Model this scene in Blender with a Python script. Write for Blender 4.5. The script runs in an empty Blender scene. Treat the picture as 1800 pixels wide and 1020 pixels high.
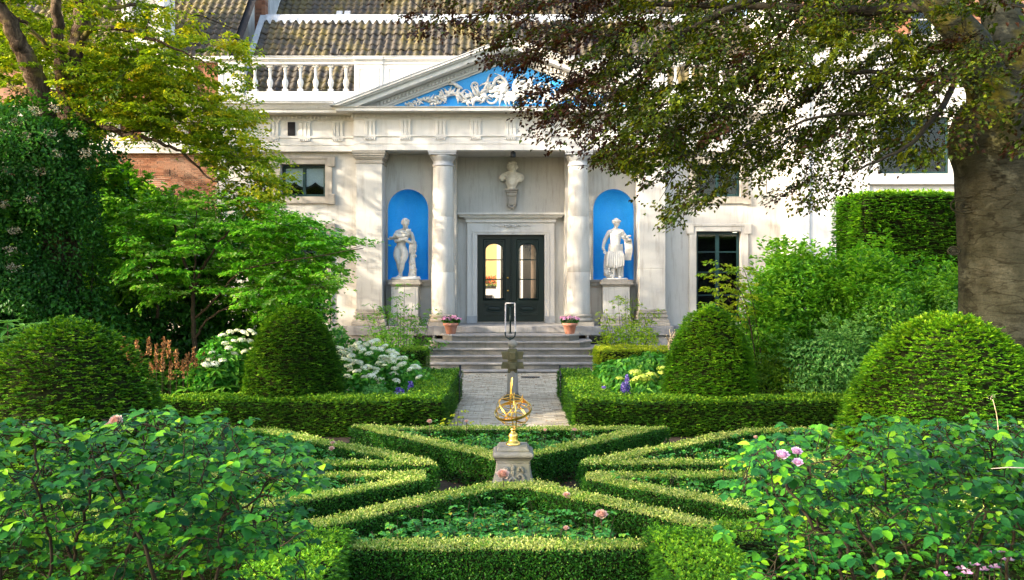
import bpy, bmesh, math, random
import numpy as np
from mathutils import Vector, Matrix, noise
R = math.radians
random.seed(7)
rng = np.random.default_rng(7)
S = bpy.context.scene
COL = S.collection
# ------------------------------------------------------------------ camera, light
CAMH, F, HY = 2.6, 1620.0, 495.0
cam = bpy.data.cameras.new('camera'); camo = bpy.data.objects.new('camera', cam); COL.objects.link(camo)
camo.location = (0, 0, CAMH); camo.rotation_euler = (R(90), 0, 0)
cam.sensor_width = 36; cam.lens = 36*F/1800; cam.shift_y = -15/1800; cam.clip_end = 400; cam.clip_start = .05
S.camera = camo
SUN_EL, SUN_DIR = 22, Vector((-.91, -.41, 0)).normalized()      # direction TOWARDS the sun, in plan
sv = Vector((SUN_DIR.x*math.cos(R(SUN_EL)), SUN_DIR.y*math.cos(R(SUN_EL)), math.sin(R(SUN_EL))))
w = bpy.data.worlds.new('World'); S.world = w; w.use_nodes = True
nt = w.node_tree; bg = nt.nodes['Background']
sky = nt.nodes.new('ShaderNodeTexSky'); sky.sky_type = 'NISHITA'; sky.sun_disc = False
sky.sun_elevation = R(SUN_EL); sky.sun_rotation = math.atan2(SUN_DIR.x, SUN_DIR.y); sky.air_density = 1.0; sky.dust_density = 2.0
wb = nt.nodes.new('ShaderNodeMix'); wb.data_type = 'RGBA'; wb.blend_type = 'MULTIPLY'; wb.inputs[0].default_value = 1; wb.inputs[7].default_value = (1.10, 1.0, .90, 1)   # daylight white balance
nt.links.new(sky.outputs[0], wb.inputs[6]); nt.links.new(wb.outputs[2], bg.inputs[0]); bg.inputs[1].default_value = .15
sl = bpy.data.lights.new('sun', 'SUN'); slo = bpy.data.objects.new('sun', sl); COL.objects.link(slo)
sl.energy = 2.1; sl.angle = R(.55); sl.color = (1, .87, .68)
slo.rotation_euler = sv.to_track_quat('Z', 'Y').to_euler(); slo.location = (-20, -10, 25)
S.view_settings.view_transform = 'Standard'; S.view_settings.look = 'None'
S.view_settings.exposure = 2.75; S.view_settings.gamma = 1.0
try: S.view_settings.use_curve_mapping = False
except Exception: pass
S.cycles.max_bounces = 7; S.cycles.diffuse_bounces = 4; S.cycles.transparent_max_bounces = 12

# ------------------------------------------------------------------ measuring helpers
def PX(px, d): return (px-900)*d/F            # metres to the side at distance d
def PZ(py, d): return CAMH-(py-HY)*d/F        # height at distance d
def PW(px, py, d): return Vector((PX(px, d), d, PZ(py, d)))

# ------------------------------------------------------------------ materials
def mat(name):
    m = bpy.data.materials.new(name); m.use_nodes = True
    return m, m.node_tree, m.node_tree.nodes['Principled BSDF']
def node(nt, t, **kw):
    n = nt.nodes.new(t)
    for k, v in kw.items(): setattr(n, k, v)
    return n
def ramp(nt, fac, stops, interp='LINEAR'):
    r = node(nt, 'ShaderNodeValToRGB'); r.color_ramp.interpolation = interp
    e = r.color_ramp.elements
    while len(e) < len(stops): e.new(.5)
    for i, (p, c) in enumerate(stops): e[i].position = p; e[i].color = (*c, 1)
    nt.links.new(fac, r.inputs[0]); return r.outputs[0]
def pos(nt, scale=(1, 1, 1)):
    g = node(nt, 'ShaderNodeNewGeometry'); mp = node(nt, 'ShaderNodeMapping')
    mp.inputs['Scale'].default_value = scale
    nt.links.new(g.outputs['Position'], mp.inputs[0]); return mp.outputs[0]
def nz(nt, vec, scale, detail=4, rough=.6, dist=0):
    n = node(nt, 'ShaderNodeTexNoise'); n.inputs['Scale'].default_value = scale; n.inputs['Detail'].default_value = detail
    n.inputs['Roughness'].default_value = rough; n.inputs['Distortion'].default_value = dist
    nt.links.new(vec, n.inputs['Vector']); return n.outputs[0]
def mixc(nt, fac, a, b, mode='MIX'):
    m = node(nt, 'ShaderNodeMix', data_type='RGBA', blend_type=mode)
    if isinstance(fac, (int, float)): m.inputs[0].default_value = fac
    else: nt.links.new(fac, m.inputs[0])
    for i, v in ((6, a), (7, b)):
        if isinstance(v, tuple): m.inputs[i].default_value = (*v, 1)
        else: nt.links.new(v, m.inputs[i])
    return m.outputs[2]
def bump(nt, p, h, strength=.3, dist=.02):
    b = node(nt, 'ShaderNodeBump'); b.inputs['Strength'].default_value = strength; b.inputs['Distance'].default_value = dist
    nt.links.new(h, b.inputs['Height']); nt.links.new(b.outputs[0], p.inputs['Normal'])
def stone(name, a, b, c=None, scale=1.2, rough=.8, bs=.25, grain=40, stain=.5, streak=True):
    """mottled masonry or paint: a..b by broad noise, c the stain colour in vertical streaks"""
    m, nt, p = mat(name)
    v = pos(nt)
    col = ramp(nt, nz(nt, v, scale, 6, .65), [(.3, a), (.7, b)])
    if c:
        vs = pos(nt, (6, 6, .7) if streak else (1, 1, 1))
        f = ramp(nt, nz(nt, vs, 1.1 if streak else 3, 7, .7), [(.5, (0, 0, 0)), (.78, (stain,)*3)])
        col = mixc(nt, f, col, c)
    g = nz(nt, v, grain, 4, .7)
    col = mixc(nt, .25, col, ramp(nt, g, [(.3, (.55, .55, .55)), (.7, (1.35, 1.35, 1.35))]), 'MULTIPLY')
    nt.links.new(col, p.inputs['Base Color']); p.inputs['Roughness'].default_value = rough; p.inputs['Specular IOR Level'].default_value = .22
    bump(nt, p, g, bs, .01)
    return m
def leafmat(name, stops, rough=.45, trans=.3, spec=.5, big=None, tw=(1.2, 1.25, .5), jit=.5):
    m, nt, p = mat(name)
    at = node(nt, 'ShaderNodeAttribute', attribute_name='tint')
    col = ramp(nt, at.outputs['Fac'], stops)
    v = pos(nt)
    n1 = ramp(nt, nz(nt, v, 2.2, 3), [(.3, (.72, .78, .72)), (.7, (1.3, 1.22, 1.15))])
    col = mixc(nt, jit, col, n1, 'MULTIPLY')
    nt.links.new(col, p.inputs['Base Color'])
    p.inputs['Roughness'].default_value = rough; p.inputs['Specular IOR Level'].default_value = spec*.42
    tr = node(nt, 'ShaderNodeBsdfTranslucent')
    nt.links.new(mixc(nt, 1, col, tw, 'MULTIPLY'), tr.inputs[0])
    mx = node(nt, 'ShaderNodeMixShader'); mx.inputs[0].default_value = trans
    out = nt.nodes['Material Output']
    nt.links.new(p.outputs[0], mx.inputs[1]); nt.links.new(tr.outputs[0], mx.inputs[2]); nt.links.new(mx.outputs[0], out.inputs[0])
    return m
def plain(name, c, rough=.6, metal=0, bs=0, scale=30, var=.15, spec=.2):
    m, nt, p = mat(name)
    v = pos(nt); n = nz(nt, v, scale, 5)
    col = mixc(nt, 1, c, ramp(nt, n, [(.3, (1-var,)*3), (.7, (1+var,)*3)]), 'MULTIPLY')
    nt.links.new(col, p.inputs['Base Color']); p.inputs['Roughness'].default_value = rough; p.inputs['Metallic'].default_value = metal
    p.inputs['Specular IOR Level'].default_value = spec
    if bs: bump(nt, p, n, bs, .01)
    return m
M = {}
M['plaster'] = stone('painted_plaster', (.38, .375, .35), (.45, .445, .42), (.21, .195, .16), .9, .75, .12, 60, .75)
M['plaster_white'] = stone('white_paint', (.50, .495, .47), (.58, .57, .545), (.30, .28, .235), 1.2, .6, .1, 60, .5)
M['sandstone'] = stone('weathered_sandstone', (.24, .225, .195), (.34, .315, .275), (.10, .095, .08), 2.5, .85, .4, 45, .6)
M['riser'] = stone('dark_riser_stone', (.13, .125, .11), (.22, .21, .19), (.07, .08, .045), 2.5, .8, .35, 50, .7)  # step blocks in a darker stone colour than their treads
M['bluestone'] = stone('blue_stone', (.17, .175, .18), (.27, .27, .27), (.05, .052, .06), 1.8, .7, .3, 50, .9)
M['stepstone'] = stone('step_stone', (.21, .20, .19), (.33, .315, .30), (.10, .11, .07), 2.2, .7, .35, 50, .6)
M['niche_blue'] = stone('blue_niche_paint', (.018, .36, .86), (.05, .45, .92), None, 1.5, .5, .05, 30)
M['pediment_blue'] = stone('blue_pediment_paint', (.008, .25, .66), (.07, .36, .72), None, .8, .5, .05, 30)
M['marble'] = stone('weathered_marble', (.46, .445, .41), (.60, .585, .55), (.20, .185, .15), 5, .6, .3, 70, .55, False)
M['marble_bust'] = stone('bust_marble', (.56, .53, .45), (.72, .68, .60), (.20, .175, .13), 7, .65, .3, 70, .6, False)
M['mossy_stone'] = stone('mossy_stone', (.075, .07, .035), (.18, .16, .09), (.05, .06, .015), 6, .9, .5, 70, .9, False)
M['grey_stone'] = stone('grey_carved_stone', (.12, .125, .115), (.22, .22, .20), (.13, .135, .06), 7, .85, .45, 80, .8, False)
M['door_green'] = plain('dark_green_paint', (.003, .014, .013), .35, var=.25, spec=.25)
M['sash_green'] = plain('green_sash_paint', (.007, .03, .032), .4, spec=.3)
M['brown_room'] = plain('brown_interior', (.030, .014, .008), .8)
M['dark'] = plain('dark_interior', (.012, .012, .014), .8)
M['iron'] = plain('dark_iron', (.02, .024, .03), .5, .3)
M['rail_grey'] = plain('grey_rail_paint', (.36, .355, .37), .4, .2)
M['lead'] = stone('lead_sheet', (.25, .265, .285), (.42, .43, .44), (.16, .175, .2), 2, .5, .2, 30, .5)
M['curtain'] = plain('white_curtain', (.75, .77, .8), .8)
M['soil'] = stone('soil', (.035, .026, .018), (.075, .055, .038), None, 6, .95, .8, 30)
M['grass'] = M['soil']
M['terracotta'] = stone('terracotta', (.36, .13, .07), (.44, .22, .16), (.5, .38, .33), 9, .85, .2, 60, .6)
M['wood_dark'] = plain('branch_bark', (.06, .045, .035), .9, bs=.4, scale=60, var=.4)
M['twig'] = plain('grey_brown_twigs', (.045, .034, .022), .9, var=.4)
M['cane'] = plain('rose_canes', (.016, .013, .007), .9, var=.4)
M['twig_pale'] = plain('pale_twigs', (.5, .4, .26), .8, var=.3)
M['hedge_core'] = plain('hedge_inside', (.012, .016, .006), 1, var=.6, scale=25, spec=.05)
M['hedge_core_brown'] = plain('hedge_inside_twiggy', (.035, .028, .014), 1, var=.7, scale=35, spec=.05)
# gold
m, nt, p = mat('gilded_metal'); p.inputs['Metallic'].default_value = 1
nt.links.new(ramp(nt, nz(nt, pos(nt), 14, 4), [(.35, (.62, .36, .06)), (.65, (.95, .66, .18))]), p.inputs['Base Color']); p.inputs['Roughness'].default_value = .3; M['gold'] = m
# brick
m, nt, p = mat('red_brick')
oi = node(nt, 'ShaderNodeObjectInfo'); v = pos(nt)
wn = node(nt, 'ShaderNodeTexWhiteNoise'); mp = node(nt, 'ShaderNodeVectorMath', operation='SNAP'); mp.inputs[1].default_value = (.22, 5, .072)
nt.links.new(v, mp.inputs[0]); nt.links.new(mp.outputs[0], wn.inputs[0])
c = ramp(nt, wn.outputs[0], [(0, (.10, .045, .028)), (.35, (.18, .078, .045)), (.7, (.24, .115, .068)), (1, (.15, .09, .065))])
c = mixc(nt, ramp(nt, nz(nt, v, .9, 5), [(.45, (0, 0, 0)), (.8, (.6, .6, .6))]), c, (.26, .21, .17))
nt.links.new(c, p.inputs['Base Color']); p.inputs['Roughness'].default_value = .9; bump(nt, p, nz(nt, v, 60, 4), .4, .01); p.inputs['Specular IOR Level'].default_value = .12; M['brick'] = m
M['mortar'] = plain('mortar', (.42, .38, .32), .95, bs=.3)
# pantile
m, nt, p = mat('glazed_pantile')
v = pos(nt); oi = node(nt, 'ShaderNodeObjectInfo')
c = ramp(nt, nz(nt, v, 1.6, 5, .7), [(.3, (.022, .023, .027)), (.5, (.038, .032, .024)), (.72, (.074, .056, .036))])
c = mixc(nt, ramp(nt, nz(nt, pos(nt, (1, .6, .6)), 1.1, 6, .75), [(.45, (0, 0, 0)), (.62, (.75, .75, .75))]), c, (.12, .095, .014))
c = mixc(nt, ramp(nt, oi.outputs['Random'], [(0, (0, 0, 0)), (1, (.45, .45, .45))]), c, (.03, .03, .032))
nt.links.new(c, p.inputs['Base Color']); p.inputs['Roughness'].default_value = .6; bump(nt, p, nz(nt, v, 50, 3), .3, .01); p.inputs['Specular IOR Level'].default_value = .3; M['tile'] = m
# setts
m, nt, p = mat('clinker_setts')
v = pos(nt); wn = node(nt, 'ShaderNodeTexWhiteNoise'); mp = node(nt, 'ShaderNodeVectorMath', operation='SNAP'); mp.inputs[1].default_value = (.2, .085, 9)
nt.links.new(v, mp.inputs[0]); nt.links.new(mp.outputs[0], wn.inputs[0])
c = ramp(nt, wn.outputs[0], [(0, (.32, .27, .20)), (.5, (.45, .39, .29)), (1, (.56, .49, .38))])
nt.links.new(c, p.inputs['Base Color']); p.inputs['Roughness'].default_value = .85; bump(nt, p, nz(nt, v, 60, 4), .4, .008); p.inputs['Specular IOR Level'].default_value = .12; M['sett'] = m
# beech bark
m, nt, p = mat('beech_bark'); v = pos(nt); vs = pos(nt, (1.2, 1.2, 5))
c = ramp(nt, nz(nt, v, 1.6, 6, .65), [(.32, (.016, .018, .011)), (.5, (.030, .032, .022)), (.7, (.056, .058, .044))])
gm = node(nt, 'ShaderNodeSeparateXYZ'); nt.links.new(v, gm.inputs[0])
up = node(nt, 'ShaderNodeMapRange'); up.inputs[1].default_value = 4.1; up.inputs[2].default_value = 6.2; nt.links.new(gm.outputs[2], up.inputs[0])
ms = node(nt, 'ShaderNodeMath', operation='MULTIPLY'); nt.links.new(ramp(nt, up.outputs[0], [(0, (0, 0, 0)), (.45, (.9,)*3), (.7, (.8,)*3), (1, (.22,)*3)]), ms.inputs[0])
nt.links.new(ramp(nt, nz(nt, v, 3.5, 5), [(.47, (0, 0, 0)), (.60, (.9, .9, .9))]), ms.inputs[1])
c = mixc(nt, ms.outputs[0], c, (.13, .11, .006))
c = mixc(nt, .85, c, ramp(nt, nz(nt, pos(nt, (1, 1, 3.2)), 1.3, 3, .5, .4), [(.478, (1, 1, 1)), (.498, (.35, .33, .28)), (.502, (.35, .33, .28)), (.52, (1, 1, 1))]), 'MULTIPLY')
c = mixc(nt, .6, c, ramp(nt, nz(nt, v, 38, 5, .75), [(.3, (.55, .55, .5)), (.7, (1.5, 1.5, 1.4))]), 'MULTIPLY')
c = mixc(nt, .5, c, ramp(nt, nz(nt, vs, 3, 8, .65, 1), [(.42, (.45, .42, .38)), (.47, (1.05, 1.05, 1.05))]), 'MULTIPLY')
nt.links.new(c, p.inputs['Base Color']); p.inputs['Roughness'].default_value = .8; bump(nt, p, nz(nt, vs, 5, 8, .65, 1), .6, .03); p.inputs['Specular IOR Level'].default_value = .12; M['beech_bark'] = m
m, nt, p = mat('rough_mossy_bark'); v = pos(nt, (1.5, 1.5, .6))
c = ramp(nt, nz(nt, v, 5, 8, .75, .8), [(.35, (.018, .013, .010)), (.52, (.075, .052, .036)), (.7, (.22, .16, .11))])
c = mixc(nt, ramp(nt, nz(nt, pos(nt), 1.7, 4), [(.52, (0, 0, 0)), (.66, (.8, .8, .8))]), c, (.22, .19, .03))
nt.links.new(c, p.inputs['Base Color']); p.inputs['Roughness'].default_value = .9; bump(nt, p, nz(nt, v, 9, 8, .8), .9, .05); p.inputs['Specular IOR Level'].default_value = .12; M['mossy_bark'] = m
M['beech_limb'] = plain('beech_limb_bark', (.020, .017, .010), .85, bs=.4, scale=20, var=.5)
# glass
def glassmat(name, tint, refl):
    m, nt, p = mat(name)
    tb = node(nt, 'ShaderNodeBsdfTransparent'); tb.inputs[0].default_value = (*tint, 1)
    gl = node(nt, 'ShaderNodeBsdfGlossy'); gl.inputs['Roughness'].default_value = .03
    fr = node(nt, 'ShaderNodeFresnel'); fr.inputs[0].default_value = 1.28
    ad = node(nt, 'ShaderNodeMath', operation='ADD'); ad.inputs[1].default_value = refl; nt.links.new(fr.outputs[0], ad.inputs[0])
    bp = node(nt, 'ShaderNodeBump'); bp.inputs['Strength'].default_value = .05; nt.links.new(nz(nt, pos(nt), 3, 2), bp.inputs['Height']); nt.links.new(bp.outputs[0], gl.inputs['Normal'])
    mx = node(nt, 'ShaderNodeMixShader'); nt.links.new(ad.outputs[0], mx.inputs[0]); nt.links.new(tb.outputs[0], mx.inputs[1]); nt.links.new(gl.outputs[0], mx.inputs[2])
    nt.links.new(mx.outputs[0], nt.nodes['Material Output'].inputs[0]); return m
M['glass'] = glassmat('window_glass', (.8, .85, .85), .006)
M['glass_clear'] = glassmat('clear_door_glass', (.95, .95, .95), .02)
# foliage palettes: (tint 0 dark/old .. 1 light/young)
M['box'] = leafmat('box_leaves', [(0, (.010, .06, .006)), (.42, (.030, .15, .012)), (.68, (.12, .28, .022)), (.9, (.34, .42, .09)), (1, (.46, .50, .17))], .42, .25)
M['yew'] = leafmat('yew_needles', [(0, (.010, .045, .006)), (.5, (.050, .17, .008)), (.8, (.14, .31, .012)), (1, (.28, .44, .03))], .5, .2)
M['yew_bright'] = leafmat('bright_yew_needles', [(0, (.014, .07, .006)), (.5, (.070, .23, .009)), (.8, (.15, .36, .012)), (1, (.27, .46, .02))], .5, .25)
M['beech'] = leafmat('copper_beech_leaves', [(0, (.018, .008, .008)), (.35, (.045, .020, .012)), (.55, (.024, .040, .006)), (.8, (.045, .090, .006)), (1, (.13, .17, .008))], .40, .40, .45, tw=(1.5, 1.1, .4))
M['maple'] = leafmat('field_maple_leaves', [(0, (.03, .08, .006)), (.5, (.16, .26, .012)), (.85, (.36, .42, .02)), (1, (.52, .44, .02))], .5, .45)
M['dogwood'] = leafmat('dogwood_leaves', [(0, (.025, .14, .012)), (.5, (.12, .40, .02)), (.85, (.26, .54, .05)), (1, (.44, .60, .20))], .4, .35)
M['privet'] = leafmat('dark_shrub_leaves', [(0, (.014, .070, .012)), (.6, (.050, .19, .020)), (1, (.18, .36, .03))], .4, .25)
M['shrub'] = leafmat('green_shrub_leaves', [(0, (.018, .10, .008)), (.5, (.085, .29, .014)), (1, (.26, .50, .04))], .42, .38)
M['shrub_cool'] = leafmat('cool_shrub_leaves', [(0, (.018, .10, .022)), (.5, (.075, .26, .05)), (1, (.22, .44, .12))], .42, .35)
M['shrub_yellow'] = leafmat('yellow_green_leaves', [(0, (.06, .17, .008)), (.5, (.20, .36, .012)), (1, (.45, .50, .03))], .45, .4)
M['hydrangea'] = leafmat('hydrangea_leaves', [(0, (.018, .12, .018)), (.5, (.065, .27, .03)), (1, (.22, .46, .05))], .4, .35)
M['rose'] = leafmat('rose_leaves', [(0, (.006, .045, .016)), (.45, (.020, .12, .018)), (.72, (.06, .22, .012)), (.93, (.17, .36, .012)), (1, (.22, .40, .03))], .38, .25, .35)
M['rosebed'] = leafmat('bed_rose_leaves', [(0, (.02, .13, .022)), (.5, (.06, .28, .05)), (.85, (.18, .42, .03)), (1, (.42, .36, .03))], .38, .25, .5)
M['white_flower'] = leafmat('white_florets', [(0, (.50, .62, .26)), (.5, (.76, .78, .64)), (1, (.85, .85, .78))], .6, .2, .2, tw=(1, 1, .95))
M['lime_flower'] = leafmat('lime_florets', [(0, (.30, .48, .04)), (.5, (.46, .60, .09)), (1, (.62, .70, .20))], .6, .2, .2, tw=(1, 1, .7))
M['pink_flower'] = leafmat('pink_petals', [(0, (.72, .20, .45)), (.5, (.84, .42, .66)), (1, (.88, .64, .80))], .6, .25, .2, tw=(1, .8, .9))
M['rose_pink'] = leafmat('pale_pink_petals', [(0, (.62, .26, .20)), (.5, (.66, .42, .36)), (1, (.70, .56, .50))], .6, .25, .2, tw=(1, .85, .8))
M['rose_mauve'] = leafmat('mauve_petals', [(0, (.45, .18, .50)), (.5, (.70, .42, .66)), (1, (.82, .66, .78))], .6, .25, .2, tw=(1, .85, 1))
M['violet_flower'] = leafmat('violet_florets', [(0, (.06, .04, .30)), (.5, (.16, .11, .48)), (1, (.38, .34, .70))], .6, .2, .2, tw=(1, .9, 1.1))
M['rust_flower'] = leafmat('rust_plumes', [(0, (.18, .08, .03)), (.5, (.32, .16, .07)), (1, (.44, .27, .13))], .8, .2, .1, tw=(1, .9, .8))
M['cream_flower'] = leafmat('cream_panicles', [(0, (.22, .20, .14)), (.5, (.36, .33, .25)), (1, (.52, .48, .38))], .8, .2, .1, tw=(1, 1, .8))
M['red_flower'] = leafmat('red_petals', [(0, (.55, .03, .02)), (.5, (.75, .08, .03)), (1, (.85, .25, .04))], .6, .2, .2, tw=(1, .8, .8))

# ------------------------------------------------------------------ object helpers
def thing(name, label, cat, loc=(0, 0, 0), group=None):
    o = bpy.data.objects.new(name, None); COL.objects.link(o); o.location = loc
    o.empty_display_size = .2; o['label'] = label; o['category'] = cat
    if group: o['group'] = group
    return o
def worldloc(t):
    l = Vector((0, 0, 0))            # meshes are written in world metres, so only Empties carry an offset
    while t is not None:
        if t.type != 'EMPTY': return l*0
        l += t.location; t = t.parent
    return l
def link(name, me, m, parent=None, kind=None, label=None):
    o = bpy.data.objects.new(name, me); COL.objects.link(o)
    if m is not None and len(me.materials) == 0: me.materials.append(m)
    if parent is not None:
        o.parent = parent
        o.matrix_parent_inverse = Matrix.Translation(-worldloc(parent))
    if kind: o['kind'] = kind
    if label: o['label'] = label
    return o
def tag(o, label, cat, group=None):
    o['label'] = label; o['category'] = cat
    if group: o['group'] = group
    return o
SPLIT = {'panelled_pier', 'plinth', 'white_panel', 'glazing_bar', 'window_surround', 'knot_scars', 'rail', 'door_surround', 'door_plinth_block', 'pilaster_strip', 'basement_window_frame', 'podium', 'dormer', 'window_sill', 'side_window', 'white_trim', 'console', 'raking_cornice', 'gutter_moulding', 'lead_capping', 'soldier_course', 'oval_panel'}
class MB:
    """collects shapes in world metres, links them as ONE mesh object"""
    def __init__(s): s.v = []; s.f = []; s.sm = []; s.rg = []
    def add(s, vs, fs, smooth=False):
        b = len(s.v); s.v += [tuple(v) for v in vs]
        s.f += [tuple(i+b for i in f) for f in fs]; s.sm += [smooth]*len(fs); s.rg.append((b, len(s.v), len(s.f)-len(fs), len(s.f))); return s
    def box(s, x0, x1, y0, y1, z0, z1):
        return s.add([(x0,y0,z0),(x1,y0,z0),(x1,y1,z0),(x0,y1,z0),(x0,y0,z1),(x1,y0,z1),(x1,y1,z1),(x0,y1,z1)],
              [(0,3,2,1),(4,5,6,7),(0,1,5,4),(1,2,6,5),(2,3,7,6),(3,0,4,7)])
    def obox(s, c, ax, ay, az):
        c, ax, ay, az = map(Vector, (c, ax, ay, az)); vs = []
        for k in (-1, 1):
            for i, j in ((-1, -1), (1, -1), (1, 1), (-1, 1)): vs.append(c+ax*i+ay*j+az*k)
        return s.add(vs, [(0,3,2,1),(4,5,6,7),(0,1,5,4),(1,2,6,5),(2,3,7,6),(3,0,4,7)])
    def prism_xz(s, poly, y0, y1):
        n = len(poly); vs = [(x, y0, z) for x, z in poly]+[(x, y1, z) for x, z in poly]
        return s.add(vs, [tuple(range(n)), tuple(range(2*n-1, n-1, -1))]+[(i, i+n, (i+1) % n+n, (i+1) % n) for i in range(n)])
    def prism_xy(s, poly, z0, z1):
        n = len(poly); vs = [(x, y, z0) for x, y in poly]+[(x, y, z1) for x, y in poly]
        return s.add(vs, [tuple(range(n-1, -1, -1)), tuple(range(n, 2*n))]+[(i, (i+1) % n, (i+1) % n+n, i+n) for i in range(n)])
    def lathe(s, c, prof, n=24, square=False, smooth=True, sx=1, sy=1):
        vs = []; fs = []
        ang = [2*math.pi*(k+.5)/n for k in range(n)]
        for r, z in prof:
            for a in ang:
                q = 1/max(abs(math.cos(a)), abs(math.sin(a))) if square else 1
                vs.append((c[0]+r*q*math.cos(a)*sx, c[1]+r*q*math.sin(a)*sy, c[2]+z))
        m = len(prof)
        for i in range(m-1):
            for k in range(n):
                k2 = (k+1) % n; fs.append((i*n+k, i*n+k2, (i+1)*n+k2, (i+1)*n+k))
        fs.append(tuple(range(n-1, -1, -1))); fs.append(tuple((m-1)*n+k for k in range(n)))
        return s.add(vs, fs, smooth)
    def sqlathe(s, c, prof, sx=1, sy=1):
        vs = []; fs = []
        for r, z in prof:
            for i, j in ((-1, -1), (1, -1), (1, 1), (-1, 1)): vs.append((c[0]+r*i*sx, c[1]+r*j*sy, c[2]+z))
        m = len(prof)
        for i in range(m-1):
            for k in range(4): k2 = (k+1) % 4; fs.append((i*4+k, i*4+k2, (i+1)*4+k2, (i+1)*4+k))
        fs.append((3, 2, 1, 0)); fs.append(tuple((m-1)*4+k for k in range(4)))
        return s.add(vs, fs)
    def tube(s, pts, rad, n=6, smooth=True):
        pts = [Vector(p) for p in pts]; m = len(pts)
        if isinstance(rad, (int, float)): rad = [rad]*m
        vs = []; fs = []; up = None
        for i, p in enumerate(pts):
            t = (pts[min(i+1, m-1)]-pts[max(i-1, 0)])
            t = t.normalized() if t.length > 1e-9 else Vector((0, 0, 1))
            if up is None: up = Vector((0, 0, 1)) if abs(t.z) < .9 else Vector((1, 0, 0))
            a = t.cross(up); a = a.normalized() if a.length > 1e-6 else Vector((1, 0, 0)); b = a.cross(t).normalized(); up = b
            for k in range(n):
                q = 2*math.pi*k/n; vs.append(p+(a*math.cos(q)+b*math.sin(q))*rad[i])
        for i in range(m-1):
            for k in range(n): k2 = (k+1) % n; fs.append((i*n+k, i*n+k2, (i+1)*n+k2, (i+1)*n+k))
        fs.append(tuple(range(n-1, -1, -1))); fs.append(tuple((m-1)*n+k for k in range(n)))
        return s.add(vs, fs, smooth)
    def ball(s, c, r, n=12, m=8, sx=1, sy=1, sz=1):
        vs = []; fs = []
        for i in range(1, m):
            f = math.pi*i/m
            for k in range(n):
                a = 2*math.pi*k/n; vs.append((c[0]+r*sx*math.sin(f)*math.cos(a), c[1]+r*sy*math.sin(f)*math.sin(a), c[2]-r*sz*math.cos(f)))
        vs += [(c[0], c[1], c[2]-r*sz), (c[0], c[1], c[2]+r*sz)]; b = len(vs)-2
        for i in range(m-2):
            for k in range(n): k2 = (k+1) % n; fs.append((i*n+k, i*n+k2, (i+1)*n+k2, (i+1)*n+k))
        for k in range(n): k2 = (k+1) % n; fs.append((b, k2, k)); fs.append((b+1, (m-2)*n+k, (m-2)*n+k2))
        return s.add(vs, fs, True)
    def sweep(s, prof, path, close=False):
        """profile [(outward, z)] carried along a plan path [(x, y)] with mitres; outward is right of travel = -Y when going +X"""
        P = [Vector((a, b)) for a, b in path]; n = len(P); k = len(prof); vs = []
        for i in range(n):
            d0 = (P[i]-P[i-1]).normalized() if (i > 0 or close) else None
            d1 = (P[(i+1) % n]-P[i]).normalized() if (i < n-1 or close) else None
            if d0 is None: d0 = d1
            if d1 is None: d1 = d0
            n0 = Vector((d0.y, -d0.x)); n1 = Vector((d1.y, -d1.x)); b = n0+n1
            b = b/(1+n0.dot(n1)) if 1+n0.dot(n1) > .05 else n0
            for o, z in prof: q = P[i]+b*o; vs.append((q.x, q.y, z))
        fs = []
        for i in range(n if close else n-1):
            j = (i+1) % n
            for a in range(k-1): fs.append((i*k+a, j*k+a, j*k+a+1, i*k+a+1))
        if not close: fs.append(tuple(range(k))); fs.append(tuple((n-1)*k+a for a in range(k-1, -1, -1)))
        return s.add(vs, fs)
    def mesh(s, name):
        me = bpy.data.meshes.new(name); me.from_pydata(s.v, [], s.f); me.update()
        me.polygons.foreach_set('use_smooth', s.sm); me.validate(); return me
    def clusters(s):
        """shapes that touch stay together; shapes apart become meshes of their own"""
        n = len(s.rg); lo = []; hi = []
        for (a, b, c, d) in s.rg:
            q = np.array(s.v[a:b]); lo.append(q.min(0)-.006); hi.append(q.max(0)+.006)
        p = list(range(n))
        def f(i):
            while p[i] != i: i = p[i]
            return i
        for i in range(n):
            for j in range(i): 
                if np.all(lo[i] <= hi[j]) and np.all(lo[j] <= hi[i]): p[f(i)] = f(j)
        out = {}
        for i in range(n): out.setdefault(f(i), []).append(i)
        res = []
        for ids in out.values():
            m = MB()
            for i in ids: a, b, c, d = s.rg[i]; m.add(s.v[a:b], [tuple(k-a for k in t) for t in s.f[c:d]], s.sm[c])
            res.append(m)
        return res
    def build(s, name, m, parent=None, kind=None, label=None, bevel=0):
        if name in SPLIT and kind is None and len(s.rg) > 1:
            cl = s.clusters()
            if len(cl) > 1: return [q.build(name, m, parent, 'part_', label, bevel) for q in cl][0]
        if kind == 'part_': kind = None
        me = s.mesh(name)
        o = link(name, me, m, parent, kind, label)
        if bevel:
            b = o.modifiers.new('bevel', 'BEVEL'); b.width = bevel; b.segments = 2; b.limit_method = 'ANGLE'; b.harden_normals = False
        return o
def solo(name, mb, m, label, cat, base, group=None, kind=None, bevel=0):
    """a thing that is one mesh, with its origin at its base"""
    o = mb.build(name, m, None, kind, None, bevel); o.data.transform(Matrix.Translation(-Vector(base))); o.location = base
    if label: tag(o, label, cat, group)
    return o
def struct(name, mb, m): return mb.build(name, m, None, 'structure')

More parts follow.
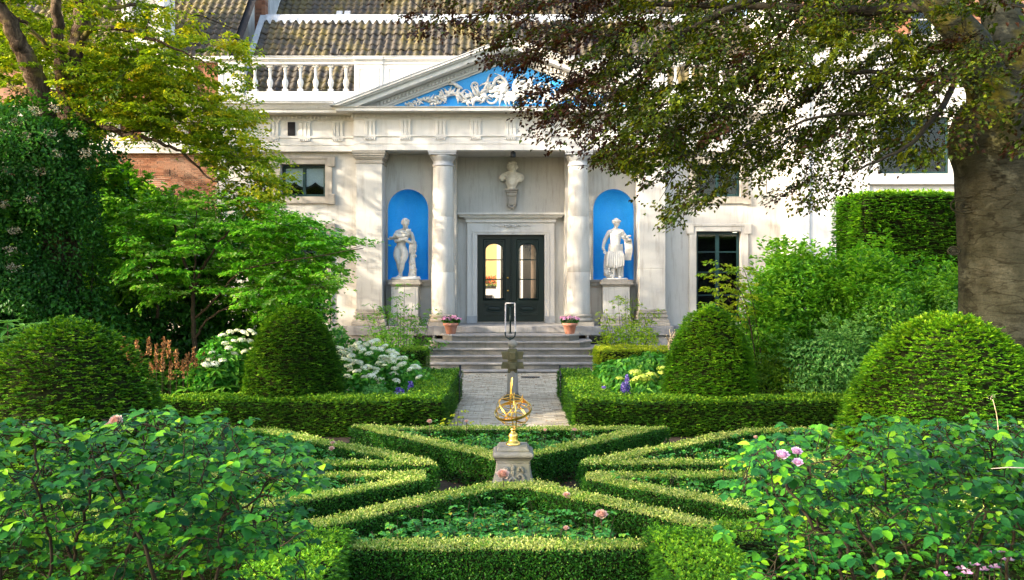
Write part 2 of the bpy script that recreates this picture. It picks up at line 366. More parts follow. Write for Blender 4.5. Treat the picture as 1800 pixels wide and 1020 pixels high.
# ------------------------------------------------------------------ foliage helpers
def unit(a): return a/np.maximum(np.linalg.norm(a, axis=1, keepdims=True), 1e-9)
def tri_mesh(name, V, T, tint):
    me = bpy.data.meshes.new(name); n = len(V); t = len(T)
    me.vertices.add(n); me.vertices.foreach_set('co', V.astype(np.float32).ravel())
    me.loops.add(t*3); me.loops.foreach_set('vertex_index', T.astype(np.int32).ravel())
    me.polygons.add(t); me.polygons.foreach_set('loop_start', np.arange(0, t*3, 3, dtype=np.int32))
    try: me.polygons.foreach_set('loop_total', np.full(t, 3, dtype=np.int32))
    except Exception: pass
    a = me.attributes.new('tint', 'FLOAT', 'POINT'); a.data.foreach_set('value', tint.astype(np.float32))
    me.update(calc_edges=True); return me
def leaves(P, T, N, L, W, tint, fold=.25, droop=.15):
    """folded rhombic leaves: P base, T direction, N up normal; 2 triangles each"""
    n = len(P); T = unit(T); N = unit(N-T*np.sum(N*T, axis=1, keepdims=True)); B = np.cross(T, N)
    L = np.broadcast_to(np.asarray(L, float).reshape(-1, 1), (n, 1)); W = np.broadcast_to(np.asarray(W, float).reshape(-1, 1), (n, 1))
    mid = P+T*L*.48
    V = np.stack([P, mid+B*W*.5+N*W*fold, P+T*L-N*L*droop, mid-B*W*.5+N*W*fold], axis=1).reshape(-1, 3)
    i = np.arange(n)[:, None]*4
    Tt = np.concatenate([i+np.array([[0, 1, 2]]), i+np.array([[0, 2, 3]])], axis=1).reshape(-1, 3)
    return V, Tt, np.repeat(np.clip(tint, 0, 1), 4)
def oval_leaves(P, T, N, L, W, tint, fold=.2, droop=.2):
    """six-sided leaves with rounded outline, 6 triangles each: for the plants nearest the camera"""
    n = len(P); T = unit(T); N = unit(N-T*np.sum(N*T, axis=1, keepdims=True)); B = np.cross(T, N)
    L = np.broadcast_to(np.asarray(L, float).reshape(-1, 1), (n, 1)); W = np.broadcast_to(np.asarray(W, float).reshape(-1, 1), (n, 1))
    pts = [P]
    for u, q in ((.14, .30), (.38, .49), (.70, .40)): pts.append(P+T*L*u+B*W*q+N*W*fold*q*1.7-N*L*droop*u*u)
    pts.append(P+T*L-N*L*droop)
    for u, q in ((.70, .40), (.38, .49), (.14, .30)): pts.append(P+T*L*u-B*W*q+N*W*fold*q*1.7-N*L*droop*u*u)
    pts.append(P+T*L*.45-N*L*droop*.2); V = np.stack(pts, axis=1).reshape(-1, 3); i = np.arange(n)[:, None]*9
    tr = np.array([[8, k, (k+1) % 8] for k in range(8)]).reshape(1, -1)
    return V, (i+tr).reshape(-1, 3), np.repeat(np.clip(tint, 0, 1), 9)
def join(parts):
    V = []; T = []; A = []; b = 0
    for v, t, a in parts: V.append(v); T.append(t+b); A.append(a); b += len(v)
    return np.concatenate(V), np.concatenate(T), np.concatenate(A)
def rnd(n, a=-1, b=1): return rng.uniform(a, b, (n, 3))
def fol(name, parts, m, parent=None, kind=None, label=None, smooth=False):
    me = tri_mesh(name, *(join(parts) if isinstance(parts, list) else parts))
    return link(name, me, m, parent, kind, label)
def lump(P, sc=1.0, seed=0):
    return np.array([noise.noise(Vector((p[0]*sc+seed, p[1]*sc-seed, p[2]*sc+.37*seed))) for p in P])
# ================================================================== GROUND
g = MB(); g.add([(-90, -25, 0), (90, -25, 0), (90, 140, 0), (-90, 140, 0)], [(0, 1, 2, 3)]); struct('ground', g, M['soil'])
path = MB(); path.box(-2.6, 2.5, 15.2, 26.4, .001, .02); pth = struct('path', path, M['mortar'])
st = MB(); y = 15.75; row = 0
while y < 26.2:
    x = -2.55+(.1 if row % 2 else 0)
    while x < 2.45:
        dz = .034+random.uniform(-.004, .006); st.box(x+.006, x+.194, y+.006, y+.079, .01, dz); x += .2
    y += .085; row += 1
st.build('setts', M['sett'], pth, 'stuff')
kb = MB(); kb.box(-2.55, 2.45, 15.25, 15.7, .01, .05); kb.build('kerb_slab', M['bluestone'], pth)
gp = MB(); gp.add([(-1.0, -6, .004), (1.0, -6, .004), (1.0, 7.3, .004), (-1.0, 7.3, .004)], [(0, 1, 2, 3)]); struct('entrance_path', gp, M['sett'])
dg = MB()
for k in range(9): dg.box(.28+k*.05, .31+k*.05, 24.5, 24.75, .03, .046)
dg.box(.24, .74, 24.46, 24.5, .03, .048); dg.box(.24, .74, 24.75, 24.79, .03, .048)
solo('drain_grate', dg, M['iron'], 'small dark slotted drain grate set in the brick path before the steps', 'drain', (.5, 24.6, .03))

# ================================================================== MANSION
CX = -.04
mansion = thing('mansion', 'grey plastered mansion front with columned portico and blue pediment behind the garden', 'building', (CX, 29, 0))
def wall(name, x0, x1, z0, z1, y, th, holes, m, parent):
    xs = sorted({x0, x1, *[h[0] for h in holes], *[h[1] for h in holes]}); zs = sorted({z0, z1, *[h[2] for h in holes], *[h[3] for h in holes]})
    b = MB()
    for i in range(len(xs)-1):
        for j in range(len(zs)-1):
            cx, cz = (xs[i]+xs[i+1])/2, (zs[j]+zs[j+1])/2
            if any(h[0] < cx < h[1] and h[2] < cz < h[3] for h in holes): continue
            for yy in (y, y+th): b.add([(xs[i], yy, zs[j]), (xs[i+1], yy, zs[j]), (xs[i+1], yy, zs[j+1]), (xs[i], yy, zs[j+1])], [(0, 1, 2, 3)])
    for h in holes+[(x0, x1, z0, z1)]:
        a, c, d, e = h; yy = y+th
        b.add([(a,y,d),(a,yy,d),(a,yy,e),(a,y,e)], [(0,1,2,3)]); b.add([(c,y,d),(c,yy,d),(c,yy,e),(c,y,e)], [(0,1,2,3)])
        b.add([(a,y,d),(c,y,d),(c,yy,d),(a,yy,d)], [(0,1,2,3)]); b.add([(a,y,e),(c,y,e),(c,yy,e),(a,yy,e)], [(0,1,2,3)])
    return b.build(name, m, parent)
YW, YP = 29.25, 28.75
WU = (5.29, 6.32); WL = (1.32, 4.19); WX = (5.88, 7.30)
for sx in (-1, 1):
    xa, xb = sorted((CX+sx*4.6, CX+sx*9.25)); wx = sorted((CX+sx*WX[0], CX+sx*WX[1]))
    wall('wall', xa, xb, 1.2, 6.75, YW, .5, [(wx[0], wx[1], *WU), (wx[0], wx[1], *WL)], M['plaster'], mansion)
# --- side bays with niches
def bay(sx):
    y = 29.8; cx = CX+sx*3.32; r = .652; zs, zsp = 2.66, 4.93; zt, z0 = 6.72, 1.2
    xa, xb = sorted((CX+sx*4.1, CX+sx*1.76)); b = MB()
    q = lambda p: b.add([(x, y, z) for x, z in p], [tuple(range(len(p)))])
    q([(xa, z0), (xb, z0), (xb, zs), (xa, zs)]); q([(xa, zs), (cx-r, zs), (cx-r, zt), (xa, zt)]); q([(cx+r, zs), (xb, zs), (xb, zt), (cx+r, zt)])
    n = 24; pt = [(cx-r*math.cos(math.pi*k/n), zsp+r*math.sin(math.pi*k/n)) for k in range(n+1)]
    for k in range(n): q([pt[k], pt[k+1], (pt[k+1][0], zt), (pt[k][0], zt)])
    xi = CX+sx*1.76; b.add([(xi, y, z0), (xi, 30.6, z0), (xi, 30.6, zt), (xi, y, zt)], [(0, 1, 2, 3)])
    b.build('wall', M['plaster'], mansion)
    nb = MB(); rows = []; D = .55; m = 16
    for z in [zs, (zs+zsp)/2, zsp]: rows.append([(cx-r*math.cos(math.pi*k/m), y+D*math.sin(math.pi*k/m), z) for k in range(m+1)])
    for j in range(1, 9):
        f = math.pi/2*j/8; rr = max(math.cos(f), .001)
        rows.append([(cx-r*rr*math.cos(math.pi*k/m), y+D*rr*math.sin(math.pi*k/m), zsp+r*math.sin(f)) for k in range(m+1)])
    vs = [v for rw in rows for v in rw]; fs = [(i*(m+1)+k, i*(m+1)+k+1, (i+1)*(m+1)+k+1, (i+1)*(m+1)+k) for i in range(len(rows)-1) for k in range(m)]
    nb.add(vs, fs, True); nb.add([(cx-r, y, zs), (cx+r, y, zs), (cx+r, y+D, zs), (cx-r, y+D, zs)], [(0, 1, 2, 3)])
    nb.build('niche', M['niche_blue'], mansion, label='bright blue round-headed niche')
    am = MB(); prof = [(0, 0), (.04, 0), (.055, .02), (.055, .05), (0, .06)]
    # thin moulding round the arch
    R0, R1 = r+.004, r+.05; P = []
    arc = [(cx-1, zs)]+[0]*0
    path_ = [(-1, zs)]+[('a', k) for k in range(n+1)]+[(1, zs)]
    def pt2(k, rr): return (cx-rr*math.cos(math.pi*k/n), zsp+rr*math.sin(math.pi*k/n))
    seq = [(cx-R0, zs, cx-R1, zs)]+[(*pt2(k, R0), *pt2(k, R1)) for k in range(n+1)]+[(cx+R0, zs, cx+R1, zs)]
    vs = []
    for x0, z0_, x1, z1 in seq: vs += [(x0, y-.025, z0_), (x1, y-.012, z1), (x0, y, z0_), (x1, y, z1)]
    fs = []
    for i in range(len(seq)-1):
        a, c = i*4, i*4+4; fs += [(a, a+1, c+1, c), (a, c, c+2, a+2), (a+1, a+3, c+3, c+1)]
    am.add(vs, fs); am.build('niche_surround', M['plaster'], mansion)
    ld = MB(); xa2, xb2 = sorted((CX+sx*4.1, CX+sx*2.3))
    ld.box(xa2, xb2, y-.07, y-.002, 2.46, 2.655); ld.box(xa2, xb2, y-.12, y-.002, 2.60, 2.652) if 0 else ld.box(xa2, xb2, y-.11, y-.071, 2.585, 2.65)
    ld.build('string_course', M['sandstone'], mansion)
for sx in (-1, 1): bay(sx)
# --- porch back wall, ceiling, floor
DX0, DX1, DZ0, DZ1, DY = -1.152, 1.077, 1.25, 4.15, 30.6
wall('wall', CX-1.76, CX+1.76, 1.2, 6.72, DY, .45, [(DX0, DX1, DZ0, DZ1)], M['plaster'], mansion)
c = MB(); c.box(CX-4.1, CX+4.1, YP+.5, 31.0, 6.722, 6.82); c.build('porch_ceiling', M['plaster'], mansion)
# --- podium and plinths
p = MB(); p.box(CX-5.05, CX+5.05, 28.56, 31.05, .93, 1.205); p.box(CX-4.98, CX-2.5, 28.64, 31, 0, .928); p.box(CX+2.5, CX+4.98, 28.64, 31, 0, .928)
p.build('podium', M['bluestone'], mansion, bevel=.012)
th_ = MB(); th_.box(CX-1.72, CX+1.76, 28.48, 30.6, 1.02, 1.215); th_.build('threshold_step', M['stepstone'], mansion, bevel=.012)
p = MB()
for sx in (-1, 1):
    xa, xb = sorted((CX+sx*5.055, CX+sx*9.25)); p.box(xa, xb, 29.05, YW+.3, .93, 1.2); p.box(xa, xb, 29.13, YW+.3, 0, .928)
p.build('plinth', M['bluestone'], mansion, bevel=.012)
for sx in (-1, 1):
    cx = CX+sx*2.72; o = MB(); o.box(cx-.3, cx+.3, 28.60, 28.638, .30, .90); o.build('basement_window', M['dark'], mansion)
    f = MB(); f.box(cx-.36, cx-.3, 28.57, 28.638, .26, .925); f.box(cx+.3, cx+.36, 28.57, 28.638, .26, .925); f.build('basement_window_frame', M['bluestone'], mansion)
# --- pilasters
def column(cx, y):
    z0, z1 = 1.21, 6.70
    b = MB(); b.box(cx-.46, cx+.46, y-.46, y+.46, z0, z0+.12)
    b.lathe((cx, y, z0+.12), [(.44, 0), (.465, .05), (.44, .10), (.405, .11), (.405, .15), (.43, .17), (.44, .20), (.41, .235), (.385, .25)], 40); b.build('base', M['sandstone'], colo := link_empty('column', mansion, (cx, y, z0)))
    s_ = MB(); joints = [.37, 1.67, 3.42, 5.03]
    prof = []
    def rad(z): t = (z-.37)/4.66; return .372-.058*t**1.5
    zz = [.37, 1.0, 1.66]; 
    allz = []
    for a, c2 in zip(joints[:-1], joints[1:]):
        k = 5; seg = [a+(c2-a)*i/k for i in range(k+1)]
        prof += [(rad(seg[0])-.004, seg[0])]+[(rad(q), q) for q in [seg[0]+.008]+seg[1:-1]+[seg[-1]-.008]]+[(rad(seg[-1])-.004, seg[-1])]
    s_.lathe((cx, y, z0), prof, 48); s_.build('shaft', M['plaster'], colo)
    t = MB(); t.lathe((cx, y, z0), [(.335, 5.02), (.345, 5.04), (.345, 5.07), (.318, 5.08), (.318, 5.20), (.34, 5.21), (.35, 5.235), (.36, 5.25), (.40, 5.30), (.415, 5.345), (.40, 5.365)], 40)
    t.box(cx-.425, cx+.425, y-.425, y+.425, z0+5.366, z0+5.43); t.box(cx-.45, cx+.45, y-.45, y+.45, z0+5.431, z0+5.488); t.build('capital', M['lead'], colo)
def link_empty(name, parent, loc):
    o = bpy.data.objects.new(name, None); COL.objects.link(o); o.parent = parent; o.location = Vector(loc)-worldloc(parent); o.empty_display_size = .2
    return o
for sx in (-1, 1): column(CX+sx*2.14, 29.2)
for sx in (-1, 1):
    xa, xb = sorted((CX+sx*4.03, CX+sx*4.84)); pil = link_empty('pilaster', mansion, ((xa+xb)/2, 28.85, 1.21))
    b = MB(); zb = [1.72, 3.0, 4.82, 6.30]
    for a, c2 in zip(zb[:-1], zb[1:]): b.box(xa, xb, 28.85, 29.79, a+.005, c2-.005)
    b.box(xa+.006, xb-.006, 28.856, 29.78, 1.7, 6.31); b.build('shaft', M['plaster'], pil, bevel=.006)
    b = MB()
    for o_, a, c2 in ((.13, 1.21, 1.33), (.10, 1.335, 1.42), (.05, 1.425, 1.47), (.075, 1.475, 1.55), (.03, 1.555, 1.60), (.05, 1.605, 1.66), (.02, 1.665, 1.72)): b.box(xa-o_, xb+o_, 28.85-o_, 29.79, a, c2)
    b.build('base', M['sandstone'], pil, bevel=.012)
    b = MB()
    for o_, a, c2 in ((.03, 6.30, 6.345), (.005, 6.347, 6.43), (.04, 6.432, 6.47), (.07, 6.472, 6.53), (.10, 6.532, 6.60), (.12, 6.602, 6.695)): b.box(xa-o_, xb+o_, 28.85-o_, 29.79, a, c2)
    b.build('capital', M['sandstone'], pil, bevel=.01)
# --- entablature, carried round the portico
XE, XL, XR = 4.89, -9.4, 9.25
plan = [(CX+XL, 29.05), (CX-XE, 29.05), (CX-XE, YP), (CX+XE, YP), (CX+XE, 29.05), (CX+XR, 29.05)]
ent = MB(); ent.sweep([(-.45, 6.70), (0, 6.70), (0, 6.89), (.015, 6.892), (.015, 7.118), (.05, 7.12), (.05, 7.175), (0, 7.178), (0, 7.66), (.03, 7.665), (.04, 7.70), (-.45, 7.70)], plan)
ent.build('architrave_and_frieze', M['plaster_white'], mansion)
cor = MB(); cor.sweep([(-.40, 7.702), (.05, 7.702), (.05, 7.815), (.14, 7.82), (.14, 7.835), (.50, 7.835), (.50, 7.925), (.52, 7.93), (.55, 7.955), (.55, 7.965), (-.40, 7.99)], plan)
cor.build('cornice', M['plaster_white'], mansion)
# sloping gutter moulding above the wing cornice
for a, b_ in ((XL, -XE-.58), (XE+.58, XR)):
    q = MB(); q.sweep([(-.2, 7.992), (.53, 7.968), (.56, 8.00), (.60, 8.06), (.65, 8.10), (.65, 8.14), (-.2, 8.16)], [(CX+a, 29.05), (CX+b_, 29.05)]); q.build('gutter_moulding', M['plaster_white'], mansion)
    q = MB(); q.box(CX+a, CX+b_, 28.39, 28.7, 8.142, 8.165); q.build('lead_gutter_edge', M['lead'], mansion)
dn = MB()
def dentil_run(xa, xb, y):
    n = int((xb-xa)/.115)
    for k in range(n): x = xa+(k+.5)*(xb-xa)/n; dn.box(x-.032, x+.032, y-.10, y-.05, 7.715, 7.80)
dentil_run(CX+XL, CX-XE-.05, 29.05); dentil_run(CX-XE-.1, CX+XE+.1, YP); dentil_run(CX+XE+.05, CX+XR, 29.05)
dn.build('dentils', M['plaster_white'], mansion, 'stuff')
def triglyph(cx, y):
    o = MB(); w_ = .175
    o.box(cx-w_-.02, cx+w_+.02, y-.045, y-.002, 7.60, 7.658)
    o.box(cx-w_, cx+w_, y-.012, y-.003, 7.18, 7.60)
    for k in (-1, 0, 1):
        c0 = cx+k*.117; h = .042
        o.prism_xy([(c0-h-.012, y-.012), (c0-h, y-.04), (c0+h, y-.04), (c0+h+.012, y-.012)], 7.18, 7.599)
    tr = o.build('triglyph', M['plaster_white'], mansion)
    gt = MB(); gt.box(cx-w_, cx+w_, y-.047, y-.017, 7.085, 7.117)
    for k in range(6):
        x = cx-w_+.03+k*(2*w_-.06)/5; gt.lathe((x, y-.035, 7.02), [(.026, 0), (.016, .065)], 8, smooth=False)
    gt.build('guttae', M['plaster_white'], tr)
for k in range(-4, 5): triglyph(CX+k*1.095, YP)
for sx in (-1, 1):
    for x in (5.45, 6.48, 7.48, 8.5): triglyph(CX+sx*x, 29.05)
v_ = MB(); v_.box(PX(506, 29.05), PX(519, 29.05), 29.02, 29.048, 7.19, 7.62); v_.build('vent', M['dark'], mansion, label='small dark slot in the frieze')
# --- pediment
ZB, ZA = 7.97, 10.08; XO = 5.50; SL = (ZA-ZB)/XO
def chev(mb, top, bot, y0, y1, zb=ZB):
    xt, xb = (ZA-top-zb)/SL, (ZA-bot-zb)/SL
    for sx in (-1, 1): mb.prism_xz([(CX+sx*xt, zb), (CX, ZA-top), (CX, ZA-bot), (CX+sx*xb, zb)], y0, y1)
ped = link_empty('pediment', mansion, (CX, YP, ZB))
tp = MB(); xt = (ZA-.5-ZB)/SL; tp.prism_xz([(CX-xt, ZB+.003), (CX+xt, ZB+.003), (CX, ZA-.5)], 28.86, 29.2); tp.build('tympanum', M['pediment_blue'], ped)
rk = MB(); chev(rk, .02, .09, YP-.66, 29.3); chev(rk, .092, .14, YP-.60, 29.3); chev(rk, .142, .16, YP-.55, 29.3); chev(rk, .162, .30, YP-.50, 29.3); chev(rk, .302, .52, YP-.05, 29.3); chev(rk, .522, .58, YP+.03, 29.3)
rk.build('raking_cornice', M['plaster_white'], ped)
ll = MB(); chev(ll, -.012, .018, YP-.68, 29.4); ll.build('lead_edge', M['lead'], ped)
rd = MB(); L_ = math.hypot(1, SL)
for sx in (-1, 1):
    for k in range(42):
        x = .1+k*.115
        if x > XO-1.35: break
        z = ZA-.40-SL*x; ax = Vector((1, 0, -sx*SL))*.034/L_; rd.obox((CX+sx*x, YP-.10, z), ax, (0, .05, 0), (0, 0, .055))
rd.build('dentils', M['plaster_white'], ped, 'stuff')
# scrollwork relief: acanthus scrolls, white on blue
def curl(c, r0, turns, a0, sgn, n=18):
    return [Vector((c[0]+(r0*(1-.8*t))*math.cos(a0+sgn*turns*2*math.pi*t), 0, c[1]+(r0*(1-.8*t))*math.sin(a0+sgn*turns*2*math.pi*t))) for t in [i/n for i in range(n+1)]]
def acanth(mb, p, a, L, bend, w, y=28.80):
    n = 7; pts = []; rr = []; q = Vector(p)
    for i in range(n+1):
        t = i/n; pts.append(Vector((q.x, y-.05*math.sin(math.pi*t), q.z))); rr.append(w*(.35+1.0*math.sin(math.pi*min(t*1.15, 1))**.8)*(1-t*.75)+.004)
        q += Vector((math.cos(a), 0, math.sin(a)))*L/n; a += bend/n
    mb.tube(pts, rr, 6)
def relief(parent):
    for sx in (-1, 1):
        b = MB(); rr = random.Random(5)
        vine = [(.05, 8.35), (.55, 8.62), (.95, 8.45), (1.35, 8.25), (1.75, 8.45), (2.1, 8.40), (2.4, 8.18), (2.75, 8.28), (3.05, 8.14), (3.35, 8.10)]
        vp = []
        for i in range(len(vine)-1):
            for t in (0, .33, .66): vp.append(Vector((CX+sx*(vine[i][0]*(1-t)+vine[i+1][0]*t), 28.82, vine[i][1]*(1-t)+vine[i+1][1]*t)))
        b.tube(vp, [.055*(1-.6*i/len(vp)) for i in range(len(vp))], 7)
        for i, q in enumerate(vp):
            s = 1-.6*i/len(vp)
            for k in range(4 if i < 16 else 3):
                base = math.pi/2 if rr.random() < .62 else -math.pi/2
                a = base+rr.uniform(-1.2, 1.2); hz = q.z-8.02 if base < 0 else (ZA-.62-SL*abs(q.x-CX))-q.z
                L = min(rr.uniform(.28, .62)*s, max(hz*.95, .08)); acanth(b, (q.x, 0, q.z), a, L, rr.uniform(-2.3, 2.3), .046*s+.009, 28.81-rr.random()*.03)
        for cx_, cz_, r_ in ((.62, 8.33, .24), (1.5, 8.42, .22), (2.25, 8.27, .15), (.35, 8.85, .17), (1.1, 8.72, .15)):
            b.tube([Vector((CX+sx*v.x, 28.79, v.z)) for v in curl((cx_, cz_), r_, 1.25, rr.uniform(0, 6), rr.choice((-1, 1)))], [.045*(1-.6*i/18) for i in range(19)], 6)
        for k in range(5): acanth(b, (CX+sx*.08, 0, 8.55), math.pi/2-sx*(.1+.33*k), .75-.09*k, -sx*(1.3+.2*k), .065, 28.80)
        acanth(b, (CX+sx*1.5, 0, 8.62), math.pi/2-sx*1.15, .65, sx*.5, .06); acanth(b, (CX+sx*1.95, 0, 8.86-.1), math.pi if sx > 0 else 0, .3, .3, .03)
        b.ball((CX+sx*.3, 28.8, 8.6), .12, 10, 7, sy=.5)
        b.build('scrollwork', M['plaster_white'], parent)
relief(ped)
# --- parapet with balusters
YB = 29.55
par = link_empty('parapet', mansion, (CX, YB, 8.1))
ZP0, ZP1, ZP2, ZR = 8.02, 8.62, 9.42, 9.80
def pz(y): return PZ(y, YB)
zb0, zb1, zr0, zr1 = pz(162), pz(115), pz(114.5), pz(100)
for sx in (-1, 1):
    X = lambda px: (PX(px, YB) if sx < 0 else 2*CX-PX(px, YB))
    def bx(mb, pa, pb, y0, y1, z0, z1): a, c2 = sorted((X(pa), X(pb))); mb.box(a, c2, y0, y1, z0, z1)
    b = MB(); bx(b, 386, 700, YB-.16, YB+.2, 8.0, zb0-.14); bx(b, 432, 624, YB-.11, YB+.15, zb0-.139, zb0); b.build('plinth', M['plaster_white'], par)
    b = MB(); 
    for (a, c2, e) in ((386, 432, .04), (432, 623, 0), (623, 674, .04), (674, 895, 0)):
        bx(b, a, c2, YB-.13-e, YB+.17, zr0, zr0+.10); bx(b, a, c2, YB-.17-e, YB+.2, zr0+.10, zr0+.14); bx(b, a, c2, YB-.21-e, YB+.22, zr0+.14, zr0+.21)
    b.build('rail', M['plaster_white'], par)
    b = MB(); bx(b, 386, 895, YB-.24, YB+.25, zr0+.212, zr0+.24); b.build('lead_capping', M['lead'], par)
    b = MB()
    for (a, c2) in ((386, 431), (624, 673)): bx(b, a, c2, YB-.14, YB+.16, zb0-.138, zr0)
    bx(b, 673, 895, YB-.10, YB+.14, zb0-.138, zr0)
    for (a, c2) in ((386, 431), (624, 673), (675, 895)):
        q = YB-.14 if c2 < 674 else YB-.10
        bx(b, a+6, a+9, q-.02, q-.001, zb0-.02, zr0-.10); bx(b, c2-9, c2-6, q-.02, q-.001, zb0-.02, zr0-.10); bx(b, a+9.2, c2-9.2, q-.02, q-.001, zr0-.16, zr0-.10); bx(b, a+9.2, c2-9.2, q-.02, q-.001, zb0-.02, zb0+.04)
    b.build('panelled_pier', M['plaster_white'], par)
    H = zr0-zb0
    for k in range(7):
        x = X(448+k*26.7)
        if k == 0 and sx < 0:
            b = MB(); b.box(-.085, .085, -.085, .085, 0, .09)
            b.lathe((0, 0, 0), [(.05, .09), (.06, .12), (.05, .14), (.075, .2), (.092, .28), (.095, .33), (.08, .38), (.05, .44), (.042, .52), (.045, .62), (.05, H-.17), (.065, H-.15), (.05, H-.13), (.055, H-.10), (.085, H-.07)], 16)
            b.box(-.09, .09, -.09, .09, H-.07, H); bme = b.mesh('baluster')
        o = link('baluster', bme, M['plaster_white'], None); o.parent = par; o.location = Vector((x, YB+.02, zb0))-worldloc(par)
# --- doors
dr = MB()
ar = lambda a, b_, y0, y1, z0, z1: dr.box(a, b_, y0, y1, z0, z1)
xw0, xw1 = PX(821.5, DY), PX(974.5, DY)
ar(xw0, DX0, DY-.10, DY+.02, 1.25, 4.15); ar(DX1, xw1, DY-.10, DY+.02, 1.25, 4.15); ar(xw0, xw1, DY-.10, DY+.02, 4.152, 4.55)
ar(DX0-.16, DX0-.08, DY-.13, DY-.101, 1.25, 4.22); ar(DX1+.08, DX1+.16, DY-.13, DY-.101, 1.25, 4.22); ar(DX0-.16, DX1+.16, DY-.13, DY-.101, 4.222, 4.29)
ar(xw0-.05, xw1+.05, DY-.16, DY+.0, 4.552, 4.68)
dr.box(xw0-.1, xw1+.1, DY-.24, DY, 4.682, 4.72); dr.sweep([(0, 4.722), (.08, 4.722), (.10, 4.78), (.18, 4.80), (.19, 4.86), (0, 4.87)], [(xw0-.17, DY), (xw0-.17, DY-.20), (xw1+.17, DY-.20), (xw1+.17, DY)])
dr.box(xw0-.17, xw1+.17, DY-.2, DY, 4.722, 4.868)
dr.build('door_surround', M['plaster_white'], mansion, bevel=.006)
pb_ = MB(); pb_.box(xw0-.02, DX0-.01, DY-.14, DY-.0, 1.216, 1.46); pb_.box(DX1+.01, xw1+.02, DY-.14, DY, 1.216, 1.46); pb_.build('door_plinth_block', M['lead'], mansion, bevel=.006)
og = MB(); cxm = (DX0+DX1)/2; rr = random.Random(3)
for k in range(-18, 19):
    x = cxm+k*.036; a = 1-abs(k)/20
    og.ball((x, DY-.115, 4.44+.02*math.sin(k*1.3)), .016+.012*rr.random()*a, 6, 5)
    if abs(k) < 9: acanth(og, (x, 0, 4.43), rr.uniform(0, 6.28), .05+.05*a, 2, .010, DY-.115)
og.build('door_ornament', M['plaster_white'], mansion)
def door_leaf(x0, x1, side):
    w_ = x1-x0; y = DY+.10; yb = y+.05; b = MB(); f = MB()
    gx0, gx1 = x0+.26, x1-.26
    if side < 0: gx0, gx1 = x0+.25, x0+.25+.60
    else: gx0, gx1 = x1-.25-.60, x1-.25
    gz0, gz1 = 2.02, 3.94; r = (gx1-gx0)/2; zs = gz1-r; cx = (gx0+gx1)/2
    q = lambda pts, yy: b.add([(x, yy, z) for x, z in pts], [tuple(range(len(pts)))])
    for yy in (y, yb):
        q([(x0, DZ0+.02), (x1, DZ0+.02), (x1, gz0), (x0, gz0)], yy); q([(x0, gz0), (gx0, gz0), (gx0, DZ1-.01), (x0, DZ1-.01)], yy); q([(gx1, gz0), (x1, gz0), (x1, DZ1-.01), (gx1, DZ1-.01)], yy)
        n = 14; pt = [(cx-r*math.cos(math.pi*k/n), zs+r*.75*math.sin(math.pi*k/n)) for k in range(n+1)]
        for k in range(n): q([pt[k], pt[k+1], (pt[k+1][0], DZ1-.01), (pt[k][0], DZ1-.01)], yy)
    loop = [(gx0, gz0)]+pt+[(gx1, gz0)]
    for a, c2 in zip(loop, loop[1:]+loop[:1]): b.add([(a[0], y, a[1]), (c2[0], y, c2[1]), (c2[0], yb, c2[1]), (a[0], yb, a[1])], [(0, 1, 2, 3)])
    b.box(x0, x0+.002, y, yb, DZ0, DZ1); b.box(x1-.002, x1, y, yb, DZ0, DZ1)
    lf = b.build('door_leaf', M['door_green'], mansion)
    m_ = MB()
    for a, c2 in zip(loop[:-1], loop[1:]):
        va, vc = Vector((a[0], y-.005, a[1])), Vector((c2[0], y-.005, c2[1])); m_.tube([va, vc], .018, 6)
    m_.tube([(gx0-.03, y-.005, gz0), (gx1+.03, y-.005, gz0)], .03, 6)
    # rectangular bead round the arched light
    for a, c2 in (((gx0-.06, gz0-.04), (gx1+.06, gz0-.04)), ((gx1+.06, gz0-.04), (gx1+.06, DZ1-.15)), ((gx1+.06, DZ1-.15), (gx0-.06, DZ1-.15)), ((gx0-.06, DZ1-.15), (gx0-.06, gz0-.04))):
        m_.tube([(a[0], y-.004, a[1]), (c2[0], y-.004, c2[1])], .014, 6)
    for sx in (-1, 1):
        for t in (0, .5, 1): m_.ball((cx+sx*(r-.02-.06*t), y-.01, DZ1-.20-.03*(1-t)), .022, 8, 6, sy=.5)
    m_.build('moulding', M['door_green'], lf)
    bars = MB()
    for z in (zs-.35+.03, zs-.35-.62): bars.box(gx0, gx1, y+.004, y+.04, z-.018, z+.018)
    bars.build('glazing_bar', M['door_green'], lf)
    gl = MB()
    zz = [gz0, zs-.35-.62, zs-.35+.03, gz1]
    for a, c2 in zip(zz[:-1], zz[1:]):
        p_ = MB(); t = c2
        if c2 == gz1: poly = [(gx0, a+.018), (gx1, a+.018)]+[(x, z) for x, z in reversed(pt)]; p_.prism_xz(poly, y+.020, y+.026)
        else: p_.box(gx0, gx1, y+.020, y+.026, a+(.018 if a > gz0 else 0), c2-.018)
        p_.build('pane', M['glass_clear'], lf)
    pn = MB(); a0, a1, c0, c1 = gx0-.04, gx1+.04, 1.50, 1.86
    for (u, v2, w2, z2) in ((a0-.03, a1+.03, c0-.03, c0), (a0-.03, a1+.03, c1, c1+.03), (a0-.03, a0, c0, c1), (a1, a1+.03, c0, c1)): pn.box(u, v2, y-.03, y-.001, w2, z2)
    el = [Vector((cx+.26*math.cos(t*2*math.pi/28), y-.01, (c0+c1)/2+.10*math.sin(t*2*math.pi/28))) for t in range(29)]
    pn.tube(el, .014, 6); pn.ball((cx, y-.002, (c0+c1)/2), .1, 16, 8, sx=2.2, sy=.12, sz=.7)
    for sx in (-1, 1):
        for sz in (-1, 1): pn.add([(cx+sx*.32, y-.012, (c0+c1)/2+sz*.15), (cx+sx*.18, y-.006, (c0+c1)/2+sz*.15), (cx+sx*.32, y-.006, (c0+c1)/2+sz*.05)], [(0, 1, 2)])
    pn.build('oval_panel', M['door_green'], lf)
    return lf
